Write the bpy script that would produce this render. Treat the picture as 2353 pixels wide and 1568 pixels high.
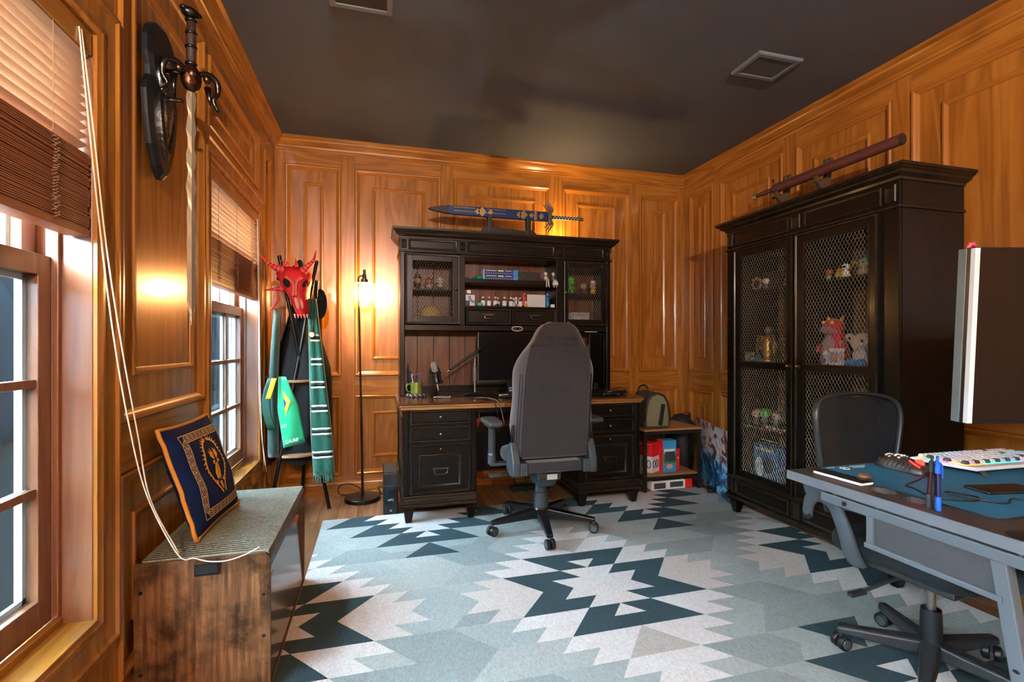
import bpy, bmesh, math, random
from mathutils import Vector, Matrix
random.seed(7)
SC = bpy.context.scene
for o in list(bpy.data.objects):
    bpy.data.objects.remove(o)
COL = SC.collection
PI = math.pi
# ------------------------------------------------------------------ camera, world, lights, exposure
F_PX, YAW = 1117.0, math.atan(307 / 1117)
cam_d = bpy.data.cameras.new('camera')
cam_d.sensor_fit = 'HORIZONTAL'
cam_d.sensor_width = 36
cam_d.lens = 36 * F_PX / 2353
cam_d.shift_y = 8 / 2353
cam_d.clip_start = 0.02
cam = bpy.data.objects.new('camera', cam_d)
cam.location = (0, 0, 1.171)
cam.rotation_euler = (PI / 2, 0, -YAW)
COL.objects.link(cam)
SC.camera = cam
vs = SC.view_settings
vs.view_transform = 'Standard'
vs.look = 'None'
vs.gamma = 1
vs.use_curve_mapping = False
vs.exposure = 0.95
wd = bpy.data.worlds.new('sky_world')
SC.world = wd
wd.use_nodes = True
wd.node_tree.nodes['Background'].inputs[0].default_value = (0.88, 0.95, 1.0, 1)
wd.node_tree.nodes['Background'].inputs[1].default_value = 92.0
SC.cycles.max_bounces = 10
SC.cycles.diffuse_bounces = 5
SC.cycles.transparent_max_bounces = 24
LAMP_E, FLASH_W, FILL_W, PUCK_W = 500.0, 560.0, 150.0, 22.0

# ------------------------------------------------------------------ materials
def lin(c):
    r = []
    for x in c[:3]:
        x = x / 255
        r.append(x / 12.92 if x <= .04045 else ((x + .055) / 1.055) ** 2.4)
    return (*r, 1)
MATS = {}
def mat(name, rgb, rough=.5, metal=0.0, spec=.5, coat=0.0, var=0.0, vscale=20, bump=0.0, bscale=200, emit=None, estr=0, alpha=1, sheen=0, stretch=None):
    if name in MATS:
        return MATS[name]
    m = bpy.data.materials.new(name)
    m.use_nodes = True
    nt = m.node_tree
    b = nt.nodes['Principled BSDF']
    b.inputs['Base Color'].default_value = lin(rgb)
    b.inputs['Roughness'].default_value = rough
    b.inputs['Metallic'].default_value = metal
    b.inputs['Specular IOR Level'].default_value = spec
    b.inputs['Coat Weight'].default_value = coat
    b.inputs['Coat Roughness'].default_value = .12
    if sheen:
        b.inputs['Sheen Weight'].default_value = sheen
    if emit:
        b.inputs['Emission Color'].default_value = lin(emit)
        b.inputs['Emission Strength'].default_value = estr
    if var or bump:
        tc = nt.nodes.new('ShaderNodeTexCoord')
        mp = nt.nodes.new('ShaderNodeMapping')
        nt.links.new(tc.outputs['Object'], mp.inputs[0])
        if stretch:
            mp.inputs['Scale'].default_value = stretch
    if var:
        n = nt.nodes.new('ShaderNodeTexNoise')
        n.inputs['Scale'].default_value = vscale
        n.inputs['Detail'].default_value = 4
        nt.links.new(mp.outputs[0], n.inputs[0])
        mx = nt.nodes.new('ShaderNodeMix')
        mx.data_type = 'RGBA'
        c = lin(rgb)
        mx.inputs[6].default_value = tuple(max(0, x * (1 - var)) for x in c[:3]) + (1,)
        mx.inputs[7].default_value = tuple(min(1, x * (1 + var)) for x in c[:3]) + (1,)
        nt.links.new(n.outputs[0], mx.inputs[0])
        nt.links.new(mx.outputs[2], b.inputs['Base Color'])
    if bump:
        n2 = nt.nodes.new('ShaderNodeTexNoise')
        n2.inputs['Scale'].default_value = bscale
        n2.inputs['Detail'].default_value = 3
        nt.links.new(mp.outputs[0], n2.inputs[0])
        bp = nt.nodes.new('ShaderNodeBump')
        bp.inputs['Strength'].default_value = bump
        bp.inputs['Distance'].default_value = .004
        nt.links.new(n2.outputs[0], bp.inputs['Height'])
        nt.links.new(bp.outputs[0], b.inputs['Normal'])
    MATS[name] = m
    return m
def wood(name, c0, c1, c2, axis='Z', rough=.3, coat=.3, scale=1.0, bump=.12, contrast=1.0, spec=.5):
    if name in MATS:
        return MATS[name]
    m = bpy.data.materials.new(name)
    m.use_nodes = True
    nt = m.node_tree
    N = nt.nodes.new
    L = nt.links.new
    b = nt.nodes['Principled BSDF']
    b.inputs['Coat Weight'].default_value = coat
    b.inputs['Coat Roughness'].default_value = .14
    b.inputs['Specular IOR Level'].default_value = spec
    tc = N('ShaderNodeTexCoord')
    oi = N('ShaderNodeObjectInfo')
    add = N('ShaderNodeVectorMath')
    add.operation = 'ADD'
    cmb = N('ShaderNodeCombineXYZ')
    mul = N('ShaderNodeMath')
    mul.operation = 'MULTIPLY'
    mul.inputs[1].default_value = 9.0
    L(oi.outputs['Random'], mul.inputs[0])
    for i in range(3):
        L(mul.outputs[0], cmb.inputs[i])
    L(tc.outputs['Object'], add.inputs[0])
    L(cmb.outputs[0], add.inputs[1])
    mp = N('ShaderNodeMapping')
    lo, hi = 1.4 * scale, 15 * scale
    mp.inputs['Scale'].default_value = {'Z': (hi, hi, lo), 'X': (lo, hi, hi), 'Y': (hi, lo, hi)}[axis]
    L(add.outputs[0], mp.inputs[0])
    n1 = N('ShaderNodeTexNoise')
    n1.inputs['Scale'].default_value = .55
    n1.inputs['Detail'].default_value = 2
    n1.inputs['Distortion'].default_value = .4
    L(mp.outputs[0], n1.inputs[0])
    rings = N('ShaderNodeMath')
    rings.operation = 'MULTIPLY'
    rings.inputs[1].default_value = 11
    L(n1.outputs[0], rings.inputs[0])
    fr = N('ShaderNodeMath')
    fr.operation = 'PINGPONG'
    fr.inputs[1].default_value = 1
    L(rings.outputs[0], fr.inputs[0])
    mp2 = N('ShaderNodeMapping')
    lo, hi = 6 * scale, 230 * scale
    mp2.inputs['Scale'].default_value = {'Z': (hi, hi, lo), 'X': (lo, hi, hi), 'Y': (hi, lo, hi)}[axis]
    L(add.outputs[0], mp2.inputs[0])
    n2 = N('ShaderNodeTexNoise')
    n2.inputs['Scale'].default_value = 1
    n2.inputs['Detail'].default_value = 3
    L(mp2.outputs[0], n2.inputs[0])
    mixf = N('ShaderNodeMix')
    mixf.inputs[0].default_value = .5
    L(fr.outputs[0], mixf.inputs[2])
    L(n2.outputs[0], mixf.inputs[3])
    cr = N('ShaderNodeValToRGB')
    e = cr.color_ramp.elements
    e[0].position = .5 - .38 * contrast
    e[0].color = lin(c0)
    e[1].position = .5 + .3 * contrast
    e[1].color = lin(c2)
    x = cr.color_ramp.elements.new(.5)
    x.color = lin(c1)
    L(mixf.outputs[0], cr.inputs[0])
    L(cr.outputs[0], b.inputs['Base Color'])
    b.inputs['Roughness'].default_value = rough
    bp = N('ShaderNodeBump')
    bp.inputs['Strength'].default_value = bump
    bp.inputs['Distance'].default_value = .002
    L(n2.outputs[0], bp.inputs['Height'])
    L(bp.outputs[0], b.inputs['Normal'])
    MATS[name] = m
    return m
def glassy(name, tint=(255, 255, 255), trans=.9, rough=.05):
    if name in MATS:
        return MATS[name]
    m = bpy.data.materials.new(name)
    m.use_nodes = True
    nt = m.node_tree
    out = nt.nodes['Material Output']
    tr = nt.nodes.new('ShaderNodeBsdfTransparent')
    tr.inputs[0].default_value = lin(tint)
    gl = nt.nodes.new('ShaderNodeBsdfGlossy')
    gl.inputs['Roughness'].default_value = rough
    lw = nt.nodes.new('ShaderNodeLayerWeight')
    lw.inputs[0].default_value = .5
    pw_ = nt.nodes.new('ShaderNodeMath')
    pw_.operation = 'POWER'
    pw_.inputs[1].default_value = 5
    nt.links.new(lw.outputs['Facing'], pw_.inputs[0])
    ad = nt.nodes.new('ShaderNodeMath')
    ad.operation = 'MULTIPLY_ADD'
    ad.inputs[1].default_value = .55
    ad.inputs[2].default_value = 1 - trans
    ad.use_clamp = True
    nt.links.new(pw_.outputs[0], ad.inputs[0])
    mx = nt.nodes.new('ShaderNodeMixShader')
    nt.links.new(ad.outputs[0], mx.inputs[0])
    nt.links.new(tr.outputs[0], mx.inputs[1])
    nt.links.new(gl.outputs[0], mx.inputs[2])
    nt.links.new(mx.outputs[0], out.inputs[0])
    MATS[name] = m
    return m
OK = dict(c0=(120, 70, 20), c1=(158, 98, 33), c2=(175, 116, 46), contrast=1.4)
OAKV = wood('oak_upright', **OK, axis='Z', rough=.27)
OAKX = wood('oak_along_x', **OK, axis='X', rough=.27)
OAKY = wood('oak_along_y', **OK, axis='Y', rough=.27)
OAKM = mat('oak_moulding', (162, 101, 36), .27, coat=.3, var=.1, vscale=9)
SASH = wood('sash_wood', (108, 66, 40), (124, 78, 50), (136, 88, 58), axis='Z', rough=.35, bump=.05)
BLACK = wood('espresso_black', (12, 10, 8), (16, 13, 10), (21, 17, 13), axis='Z', rough=.33, coat=.05, bump=.05, spec=.22)
EDGE = wood('espresso_rubbed', (22, 17, 12), (32, 25, 18), (48, 37, 26), axis='X', rough=.36, coat=.05, bump=.05, spec=.3)
WHITE_P = mat('white_vinyl', (226, 228, 226), .4)
BRASS = mat('antique_brass', (150, 138, 112), .3, 1.0)
STEEL = mat('brushed_steel', (190, 188, 186), .28, 1.0)
GUN = mat('dark_metal', (62, 64, 66), .35, .9)
PLASTIC = mat('black_plastic', (22, 23, 25), .45, bump=.05, bscale=900)
GPLASTIC = mat('grey_plastic', (70, 76, 80), .45, bump=.06, bscale=900)
GLASS = glassy('window_glass', (235, 245, 248), .96)

# ------------------------------------------------------------------ mesh helpers
class MB:
    def __init__(s):
        s.v, s.f, s.mi, s.cur = [], [], [], 0
    def add(s, vs_, fs_):
        k = len(s.v)
        s.v += [tuple(p) for p in vs_]
        s.f += [tuple(i + k for i in f) for f in fs_]
        s.mi += [s.cur] * len(fs_)
        return s
    def box(s, x0, x1, y0, y1, z0, z1, M=None):
        vs_ = [(x, y, z) for z in (z0, z1) for y in (y0, y1) for x in (x0, x1)]
        if M is not None:
            vs_ = [M @ Vector(p) for p in vs_]
        return s.add(vs_, [(0, 2, 3, 1), (4, 5, 7, 6), (0, 1, 5, 4), (2, 6, 7, 3), (0, 4, 6, 2), (1, 3, 7, 5)])
    def taper(s, x0, x1, y0, y1, z0, X0, X1, Y0, Y1, z1):
        vs_ = [(x0, y0, z0), (x1, y0, z0), (x1, y1, z0), (x0, y1, z0), (X0, Y0, z1), (X1, Y0, z1), (X1, Y1, z1), (X0, Y1, z1)]
        return s.add(vs_, [(3, 2, 1, 0), (4, 5, 6, 7), (0, 1, 5, 4), (1, 2, 6, 5), (2, 3, 7, 6), (3, 0, 4, 7)])
    def cyl(s, p0, p1, r0, r1=None, n=12, caps=True):
        r1 = r0 if r1 is None else r1
        return s.tube([p0, p1], [r0, r1], n, caps)
    def tube(s, path, r, n=8, caps=True, flat=1.0, up=None):
        P = [Vector(p) for p in path]
        R = r if isinstance(r, (list, tuple)) else [r] * len(P)
        k = len(s.v)
        fs_ = []
        vs_ = []
        t0 = (P[1] - P[0]).normalized()
        ref = Vector(up) if up else (Vector((0, 0, 1)) if abs(t0.z) < .9 else Vector((1, 0, 0)))
        u = t0.cross(ref).normalized()
        for i, p in enumerate(P):
            t = (P[min(i + 1, len(P) - 1)] - P[max(i - 1, 0)])
            t = t.normalized() if t.length > 1e-9 else t0
            u = (u - t * u.dot(t))
            u = u.normalized() if u.length > 1e-6 else t.orthogonal().normalized()
            w = t.cross(u)
            for j in range(n):
                a = 2 * PI * j / n
                vs_.append(p + (u * math.cos(a) + w * math.sin(a) * flat) * R[i])
        for i in range(len(P) - 1):
            for j in range(n):
                a, b = i * n + j, i * n + (j + 1) % n
                fs_.append((a, b, b + n, a + n))
        if caps:
            fs_.append(tuple(range(n - 1, -1, -1)))
            m = (len(P) - 1) * n
            fs_.append(tuple(range(m, m + n)))
        return s.add(vs_, fs_)
    def lathe(s, prof, n=20, c=(0, 0, 0), M=None, a0=0, a1=2 * PI):
        vs_, fs_ = [], []
        full = abs(a1 - a0 - 2 * PI) < 1e-6
        m = n if full else n + 1
        for r, z in prof:
            for j in range(m):
                a = a0 + (a1 - a0) * j / n
                p = Vector((r * math.cos(a), r * math.sin(a), z))
                if M is not None:
                    p = M @ p
                vs_.append(p + Vector(c))
        for i in range(len(prof) - 1):
            for j in range(n):
                a, b = i * m + j, i * m + (j + 1) % m
                fs_.append((a, b, b + m, a + m))
        return s.add(vs_, fs_)
    def ball(s, c, r, n=14, k=8, M=None):
        r = r if isinstance(r, (list, tuple)) else (r, r, r)
        vs_, fs_ = [], []
        for i in range(k + 1):
            t = PI * i / k - PI / 2
            for j in range(n):
                a = 2 * PI * j / n
                p = Vector((r[0] * math.cos(t) * math.cos(a), r[1] * math.cos(t) * math.sin(a), r[2] * math.sin(t)))
                if M is not None:
                    p = M @ p
                vs_.append(p + Vector(c))
        for i in range(k):
            for j in range(n):
                a, b = i * n + j, i * n + (j + 1) % n
                fs_.append((a, b, b + n, a + n))
        return s.add(vs_, fs_)
    def prism(s, poly, fn, h0, h1):
        n = len(poly)
        vs_ = [fn(a, b, h0) for a, b in poly] + [fn(a, b, h1) for a, b in poly]
        fs_ = [tuple(range(n - 1, -1, -1)), tuple(range(n, 2 * n))]
        fs_ += [(i, (i + 1) % n, (i + 1) % n + n, i + n) for i in range(n)]
        return s.add(vs_, fs_)
    def frame(s, fn, a0, a1, b0, b1, prof):
        vs_, fs_ = [], []
        for ins, h in prof:
            vs_ += [fn(a0 + ins, b0 + ins, h), fn(a1 - ins, b0 + ins, h), fn(a1 - ins, b1 - ins, h), fn(a0 + ins, b1 - ins, h)]
        for i in range(len(prof) - 1):
            for j in range(4):
                fs_.append((i * 4 + j, i * 4 + (j + 1) % 4, i * 4 + 4 + (j + 1) % 4, i * 4 + 4 + j))
        return s.add(vs_, fs_)
    def grid(s, rows, close=False, capends=False):
        n = len(rows[0])
        vs_ = [p for r in rows for p in r]
        fs_ = []
        for i in range(len(rows) - 1):
            for j in range(n if close else n - 1):
                a, b = i * n + j, i * n + (j + 1) % n
                fs_.append((a, b, b + n, a + n))
        if capends:
            fs_.append(tuple(range(n - 1, -1, -1)))
            m = (len(rows) - 1) * n
            fs_.append(tuple(range(m, m + n)))
        return s.add(vs_, fs_)
    def mesh(s, name):
        me = bpy.data.meshes.new(name)
        me.from_pydata([tuple(p) for p in s.v], [], s.f)
        me.polygons.foreach_set('material_index', s.mi)
        bm = bmesh.new()
        bm.from_mesh(me)
        bmesh.ops.recalc_face_normals(bm, faces=bm.faces)
        bm.to_mesh(me)
        bm.free()
        return me
    def build(s, name, m, parent=None, smooth=False, bevel=0, sub=0, solid=0, seg=2):
        me = s.mesh(name)
        for x in (m if isinstance(m, (list, tuple)) else [m]):
            me.materials.append(x)
        o = bpy.data.objects.new(name, me)
        COL.objects.link(o)
        if parent is not None:
            o.parent = parent
        if smooth:
            me.shade_smooth()
            if smooth is not True:
                me.set_sharp_from_angle(angle=math.radians(smooth))
        if solid:
            d = o.modifiers.new('solid', 'SOLIDIFY')
            d.thickness = solid
            d.offset = 0
        if bevel:
            d = o.modifiers.new('bevel', 'BEVEL')
            d.width = bevel
            d.segments = seg
            d.limit_method = 'ANGLE'
            d.angle_limit = math.radians(40)
            d.harden_normals = False
        if sub:
            d = o.modifiers.new('sub', 'SUBSURF')
            d.levels = d.render_levels = sub
        return o
def slab(w, d, z0, z1, r=.06, e=.02, cx=0, cy=0, n=7):
    """cushion-like slab: rounded outline, rounded rims"""
    q = MB()
    rows = []
    prof = [(e, z0), (e * .3, z0 + e * .3), (0, z0 + e), (0, z1 - e), (e * .3, z1 - e * .3), (e, z1), (e * 2.2, z1 + e * .15)]
    for ins, z in prof:
        row = []
        for sx, sy, a0 in ((1, 1, 0), (-1, 1, PI / 2), (-1, -1, PI), (1, -1, PI * 1.5)):
            for i in range(n):
                a = a0 + i / (n - 1) * PI / 2
                rr = max(r - ins, .004)
                row.append((cx + sx * (w - r) + rr * math.cos(a), cy + sy * (d - r) + rr * math.sin(a), z))
        rows.append(row)
    return q.grid(rows, close=True, capends=True)
def tag(o, label, cat, group=None, kind=None):
    o['label'] = label
    o['category'] = cat
    if group:
        o['group'] = group
    if kind:
        o['kind'] = kind
    return o
def thing(name, label, cat, loc=(0, 0, 0), rz=0, group=None, rot=None):
    o = bpy.data.objects.new(name, None)
    o.empty_display_size = .05
    COL.objects.link(o)
    o.location = loc
    o.rotation_euler = rot if rot else (0, 0, rz)
    return tag(o, label, cat, group)
def structure(o):
    o['kind'] = 'structure'
    return o
def copy_tree(o, parent=None):
    c = o.copy()
    COL.objects.link(c)
    if parent is not None:
        c.parent = parent
    for ch in [x for x in bpy.data.objects if x.parent == o]:
        copy_tree(ch, c)
    return c
def part(name, m, parent, *boxes, bevel=.0015, **kw):
    b = MB()
    for x in boxes:
        b.box(*x)
    return b.build(name, m, parent, bevel=bevel, **kw)
def text_obj(name, s, size, M, m, parent, extrude=.0006, align='CENTER', flip=False):
    cu = bpy.data.curves.new(name, 'FONT')
    cu.body = s
    cu.size = size
    cu.extrude = extrude
    cu.align_x = align
    cu.align_y = 'CENTER'
    t = bpy.data.objects.new('tmp', cu)
    COL.objects.link(t)
    bpy.context.view_layer.update()
    me = bpy.data.meshes.new_from_object(t)
    bpy.data.objects.remove(t)
    bpy.data.curves.remove(cu)
    if flip:
        me.transform(Matrix.Diagonal((-1, 1, 1, 1)))
    me.transform(M)
    me.name = name
    me.materials.clear()
    me.materials.append(m)
    o = bpy.data.objects.new(name, me)
    COL.objects.link(o)
    if parent is not None:
        o.parent = parent
    return o
def basis(o, x, y):
    x, y = Vector(x).normalized(), Vector(y).normalized()
    z = x.cross(y)
    return Matrix(((x.x, y.x, z.x, o[0]), (x.y, y.y, z.y, o[1]), (x.z, y.z, z.z, o[2]), (0, 0, 0, 1)))
# ------------------------------------------------------------------ the room shell
XL, XR, YB, YF, H = -.756, 2.794, 4.0, -2.1, 2.74
REC = .012                                   # stiles and rails stand proud of the panels
def WL(s, z, h): return (XL - REC + h, s, z)
def WB(s, z, h): return (s, YB + REC - h, z)
def WR(s, z, h): return (XR + REC - h, s, z)
def WF(s, z, h): return (s, YF - REC + h, z)
OUTER = [(-.001, REC - .006), (.003, REC - .008), (.003, REC + .007), (.008, REC + .012), (.016, REC + .011), (.021, REC + .005), (.028, REC + .001), (.033, .009), (.037, .006), (.037, 0)]
INNER = [(0, 0), (0, .007), (.004, .012), (.012, .013), (.019, .008), (.025, .005), (.026, 0)]
def face_box(fn, a0, a1, b0, b1, h0, h1):
    m = MB()
    vs_ = [fn(a, b, h) for h in (h0, h1) for b in (b0, b1) for a in (a0, a1)]
    m.add(vs_, [(0, 2, 3, 1), (4, 5, 7, 6), (0, 1, 5, 4), (2, 6, 7, 3), (0, 4, 6, 2), (1, 3, 7, 5)])
    return m
def board(name, fn, m, parent, a0, a1, b0, b1, h0=-.004, h1=REC, bevel=.0012):
    return face_box(fn, a0, a1, b0, b1, h0, h1).build(name, m, parent, bevel=bevel, seg=1)
def panel_set(fn, wall, a0, a1, b0, b1, inner=.125, innerb=.13, horiz=None):
    board('panel', fn, OAKV, wall, a0 - .012, a1 + .012, b0 - .012, b1 + .012, -.015, 0, 0)
    MB().frame(fn, a0, a1, b0, b1, OUTER).build('panel_moulding', OAKM, wall, smooth=30)
    if inner is not None:
        MB().frame(fn, a0 + inner, a1 - inner, b0 + innerb, b1 - innerb, INNER).build('inner_moulding', OAKM, wall, smooth=30)
def wall_root(name, *boxes):
    m = MB()
    for b in boxes:
        m.box(*b)
    return structure(m.build(name, OAKV))
T = .16
# back wall --------------------------------------------------------------------
wb = wall_root('wall_back', (XL - T, XR + T, YB + .027, YB + T, 0, H))
PB = [(-.681, -.279), (-.179, .494), (.598, 1.448), (1.557, 2.215), (2.309, 2.721)]
for i, (a, b) in enumerate(PB):
    panel_set(WB, wb, a, b, .922, 2.545, [.13, .13, .133, .14, .13][i])
    panel_set(WB, wb, a, b, .147, .775, [.13, .13, .133, .14, .13][i], .135)
xs = [XL] + [x for p in PB for x in p] + [XR]
for i in range(0, len(xs), 2):
    board('stile', WB, OAKV, wb, xs[i], xs[i + 1], 0, 2.70)
for (a, b) in PB:
    board('rail', WB, OAKX, wb, a, b, 2.545, 2.70)
    board('rail', WB, OAKX, wb, a, b, .775, .922)
    board('rail', WB, OAKX, wb, a, b, 0, .147)
# right wall -------------------------------------------------------------------
wr = wall_root('wall_right', (XR + .027, XR + T, YF, YB + T, 0, H))
PR = [(3.589, 3.923), (2.839, 3.50), (2.075, 2.727), (.98, 1.973), (-.1, .88), (-1.2, -.2), (-2.0, -1.3)]
for i, (a, b) in enumerate(PR):
    inn = .12 if i == 0 else .135 if i < 3 else .146
    panel_set(WR, wr, a, b, .922, 2.55, inn)
    panel_set(WR, wr, a, b, .147, .765, inn, .135)
    board('rail', WR, OAKY, wr, a, b, 2.55, 2.70)
    board('rail', WR, OAKY, wr, a, b, .765, .922)
    board('rail', WR, OAKY, wr, a, b, 0, .147)
ys = sorted([YF] + [x for p in PR for x in p] + [YB])
for i in range(0, len(ys), 2):
    board('stile', WR, OAKV, wr, ys[i], ys[i + 1], 0, 2.70)
# left wall: two window openings in view, one added behind the camera --------------------------------------------
WZ0, WZ1 = .415, 2.02
WIN = [(2.528, 3.49), (.62, 1.59), (-1.35, -.38)]
bx = []
HOLE = [(a - .006, b + .006) for a, b in WIN]
edges = sorted([YF] + [y for w in HOLE for y in w] + [YB + T])
for i in range(0, len(edges), 2):
    bx.append((XL - T, XL - .027, edges[i], edges[i + 1], 0, H))
for a, b in HOLE:
    bx.append((XL - T, XL - .027, a, b, 0, WZ0 - .006))
    bx.append((XL - T, XL - .027, a, b, WZ1 + .006, H))
wl = wall_root('wall_left', *bx)
def left_panel(a, b, z0, z1, inn, innb):
    panel_set(WL, wl, a, b, z0, z1, inn, innb)
left_panel(1.722, 2.464, .926, 2.535, .105, .145)
left_panel(1.722, 2.464, .147, .775, .105, .14)
left_panel(3.655, 3.85, .922, 2.51, .075, .13)
left_panel(3.655, 3.85, .147, .775, .075, .13)
left_panel(2.525, 3.5, 2.175, 2.51, .13, .10)
left_panel(2.56, 3.46, .147, .27, None, 0)
left_panel(.62, 1.59, 2.24, 2.535, .11, .09)
left_panel(.66, 1.55, .147, .27, None, 0)
left_panel(-.22, .46, .926, 2.535, .105, .145)
left_panel(-.22, .46, .147, .775, .105, .14)
left_panel(-2.0, -1.52, .147, 2.535, .1, .145)
for a, b, z0, z1 in [(3.85, YB, 0, 2.7), (3.62, 3.655, 0, 2.7), (2.464, 2.528, 0, 2.7), (1.705, 1.722, 0, 2.7), (.46, .5, 0, 2.7), (-.26, -.22, 0, 2.7), (-1.52, -1.35, 0, 2.7), (YF, -2.0, 0, 2.7)]:
    board('stile', WL, OAKV, wl, a, b, z0, z1)
for a, b in [(1.722, 2.464), (-.22, .46)]:
    board('rail', WL, OAKY, wl, a, b, 2.535, 2.70)
    board('rail', WL, OAKY, wl, a, b, .775, .926)
    board('rail', WL, OAKY, wl, a, b, 0, .147)
board('rail', WL, OAKY, wl, 3.655, 3.85, 2.51, 2.70)
board('rail', WL, OAKY, wl, 3.655, 3.85, .775, .922)
board('rail', WL, OAKY, wl, 3.655, 3.85, 0, .147)
board('rail', WL, OAKY, wl, 2.528, 3.62, 2.51, 2.70)
board('rail', WL, OAKY, wl, 2.528, 3.62, 2.02, 2.175)
board('stile', WL, OAKV, wl, 3.5, 3.62, 2.175, 2.51)
board('rail', WL, OAKY, wl, .5, 1.705, 2.535, 2.70)
board('rail', WL, OAKY, wl, .5, 1.705, 2.02, 2.24)
board('rail', WL, OAKY, wl, -1.35, -.26, 2.02, 2.70)
for a, b in ((.5, .62), (1.59, 1.705)):
    board('stile', WL, OAKV, wl, a, b, 2.24, 2.535)
for a, b in ((2.528, 3.62), (.5, 1.705), (-1.35, -.26)):
    board('rail', WL, OAKY, wl, a, b, 0, .147)
    board('rail', WL, OAKY, wl, a, b, .27, .415)
    board('stile', WL, OAKV, wl, a, a + .06, .147, .27)
    board('stile', WL, OAKV, wl, b - .155, b, .147, .27)
# wall behind the camera ------------------------------------------------------------
wf = wall_root('wall_front', (XL - T, XR + T, YF - T, YF - .027, 0, H))
for a, b in ((-.6, .3), (.42, 1.5), (1.62, 2.66)):
    panel_set(WF, wf, a, b, .922, 2.545)
    panel_set(WF, wf, a, b, .147, .775)
    board('rail', WF, OAKX, wf, a, b, 2.545, 2.7)
    board('rail', WF, OAKX, wf, a, b, .775, .922)
    board('rail', WF, OAKX, wf, a, b, 0, .147)
for a, b in ((XL, -.6), (.3, .42), (1.5, 1.62), (2.66, XR)):
    board('stile', WF, OAKV, wf, a, b, 0, 2.7)
# ceiling, crown, baseboards ------------------------------------------------------------
CEIL = mat('charcoal_ceiling', (80, 86, 94), .75, var=.12, vscale=2.2, bump=.25, bscale=160)
ceil = structure(part('ceiling', CEIL, None, (XL - T, XR + T, YF - T, YB + T, H, H + .1), bevel=0))
CROWN = [(-.01, 2.645), (.008, 2.645), (.012, 2.652), (.012, 2.660), (.020, 2.664), (.024, 2.676), (.040, 2.690), (.052, 2.704), (.055, 2.714), (.062, 2.718), (.072, 2.724), (.072, 2.741)]
BASE = [(-.01, .112), (.004, .112), (.009, .104), (.010, .094), (.015, .085), (.016, .022), (.026, .016), (.028, 0)]
def run(name, prof, side, m):
    rows = []
    for d, z in prof:
        c = {'back': ((XL + d, YB - d, z), (XR - d, YB - d, z)), 'right': ((XR - d, YB - d, z), (XR - d, YF + d, z)),
             'left': ((XL + d, YF + d, z), (XL + d, YB - d, z)), 'front': ((XR - d, YF + d, z), (XL + d, YF + d, z))}[side]
        rows.append(c)
    return structure(MB().grid(rows).build(name, m, smooth=25))
for i, sd in enumerate(('back', 'right', 'left', 'front')):
    run('trim_%d' % (i + 1), CROWN, sd, OAKX if sd in ('back', 'front') else OAKY)
    run('baseboard_' + sd, BASE, sd, OAKX if sd in ('back', 'front') else OAKY)
# floor: boards running towards the back wall ------------------------------------------------
FLW = wood('floor_boards', (104, 70, 46), (134, 94, 64), (156, 114, 82), axis='Y', rough=.33, coat=.15, scale=.8)
fl = structure(part('floor', mat('subfloor', (60, 42, 30), .8), None, (XL - T, XR + T, YF - T, YB + T, -.06, -.012), bevel=0))
bw, gap = .127, .0015
me_plank = {}
x = XL - .02
ci = 0
while x < XR + .02:
    y = YF - .1 - random.random() * .8
    while y < YB + .05:
        ln = random.choice((.95, 1.25, 1.55))
        key = ln
        if key not in me_plank:
            b = MB().box(0, bw - gap, 0, ln - gap, -.012, 0)
            me_plank[key] = b.mesh('plank')
            me_plank[key].materials.append(FLW)
        o = bpy.data.objects.new('plank', me_plank[key])
        COL.objects.link(o)
        o.location = (x, y, random.uniform(-.0006, 0))
        o.parent = fl
        y += ln
    x += bw
# ceiling speaker and vent ------------------------------------------------------------
SPK = mat('speaker_frame', (104, 110, 116), .6)
def ceiling_box(name, label, cat, x0, x1, y0, y1, gr):
    t = thing(name, label, cat, ((x0 + x1) / 2, (y0 + y1) / 2, H))
    a, b = (x1 - x0) / 2, (y1 - y0) / 2
    fn = lambda p, q, h: (p, q, -h)
    MB().frame(fn, -a, a, -b, b, [(0, 0), (0, .012), (.006, .016), (.028, .016), (.03, .012), (.03, .002)]).build('frame', SPK, t)
    part('grille', gr, t, (-a + .03, a - .03, -b + .03, b - .03, -.011, -.002))
    return t
GRL = mat('speaker_grille', (66, 72, 80), .7, bump=.4, bscale=700)
ceiling_box('ceiling_speaker', 'square dark grille speaker set in ceiling near right wall', 'speaker', 1.958, 2.248, 2.147, 2.368, GRL)
ceiling_box('ceiling_vent', 'dark square grille in black ceiling at top edge of photo', 'vent', -.218, .067, 2.09, 2.375, mat('vent_grille', (20, 20, 21), .7))
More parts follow.
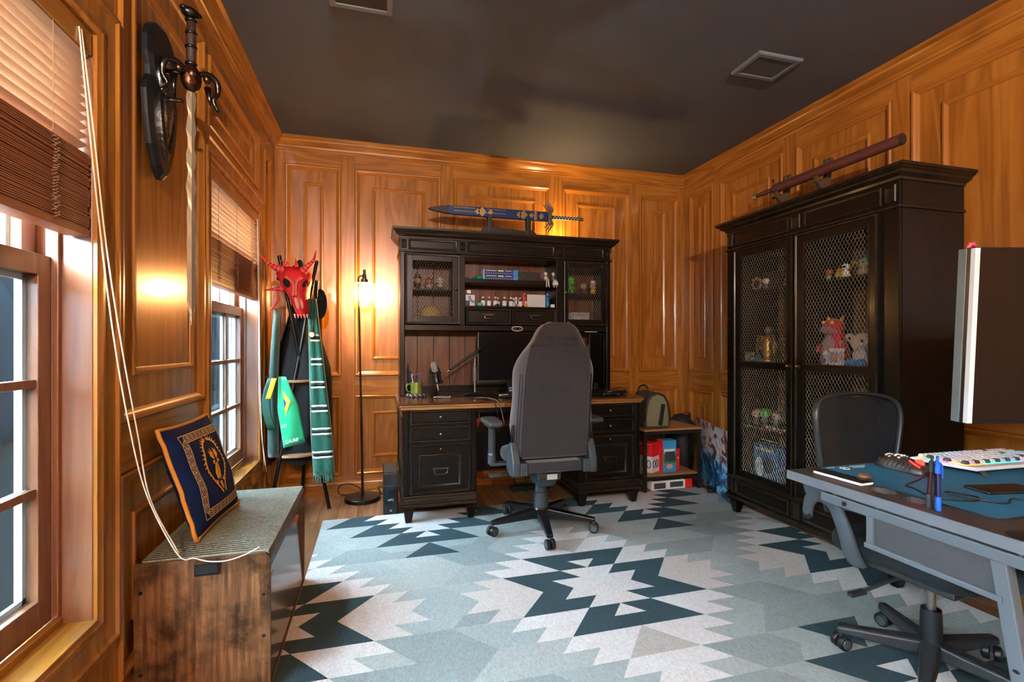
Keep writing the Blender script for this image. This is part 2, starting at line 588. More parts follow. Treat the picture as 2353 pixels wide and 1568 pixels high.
# windows ------------------------------------------------------------------------------
CAS = [(0, REC), (0, REC + .012), (.008, REC + .02), (.018, REC + .021), (.026, REC + .014), (.034, REC + .013), (.06, REC + .012), (.075, REC + .010), (.082, REC + .016), (.096, REC + .017), (.104, REC + .012), (.115, REC + .010), (.115, REC - .03)]
GREYV = mat('vinyl_grey', (176, 184, 188), .5)  # plain grey vinyl for liners and rims
SCREEN = glassy('insect_screen', (176, 186, 192), 1.0)
def window(n, a, b, nearf=1.0):
    r = structure(bpy.data.objects.new('window_%d' % n, None))
    COL.objects.link(r)
    r.location = (XL, (a + b) / 2, WZ0)
    def P(nm, m, *bx, bevel=.002):
        q = MB()
        for x0, x1, y0, y1, z0, z1 in bx:
            q.box(x0, x1, y0 - r.location.y, y1 - r.location.y, z0 - WZ0, z1 - WZ0)
        return q.build(nm, m, r, bevel=bevel)
    yc = r.location.y
    vs_, fs_ = [], []
    for ins, h in CAS:
        j = .115 - min(ins, .112)
        for y, z in ((a - j * nearf, WZ0 - j), (b + j, WZ0 - j), (b + j, WZ1 + j), (a - j * nearf, WZ1 + j)):
            vs_.append((h - REC, y - yc, z - WZ0))
    for i in range(len(CAS) - 1):
        for j in range(4):
            fs_.append((i * 4 + j, i * 4 + (j + 1) % 4, i * 4 + 4 + (j + 1) % 4, i * 4 + 4 + j))
    MB().add(vs_, fs_).build('casing', OAKV, r, smooth=25)
    d = -.16
    P('jamb', SASH, (d, 0, a - .02, a, WZ0 - .01, WZ1 + .01))
    P('jamb', SASH, (d, 0, b, b + .02, WZ0 - .01, WZ1 + .01))
    P('head_jamb', SASH, (d, 0, a, b, WZ1, WZ1 + .02))
    P('sill', OAKY, (-.085, .014, a, b, WZ0 - .02, WZ0 + .001))
    P('sill_stop', OAKY, (-.085, -.066, a, b, WZ0, WZ0 + .02))
    for y0, y1 in ((a, a + .014), (b - .014, b)):
        P('stop', SASH, (-.085, -.07, y0, y1, WZ0 + .02, WZ1))
        P('jamb_liner', GREYV, (-.1, -.086, y0 - .0 if y0 == a else y0 + .004, y1 - .004 if y0 == a else y1, WZ0 + .02, WZ1), bevel=0)
    def sash(nm, x0, x1, z0, z1, rows, bot, top):
        y0, y1 = a + .012, b - .012
        P(nm, SASH, (x0, x1, y0, y0 + .052, z0, z1), (x0, x1, y1 - .052, y1, z0, z1), (x0, x1, y0 + .05, y1 - .05, z0, z0 + bot), (x0, x1, y0 + .05, y1 - .05, z1 - top, z1))
        gy0, gy1, gz0, gz1 = y0 + .052, y1 - .052, z0 + bot, z1 - top
        xm = (x0 + x1) / 2
        P('white_bead', WHITE_P, (x0 - .005, x0 + .006, gy0, gy0 + .014, gz0, gz1), (x0 - .005, x0 + .006, gy1 - .014, gy1, gz0, gz1), (x0 - .005, x0 + .006, gy0, gy1, gz0, gz0 + .014), (x0 - .005, x0 + .006, gy0, gy1, gz1 - .014, gz1), bevel=0)
        for i in range(1, 3):
            y = gy0 + (gy1 - gy0) * i / 3
            P('muntin', SASH, (xm + .001, x1 - .004, y - .011, y + .011, gz0, gz1))
            P('white_muntin', WHITE_P, (x0 - .004, xm - .005, y - .011, y + .011, gz0, gz1))
        for i in range(1, rows):
            z = gz0 + (gz1 - gz0) * i / rows
            P('muntin', SASH, (xm + .001, x1 - .005, gy0, gy1, z - .011, z + .011))
            P('white_muntin', WHITE_P, (x0 - .004, xm - .005, gy0, gy1, z - .010, z + .010))
        for i in range(3):
            for j in range(rows):
                P('pane', GLASS, (xm - .003, xm + .0, gy0 + (gy1 - gy0) * i / 3, gy0 + (gy1 - gy0) * (i + 1) / 3, gz0 + (gz1 - gz0) * j / rows, gz0 + (gz1 - gz0) * (j + 1) / rows), bevel=0)
    sash('lower_sash', -.118, -.086, WZ0 + .02, 1.405, 3, .075, .055)
    sash('upper_sash', -.152, -.121, 1.36, WZ1, 2, .045, .05)
    w = .018
    P('storm_frame', WHITE_P, (-.165, -.153, a, a + w, WZ0, WZ1), (-.165, -.153, b - w, b, WZ0, WZ1), (-.165, -.153, a, b, WZ0, WZ0 + w), (-.165, -.153, a, b, WZ1 - w, WZ1), (-.165, -.155, a, b, 1.36, 1.40))
    P('insect_screen', SCREEN, (-.160, -.159, a + w, b - w, WZ0 + w, 1.38), bevel=0)
    for y0, y1 in ((a, a + .012), (b - .012, b)):
        P('storm_track', WHITE_P, (-.153, -.121, y0, y1, WZ0 + .02, 1.36))
    return r
window(1, *WIN[1])
window(2, *WIN[0], nearf=.52)
window(3, *WIN[2])  # unseen window, put in to let more daylight into the room
# outside: lawn and a dark hedge far behind the panes ---------------------------------------
ground = structure(part('ground', mat('mulch_bed', (9, 11, 11), .95, spec=0, var=.3, vscale=3), None, (-30, XL - T, -20, 40, -.45, -.35), bevel=0))
hd = MB()
for i in range(60):
    y = -12 + i * .72
    hd.ball((-5.6 + random.uniform(-.25, .25), y, .9), (.75, .62, random.uniform(1.5, 1.75)), 10, 8)
tag(hd.build('hedge', mat('dark_hedge', (9, 14, 17), .95, spec=0, var=.5, vscale=5, bump=1, bscale=14), smooth=True), 'dark evergreen hedge seen through the window panes', 'hedge', kind='stuff')
# blinds ------------------------------------------------------------------------------
SLAT_LIT = mat('blind_slat_lit', (226, 196, 168), .45, var=.12, vscale=4)  # open slats paler than the stack: daylight glow put into the colour
_nt = SLAT_LIT.node_tree
_tl = _nt.nodes.new('ShaderNodeBsdfTranslucent')
_tl.inputs[0].default_value = lin((230, 206, 182))
_ms = _nt.nodes.new('ShaderNodeMixShader')
_ms.inputs[0].default_value = .3
_nt.links.new(_nt.nodes['Principled BSDF'].outputs[0], _ms.inputs[1])
_nt.links.new(_tl.outputs[0], _ms.inputs[2])
_nt.links.new(_ms.outputs[0], _nt.nodes['Material Output'].inputs[0])
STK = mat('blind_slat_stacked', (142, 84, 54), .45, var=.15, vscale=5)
CORD = mat('cream_cord', (226, 206, 182), .7)
LADDER = mat('ladder_tape', (150, 116, 84), .8)
def blind(label, a, b, x, cordy):
    r = thing('window_blind', label, 'blind', (x, (a + b) / 2, WZ1))
    hw = (b - a) / 2 - .012
    part('valance', OAKY, r, (.014, .03, -hw - .004, hw + .004, -.062, -.002), (-.03, .014, -hw, hw, -.03, -.002))
    zt, zb = -.075, -.318
    n = 11
    me = None
    for i in range(n):
        z = zt + (zb - zt) * i / (n - 1)
        if me is None:
            q = MB()
            a_ = math.radians(-23)
            M = Matrix.Rotation(a_, 4, 'Y')
            q.box(-.025, .025, -hw, hw, -.0013, .0013, M)
            me = q.mesh('slat')
            me.materials.append(SLAT_LIT)
        o = bpy.data.objects.new('slat', me)
        COL.objects.link(o)
        o.parent = r
        o.location.z = z
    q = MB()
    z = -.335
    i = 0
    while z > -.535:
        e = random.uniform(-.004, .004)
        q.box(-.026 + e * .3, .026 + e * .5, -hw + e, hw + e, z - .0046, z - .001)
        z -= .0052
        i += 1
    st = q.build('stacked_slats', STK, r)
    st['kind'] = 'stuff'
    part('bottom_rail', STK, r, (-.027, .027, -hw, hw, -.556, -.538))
    for f in (-.68, 0, .68):
        y = hw * f
        q = MB()
        q.cyl((.026, y, -.06), (.026, y, -.33), .0009, n=5)
        q.cyl((-.026, y, -.06), (-.026, y, -.33), .0009, n=5)
        for k in range(26):
            z = -.335 - k * .0077
            e = random.uniform(-.006, .006)
            q.tube([(.027, y + e, z), (.034, y + .008 + e, z - .004), (.030, y + e - .006, z - .012), (.027, y + e, z - .012)], .0013, 5)
        q.build('ladder_cord', LADDER, r)
    return r
bl1 = blind('wooden slat blind half raised in nearer window by wall sword', .62, 1.59, XL - .028, 0)
bl2 = blind('wooden slat blind half raised in farther window by coat rack', 2.528, 3.49, XL - .028, 0)
# blind cords (each pair is part of its blind) -------------------------------------------------
def cordpath(r, pts, name='pull_cord'):
    P = [Vector(p) - r.location for p in pts]
    # smooth with catmull-rom
    out = []
    for i in range(len(P) - 1):
        p0, p1, p2, p3 = P[max(i - 1, 0)], P[i], P[i + 1], P[min(i + 2, len(P) - 1)]
        for k in range(6):
            t = k / 6
            out.append(.5 * ((2 * p1) + (-p0 + p2) * t + (2 * p0 - 5 * p1 + 4 * p2 - p3) * t * t + (-p0 + 3 * p1 - 3 * p2 + p3) * t ** 3))
    out.append(P[-1])
    return MB().tube(out, .0021, 6).build(name, CORD, r, smooth=True)
def smooth_path(pts, k=6):
    P = [Vector(p) for p in pts]
    out = []
    for i in range(len(P) - 1):
        p0, p1, p2, p3 = P[max(i - 1, 0)], P[i], P[i + 1], P[min(i + 2, len(P) - 1)]
        for j in range(k):
            t = j / k
            out.append(.5 * ((2 * p1) + (-p0 + p2) * t + (2 * p0 - 5 * p1 + 4 * p2 - p3) * t * t + (-p0 + 3 * p1 - 3 * p2 + p3) * t ** 3))
    out.append(P[-1])
    return out
cordpath(bl1, [(-.752, 1.52, 2.0), (-.735, 1.53, 1.75), (-.722, 1.555, 1.48), (-.712, 1.60, 1.2), (-.70, 1.655, .95), (-.672, 1.70, .72), (-.60, 1.728, .52), (-.56, 1.745, .496), (-.52, 1.752, .478), (-.47, 1.755, .474), (-.42, 1.757, .486), (-.38, 1.775, .500)])
cordpath(bl1, [(-.752, 1.53, 2.0), (-.733, 1.545, 1.75), (-.718, 1.575, 1.45), (-.705, 1.635, 1.15), (-.69, 1.69, .9), (-.668, 1.715, .70), (-.598, 1.731, .522)])
cordpath(bl2, [(-.750, 3.46, 1.98), (-.742, 3.46, 1.4), (-.735, 3.455, .9), (-.725, 3.47, .55), (-.72, 3.5, .38)])
cordpath(bl2, [(-.750, 3.44, 1.98), (-.742, 3.44, 1.4), (-.735, 3.42, .9), (-.722, 3.44, .58), (-.715, 3.49, .42), (-.712, 3.52, .33)])

# ------------------------------------------------------------------ rug
DX, DY, KX, KY = .0762, .0905, 1.052, 2.163
def inpoly(p, poly):
    x, y = p
    c = False
    for i in range(len(poly)):
        x1, y1 = poly[i]
        x2, y2 = poly[i - 1]
        if (y1 > y) != (y2 > y) and x < (x2 - x1) * (y - y1) / (y2 - y1) + x1:
            c = not c
    return c
A_R = [(2, 2), (6, 2), (4, 0), (6, -2), (2, -2), (1, -1), (3, -1), (2, 0), (3, 1), (1, 1)]
A_T = [(4, 4), (-4, 4), (-2, 2), (2, 2)]
TRI = [(-1, 3), (1, 3), (0, 2)]
A_W = [(2, 2), (6, 2), (7, 3), (5, 3), (6, 4), (4, 4), (5, 5), (3, 5), (4, 6), (2, 6), (3, 7), (1, 7), (2, 8), (0, 8), (0, 2)]
A_B = [(6, 2), (8, 2), (7, 1), (9, 1), (8, 0), (9, -1), (7, -1), (8, -2), (6, -2), (4, 0)]
BEI = [(0, 4), (2, 6), (-2, 6)]
B_1 = [(6, 2), (2, 2), (1, 1), (3, 1), (2, 0), (4, 0)]
B_2 = [(8, 0), (4, 0), (3, -1), (5, -1), (4, -2), (6, -2)]
B_G = [(4, 4), (0, 4), (2, 6), (3, 6), (4, 5), (5, 4)]
# colour indices: 0 dark 1 white 2 beige 3 pink-beige 4,5,6 blue greys
def rug_colour(x, y):
    ck = round(x / 20) * 20
    cj = round(y / 24) * 24
    dx, dy = abs(x - ck), abs(y - cj)
    if inpoly((dx, dy), A_R):
        return 0
    if inpoly((x - ck, dy), TRI):
        return 1
    if inpoly((dx, dy), A_T):
        return 0
    if inpoly((x - ck, dy), BEI):
        return 2
    if inpoly((dx, dy), A_W):
        return 1
    if inpoly((dx, dy), A_B) or inpoly((dx, -dy), A_B):
        return 3
    if dx < 4 and dy < 2.2:
        return 1
    bk = round((x - 10) / 20) * 20 + 10
    bj = round((y - 12) / 24) * 24 + 12
    ex, ey = abs(x - bk), abs(y - bj)
    if (y - bj) * (1 if bj > 0 else -1) > 0:          # the half turned away from the middle of the rug
        if inpoly((ex, -ey), B_2):
            return 0
        return 1 if ex < 5 - ey * .5 else 4
    if inpoly((x - bk, ey), TRI):
        return 1
    if inpoly((ex, ey), A_T):
        return 0
    if inpoly((x - bk, ey), BEI):
        return 0
    if inpoly((ex, ey), B_1):
        return 0
    if ex + 0 < 6 and ey < 2.0 and ex < 4.5 - ey * .6:
        return 1
    v = ex * .5 + ey
    if ey > 2 and v < 6.2:
        return 4
    jj = math.floor(y / 2)
    fy = y - 2 * jj
    ii = math.floor((x + (fy if jj % 2 == 0 else -fy) + 2 * (jj % 2)) / 4)
    return 4 + (abs(ii * 7 + jj * 5) + (ii * jj) % 2) % 3
def tri_cell(k, j):
    if (k + j) % 2:
        return [(k - 1, j), (k + 1, j), (k, j + 1)]
    return [(k, j), (k + 1, j + 1), (k - 1, j + 1)]
RX0, RX1, RY0, RY1 = -.3525, 2.54, -.35, 3.428
def clip(poly, ax, v, keep_less):
    out = []
    for i in range(len(poly)):
        p, q = poly[i], poly[(i + 1) % len(poly)]
        ip = (p[ax] <= v) if keep_less else (p[ax] >= v)
        iq = (q[ax] <= v) if keep_less else (q[ax] >= v)
        if ip:
            out.append(p)
        if ip != iq:
            t = (v - p[ax]) / (q[ax] - p[ax])
            out.append((p[0] + (q[0] - p[0]) * t, p[1] + (q[1] - p[1]) * t))
    return out
RZ = .007
rg = MB()
for j in range(-30, 15):
    for k in range(-23, 22):
        c = tri_cell(k, j)
        cx_, cy_ = sum(p[0] for p in c) / 3, sum(p[1] for p in c) / 3
        poly = [(KX + DX * p[0], KY + DY * p[1]) for p in c]
        for ax, v, kl in ((0, RX0, False), (0, RX1, True), (1, RY0, False), (1, RY1, True)):
            if poly:
                poly = clip(poly, ax, v, kl)
        if len(poly) < 3:
            continue
        rg.cur = rug_colour(cx_, cy_)
        rg.add([(p[0], p[1], RZ) for p in poly], [tuple(range(len(poly)))])
rg.cur = 4
rg.frame(lambda a, b, h: (a, b, h), RX0, RX1, RY0, RY1, [(0, 0), (0, RZ)])
def rugmat(n, rgb):
    m = mat('rug_' + n, rgb, .95, var=.34, vscale=90, bump=.5, bscale=260, spec=.15, stretch=(1.6, .7, 1))
    return m
RUGM = [rugmat('slate', (52, 70, 76)), rugmat('ivory', (198, 191, 187)), rugmat('taupe', (166, 159, 152)), rugmat('blush', (186, 176, 169)), rugmat('mist', (148, 155, 153)), rugmat('fog', (134, 142, 141)), rugmat('cloud', (156, 160, 156))]
tag(rg.build('area_rug', RUGM), 'geometric kilim pattern rug in slate, ivory and blue grey', 'rug')

# ------------------------------------------------------------------ shoe bench with cushion top
def rustic():
    m = bpy.data.materials.new('rustic_board')
    m.use_nodes = True
    nt = m.node_tree
    N, L = nt.nodes.new, nt.links.new
    b = nt.nodes['Principled BSDF']
    tc = N('ShaderNodeTexCoord')
    mp = N('ShaderNodeMapping')
    mp.inputs['Scale'].default_value = (60, 60, 3.5)
    L(tc.outputs['Object'], mp.inputs[0])
    n1 = N('ShaderNodeTexNoise')
    n1.inputs['Scale'].default_value = 1.6
    n1.inputs['Detail'].default_value = 5
    L(mp.outputs[0], n1.inputs[0])
    n2 = N('ShaderNodeTexNoise')
    n2.inputs['Scale'].default_value = 9
    n2.inputs['Detail'].default_value = 5
    n2.inputs['Roughness'].default_value = .65
    L(tc.outputs['Object'], n2.inputs[0])
    r1 = N('ShaderNodeValToRGB')
    e = r1.color_ramp.elements
    e[0].position, e[0].color = .3, lin((72, 47, 29))
    e[1].position, e[1].color = .72, lin((142, 100, 64))
    L(n1.outputs[0], r1.inputs[0])
    r2 = N('ShaderNodeValToRGB')
    e = r2.color_ramp.elements
    e[0].position, e[0].color = .36, (0.10, .085, .07, 1)
    e[1].position, e[1].color = .56, (1, 1, 1, 1)
    L(n2.outputs[0], r2.inputs[0])
    mx = N('ShaderNodeMix')
    mx.data_type = 'RGBA'
    mx.blend_type = 'MULTIPLY'
    mx.inputs[0].default_value = .85
    L(r1.outputs[0], mx.inputs[6])
    L(r2.outputs[0], mx.inputs[7])
    L(mx.outputs[2], b.inputs['Base Color'])
    b.inputs['Roughness'].default_value = .38
    return m
RUST = rustic()
def cushion_fabric():
    m = bpy.data.materials.new('ribbed_grey_fabric')
    m.use_nodes = True
    nt = m.node_tree
    N, L = nt.nodes.new, nt.links.new
    b = nt.nodes['Principled BSDF']
    b.inputs['Roughness'].default_value = .95
    tc = N('ShaderNodeTexCoord')
    wv = N('ShaderNodeTexWave')
    wv.bands_direction = 'Y'
    wv.inputs['Scale'].default_value = 26
    wv.inputs['Distortion'].default_value = 2.2
    wv.inputs['Detail'].default_value = 3
    wv.inputs['Detail Scale'].default_value = 6
    L(tc.outputs['Object'], wv.inputs[0])
    cr = N('ShaderNodeValToRGB')
    e = cr.color_ramp.elements
    e[0].position, e[0].color = .25, lin((74, 74, 62))
    e[1].position, e[1].color = .7, lin((150, 148, 128))
    L(wv.outputs[0], cr.inputs[0])
    L(cr.outputs[0], b.inputs['Base Color'])
    bp = N('ShaderNodeBump')
    bp.inputs['Strength'].default_value = .8
    bp.inputs['Distance'].default_value = .006
    L(wv.outputs[0], bp.inputs['Height'])
    L(bp.outputs[0], b.inputs['Normal'])
    return m
BX0, BX1, BY0, BY1, BH = -.748, -.352, 1.80, 2.60, .47
bn = thing('shoe_bench', 'rustic brown storage bench with grey ribbed seat under the windows', 'bench', ((BX0 + BX1) / 2, (BY0 + BY1) / 2, 0))
hx, hy = (BX1 - BX0) / 2, (BY1 - BY0) / 2
def side_poly():
    r = .03
    pts = [(-hx, 0), (hx, 0), (hx, BH - r)]
    for i in range(1, 7):
        a = i / 6 * PI / 2
        pts.append((hx - r + r * math.cos(a), BH - r + r * math.sin(a)))
    pts.append((-hx, BH))
    return pts
for y0, y1 in ((-hy, -hy + .016), (hy - .016, hy)):
    MB().prism(side_poly(), lambda p, q, h: (p, h, q), y0, y1).build('side_panel', RUST, bn, bevel=.0015)
part('back_panel', RUST, bn, (-hx + .004, -hx + .016, -hy + .016, hy - .016, .02, BH - .05))
part('bottom_panel', RUST, bn, (-hx + .02, hx - .03, -hy + .016, hy - .016, .03, .046))
part('front_rail', RUST, bn, (hx - .045, hx - .014, -hy + .016, hy - .016, BH - .085, BH - .05))
part('seat_board', RUST, bn, (-hx + .016, hx - .02, -hy + .016, hy - .016, BH - .05, BH - .036))
DOORB = mat('bench_door_gloss', (128, 108, 92), .2, coat=.6, var=.2, vscale=8, stretch=(40, 40, 2))
tilt = Matrix.Translation((hx - .006, 0, .012)) @ Matrix.Rotation(math.radians(-2.5), 4, 'Y')
for y0, y1 in ((-hy + .018, hy - .018),):
    q = MB()
    q.box(-.014, 0, y0, y1, 0, .363, tilt)
    dd = q.build('door', DOORB, bn, bevel=.002)
for y in (-hy + .02, hy * .45):
    q = MB()
    q.box(0, .018, y, y + .055, .356, .373, tilt)
    q.build('pull_tab', mat('copper_tab', (150, 84, 48), .35), dd, bevel=.004)
sc_ = mat('screw_black', (14, 14, 14), .4)
for xx, zz in ((-hx + .02, BH - .09), (hx - .02, BH - .14), (hx - .02, .19), (-hx + .02, .12)):
    MB().cyl((xx, -hy + .001, zz), (xx, -hy - .0015, zz), .006, n=12).build('screw', sc_, bn)
ou = part('outlet_box', PLASTIC, bn, (-.028, .048, -hy - .004, -hy + .01, BH - .055, BH - .012))
MB().frame(lambda p, q, h: (p, -hy - .004 - h, q), -.024, .044, BH - .051, BH - .016, [(0, 0), (0, .002), (.003, .002), (.003, 0)]).build('rim', GUN, ou)
def soft_box(x0, x1, y0, y1, z0, z1, puff=.01, n=8):
    q = MB()
    rows = []
    for i in range(n + 1):
        for_ = []
        for j in range(n + 1):
            u, v = i / n, j / n
            bulge = puff * (1 - (2 * u - 1) ** 6) * (1 - (2 * v - 1) ** 6)
            for_.append((x0 + (x1 - x0) * u, y0 + (y1 - y0) * v, z1 + bulge - puff))
        rows.append(for_)
    q.grid(rows)
    edge = [(x0 + (x1 - x0) * i / n, y0) for i in range(n)] + [(x1, y0 + (y1 - y0) * i / n) for i in range(n)] + [(x1 - (x1 - x0) * i / n, y1) for i in range(n)] + [(x0, y1 - (y1 - y0) * i / n) for i in range(n)]
    q.grid([[(p[0], p[1], z1 - puff) for p in edge], [(p[0], p[1], z0) for p in edge]], close=True)
    return q
cu_m = cushion_fabric()
soft_box(-hx + .014, hx - .006, -hy + .018, hy - .018, BH - .036, BH + .022, .018, 10).build('seat_cushion', cu_m, bn, smooth=50, bevel=.008)

# ------------------------------------------------------------------ throw pillow
NAVY = mat('navy_cotton', (12, 29, 68), .9, spec=.2, var=.25, vscale=14, bump=.35, bscale=30)
GOLD = mat('gold_embroidery', (240, 164, 48), .6)
PIPE = mat('gold_piping', (216, 142, 52), .7)
CRM = mat('cream_embroidery', (216, 176, 118), .65)
pw, ph, pt = .41, .40, .052
# pillow-local: u across (towards +Y of room when laid), v up, w out of the face
def pil(u, v, side=1):
    a = max(0, 1 - abs(2 * u / pw) ** 2.6) * max(0, 1 - abs(2 * v / ph) ** 2.6)
    return side * pt * a ** .5
pr = thing('throw_pillow', 'navy pillow with gold lion crest leaning on bench', 'pillow', (-.648, 2.10, .688))
# orientation: face looks towards +X and a little to the camera, top leans back to the wall
pu = Vector((.06, 1, 0)).normalized()
pn = Vector((.95, -.06, .30)).normalized()
pv = pn.cross(pu).normalized()
pu = pv.cross(pn).normalized()
pr.rotation_euler = Matrix((pu, pv, pn)).transposed().to_euler()
n = 22
for sd in (1, -1):
    pass
q = MB()
for sd in (1, -1):
    rows = []
    for i in range(n + 1):
        rr = []
        for j in range(n + 1):
            u, v = pw * (i / n - .5), ph * (j / n - .5)
            k = 1 - .05 * (abs(2 * u / pw) ** 2) * (1 - abs(2 * v / ph) ** 2)
            k2 = 1 - .05 * (abs(2 * v / ph) ** 2) * (1 - abs(2 * u / pw) ** 2)
            rr.append((u * k, v * k2, pil(u, v, sd) + .004 * math.sin(v * 40 + u * 22) * pil(u, v, 1) / pt))
        rows.append(rr)
    q.grid(rows)
q.build('pillow_cover', NAVY, pr, smooth=True)
def pil_edge():
    pts = []
    m = 14
    for a, b in (((-1, -1), (1, -1)), ((1, -1), (1, 1)), ((1, 1), (-1, 1)), ((-1, 1), (-1, -1))):
        for i in range(m):
            t = i / m
            u, v = pw / 2 * (a[0] + (b[0] - a[0]) * t), ph / 2 * (a[1] + (b[1] - a[1]) * t)
            k = 1 - .05 * (abs(2 * u / pw) ** 2) * (1 - abs(2 * v / ph) ** 2)
            k2 = 1 - .05 * (abs(2 * v / ph) ** 2) * (1 - abs(2 * u / pw) ** 2)
            pts.append((u * k, v * k2, random.uniform(-.002, .002)))
    return pts + [pts[0]]
MB().tube(pil_edge(), .0075, 7).build('piping', PIPE, pr, smooth=True)
def on_pillow(m, poly):          # flat embroidery that follows the pillow face
    n_ = len(poly)
    vs_ = [(u, v, pil(u, v) + .0025 + .004 * math.sin(v * 40 + u * 22) * pil(u, v, 1) / pt) for u, v in poly]
    m.add(vs_, [tuple(range(n_))])
def strip(m, pts, w):
    for i in range(len(pts) - 1):
        a, b = Vector(pts[i]), Vector(pts[i + 1])
        d = (b - a)
        if d.length < 1e-6:
            continue
        nn = Vector((-d.y, d.x)).normalized() * w / 2
        on_pillow(m, [tuple(a + nn), tuple(a - nn), tuple(b - nn), tuple(b + nn)])
bd = MB()
q = .155
ring = [(-q, -q), (q, -q), (q, q), (-q, q), (-q, -q)]
for off in (.0, .028):
    r_ = [(a * (1 - off / q), b * (1 - off / q)) for a, b in ring]
    pts = []
    for i in range(4):
        for k in range(10):
            t = k / 10
            pts.append((r_[i][0] + (r_[i + 1][0] - r_[i][0]) * t, r_[i][1] + (r_[i + 1][1] - r_[i][1]) * t))
    pts.append(r_[0])
    strip(bd, pts, .003)
mid = .141
for sidei in range(4):
    for k in range(9):
        t = -mid + .02 + k * (2 * mid - .04) / 8
        up = 1 if k % 2 else -1
        for rr in (.006, .0115, .017):
            pts = []
            for s_ in range(9):
                a = PI * s_ / 8
                lu, lv = t + rr * math.cos(a), -mid - up * .0125 + up * rr * math.sin(a) * 1.3
                lv = max(-.153, min(-.129, lv))
                c, s2 = [(1, 0), (0, 1), (-1, 0), (0, -1)][sidei]
                pts.append((lu * c - lv * s2, lu * s2 + lv * c))
            strip(bd, pts, .0026)
bd.build('border_embroidery', CRM, pr)
cr = MB()
def blob(pts, sx=1):
    on_pillow(cr, [(sx * a, b) for a, b in pts])
for sx in (-1, 1):
    mane = [(.008, .112), (.035, .106), (.058, .088), (.066, .062), (.070, .032), (.066, .0), (.056, -.026), (.045, -.05), (.03, -.075), (.012, -.1)]
    strip(cr, [(sx * a, b) for a, b in mane], .009)
    for i, (a, b) in enumerate(mane[:-1]):
        an = math.atan2(b - .02, a)
        for dd_ in (0, .5):
            a2 = a + (mane[i + 1][0] - a) * dd_
            b2 = b + (mane[i + 1][1] - b) * dd_
            o_ = (.02 if i < 5 else .015)
            blob([(a2 - .006 * math.sin(an), b2 + .006 * math.cos(an)), (a2 + .006 * math.sin(an), b2 - .006 * math.cos(an)), (a2 + o_ * math.cos(an - .5), b2 + o_ * math.sin(an - .5))], sx)
    blob([(.004, .055), (.016, .078), (.02, .06), (.034, .07), (.032, .045), (.018, .035), (.006, .03)], sx)
    blob([(.006, .026), (.02, .03), (.024, .018), (.012, .012)], sx)
    blob([(.001, .02), (.011, .008), (.019, -.02), (.017, -.042), (.007, -.05), (.001, -.042)], sx)
    blob([(.002, -.054), (.012, -.06), (.009, -.082), (.001, -.09)], sx)
    strip(cr, [(sx * a, b) for a, b in [(.022, -.05), (.032, -.06), (.036, -.045)]], .006)
cr.build('lion_crest', GOLD, pr)
# ------------------------------------------------------------------ floor lamp
LBLK = mat('lamp_black', (24, 24, 25), .4, .3)
lp = thing('floor_lamp', 'slim black floor lamp with clear glass shade and lit bulb', 'lamp', (-.115, 3.83, 0))
MB().lathe([(0, 0), (.128, 0), (.131, .004), (.131, .024), (.127, .03), (0, .034)], 40).build('base', LBLK, lp, smooth=30)
px_ = -.03
MB().cyl((0, -.0, .03), (px_ * .3, 0, .62), .0085, n=12).cyl((px_ * .3, 0, .60), (px_, 0, 1.66), .0075, n=12).build('pole', LBLK, lp, smooth=40)
arm = [(px_, 0, 1.655), (px_ + .002, 0, 1.672), (px_ + .012, 0, 1.684), (px_ + .032, 0, 1.688), (.012, 0, 1.688)]
MB().tube(smooth_path(arm), .006, 8).build('arm', LBLK, lp, smooth=True)
so = MB().lathe([(0, 1.735), (.010, 1.735), (.010, 1.70), (.014, 1.70), (.016, 1.665), (.026, 1.663), (.026, 1.636), (0, 1.636)], 20, (.013, 0, 0)).build('socket', GUN, lp, smooth=30)
SHG = glassy('shade_glass', (248, 240, 226), .84, .4)
MB().lathe([(.024, 1.634), (.076, 1.632), (.080, 1.628), (.080, 1.452), (.078, 1.450), (.077, 1.452), (.077, 1.626), (.024, 1.631)], 32, (.013, 0, 0)).build('glass_shade', SHG, lp, smooth=40)
BULB = mat('lit_bulb', (255, 214, 150), .4, emit=(255, 206, 142), estr=LAMP_E)
MB().lathe([(0, 1.512), (.012, 1.514), (.022, 1.525), (.027, 1.545), (.025, 1.565), (.017, 1.59), (.013, 1.606), (0, 1.61)], 20, (.013, 0, 0)).build('bulb', BULB, lp, smooth=True)
MB().lathe([(0, 1.636), (.013, 1.636), (.013, 1.605), (0, 1.605)], 12, (.013, 0, 0)).build('bulb_cap', BRASS, lp)
CBL = mat('black_cable', (16, 16, 17), .5)
MB().tube(smooth_path([(.01, .03, .035), (-.03, .09, .07), (-.10, .128, .095), (-.16, .132, .085), (-.185, .125, .055), (-.17, .12, .02), (-.12, .125, .006)]), .0035, 7).build('cord', CBL, lp, smooth=True)
MB().tube(smooth_path([(-.12, .13, .006), (.0, .14, .006), (.10, .10, .02), (.14, .06, .012), (.13, .03, .035), (.118, .0, .075), (.128, -.04, .10), (.155, -.08, .105)]), .0035, 7).build('cord', CBL, lp, smooth=True)
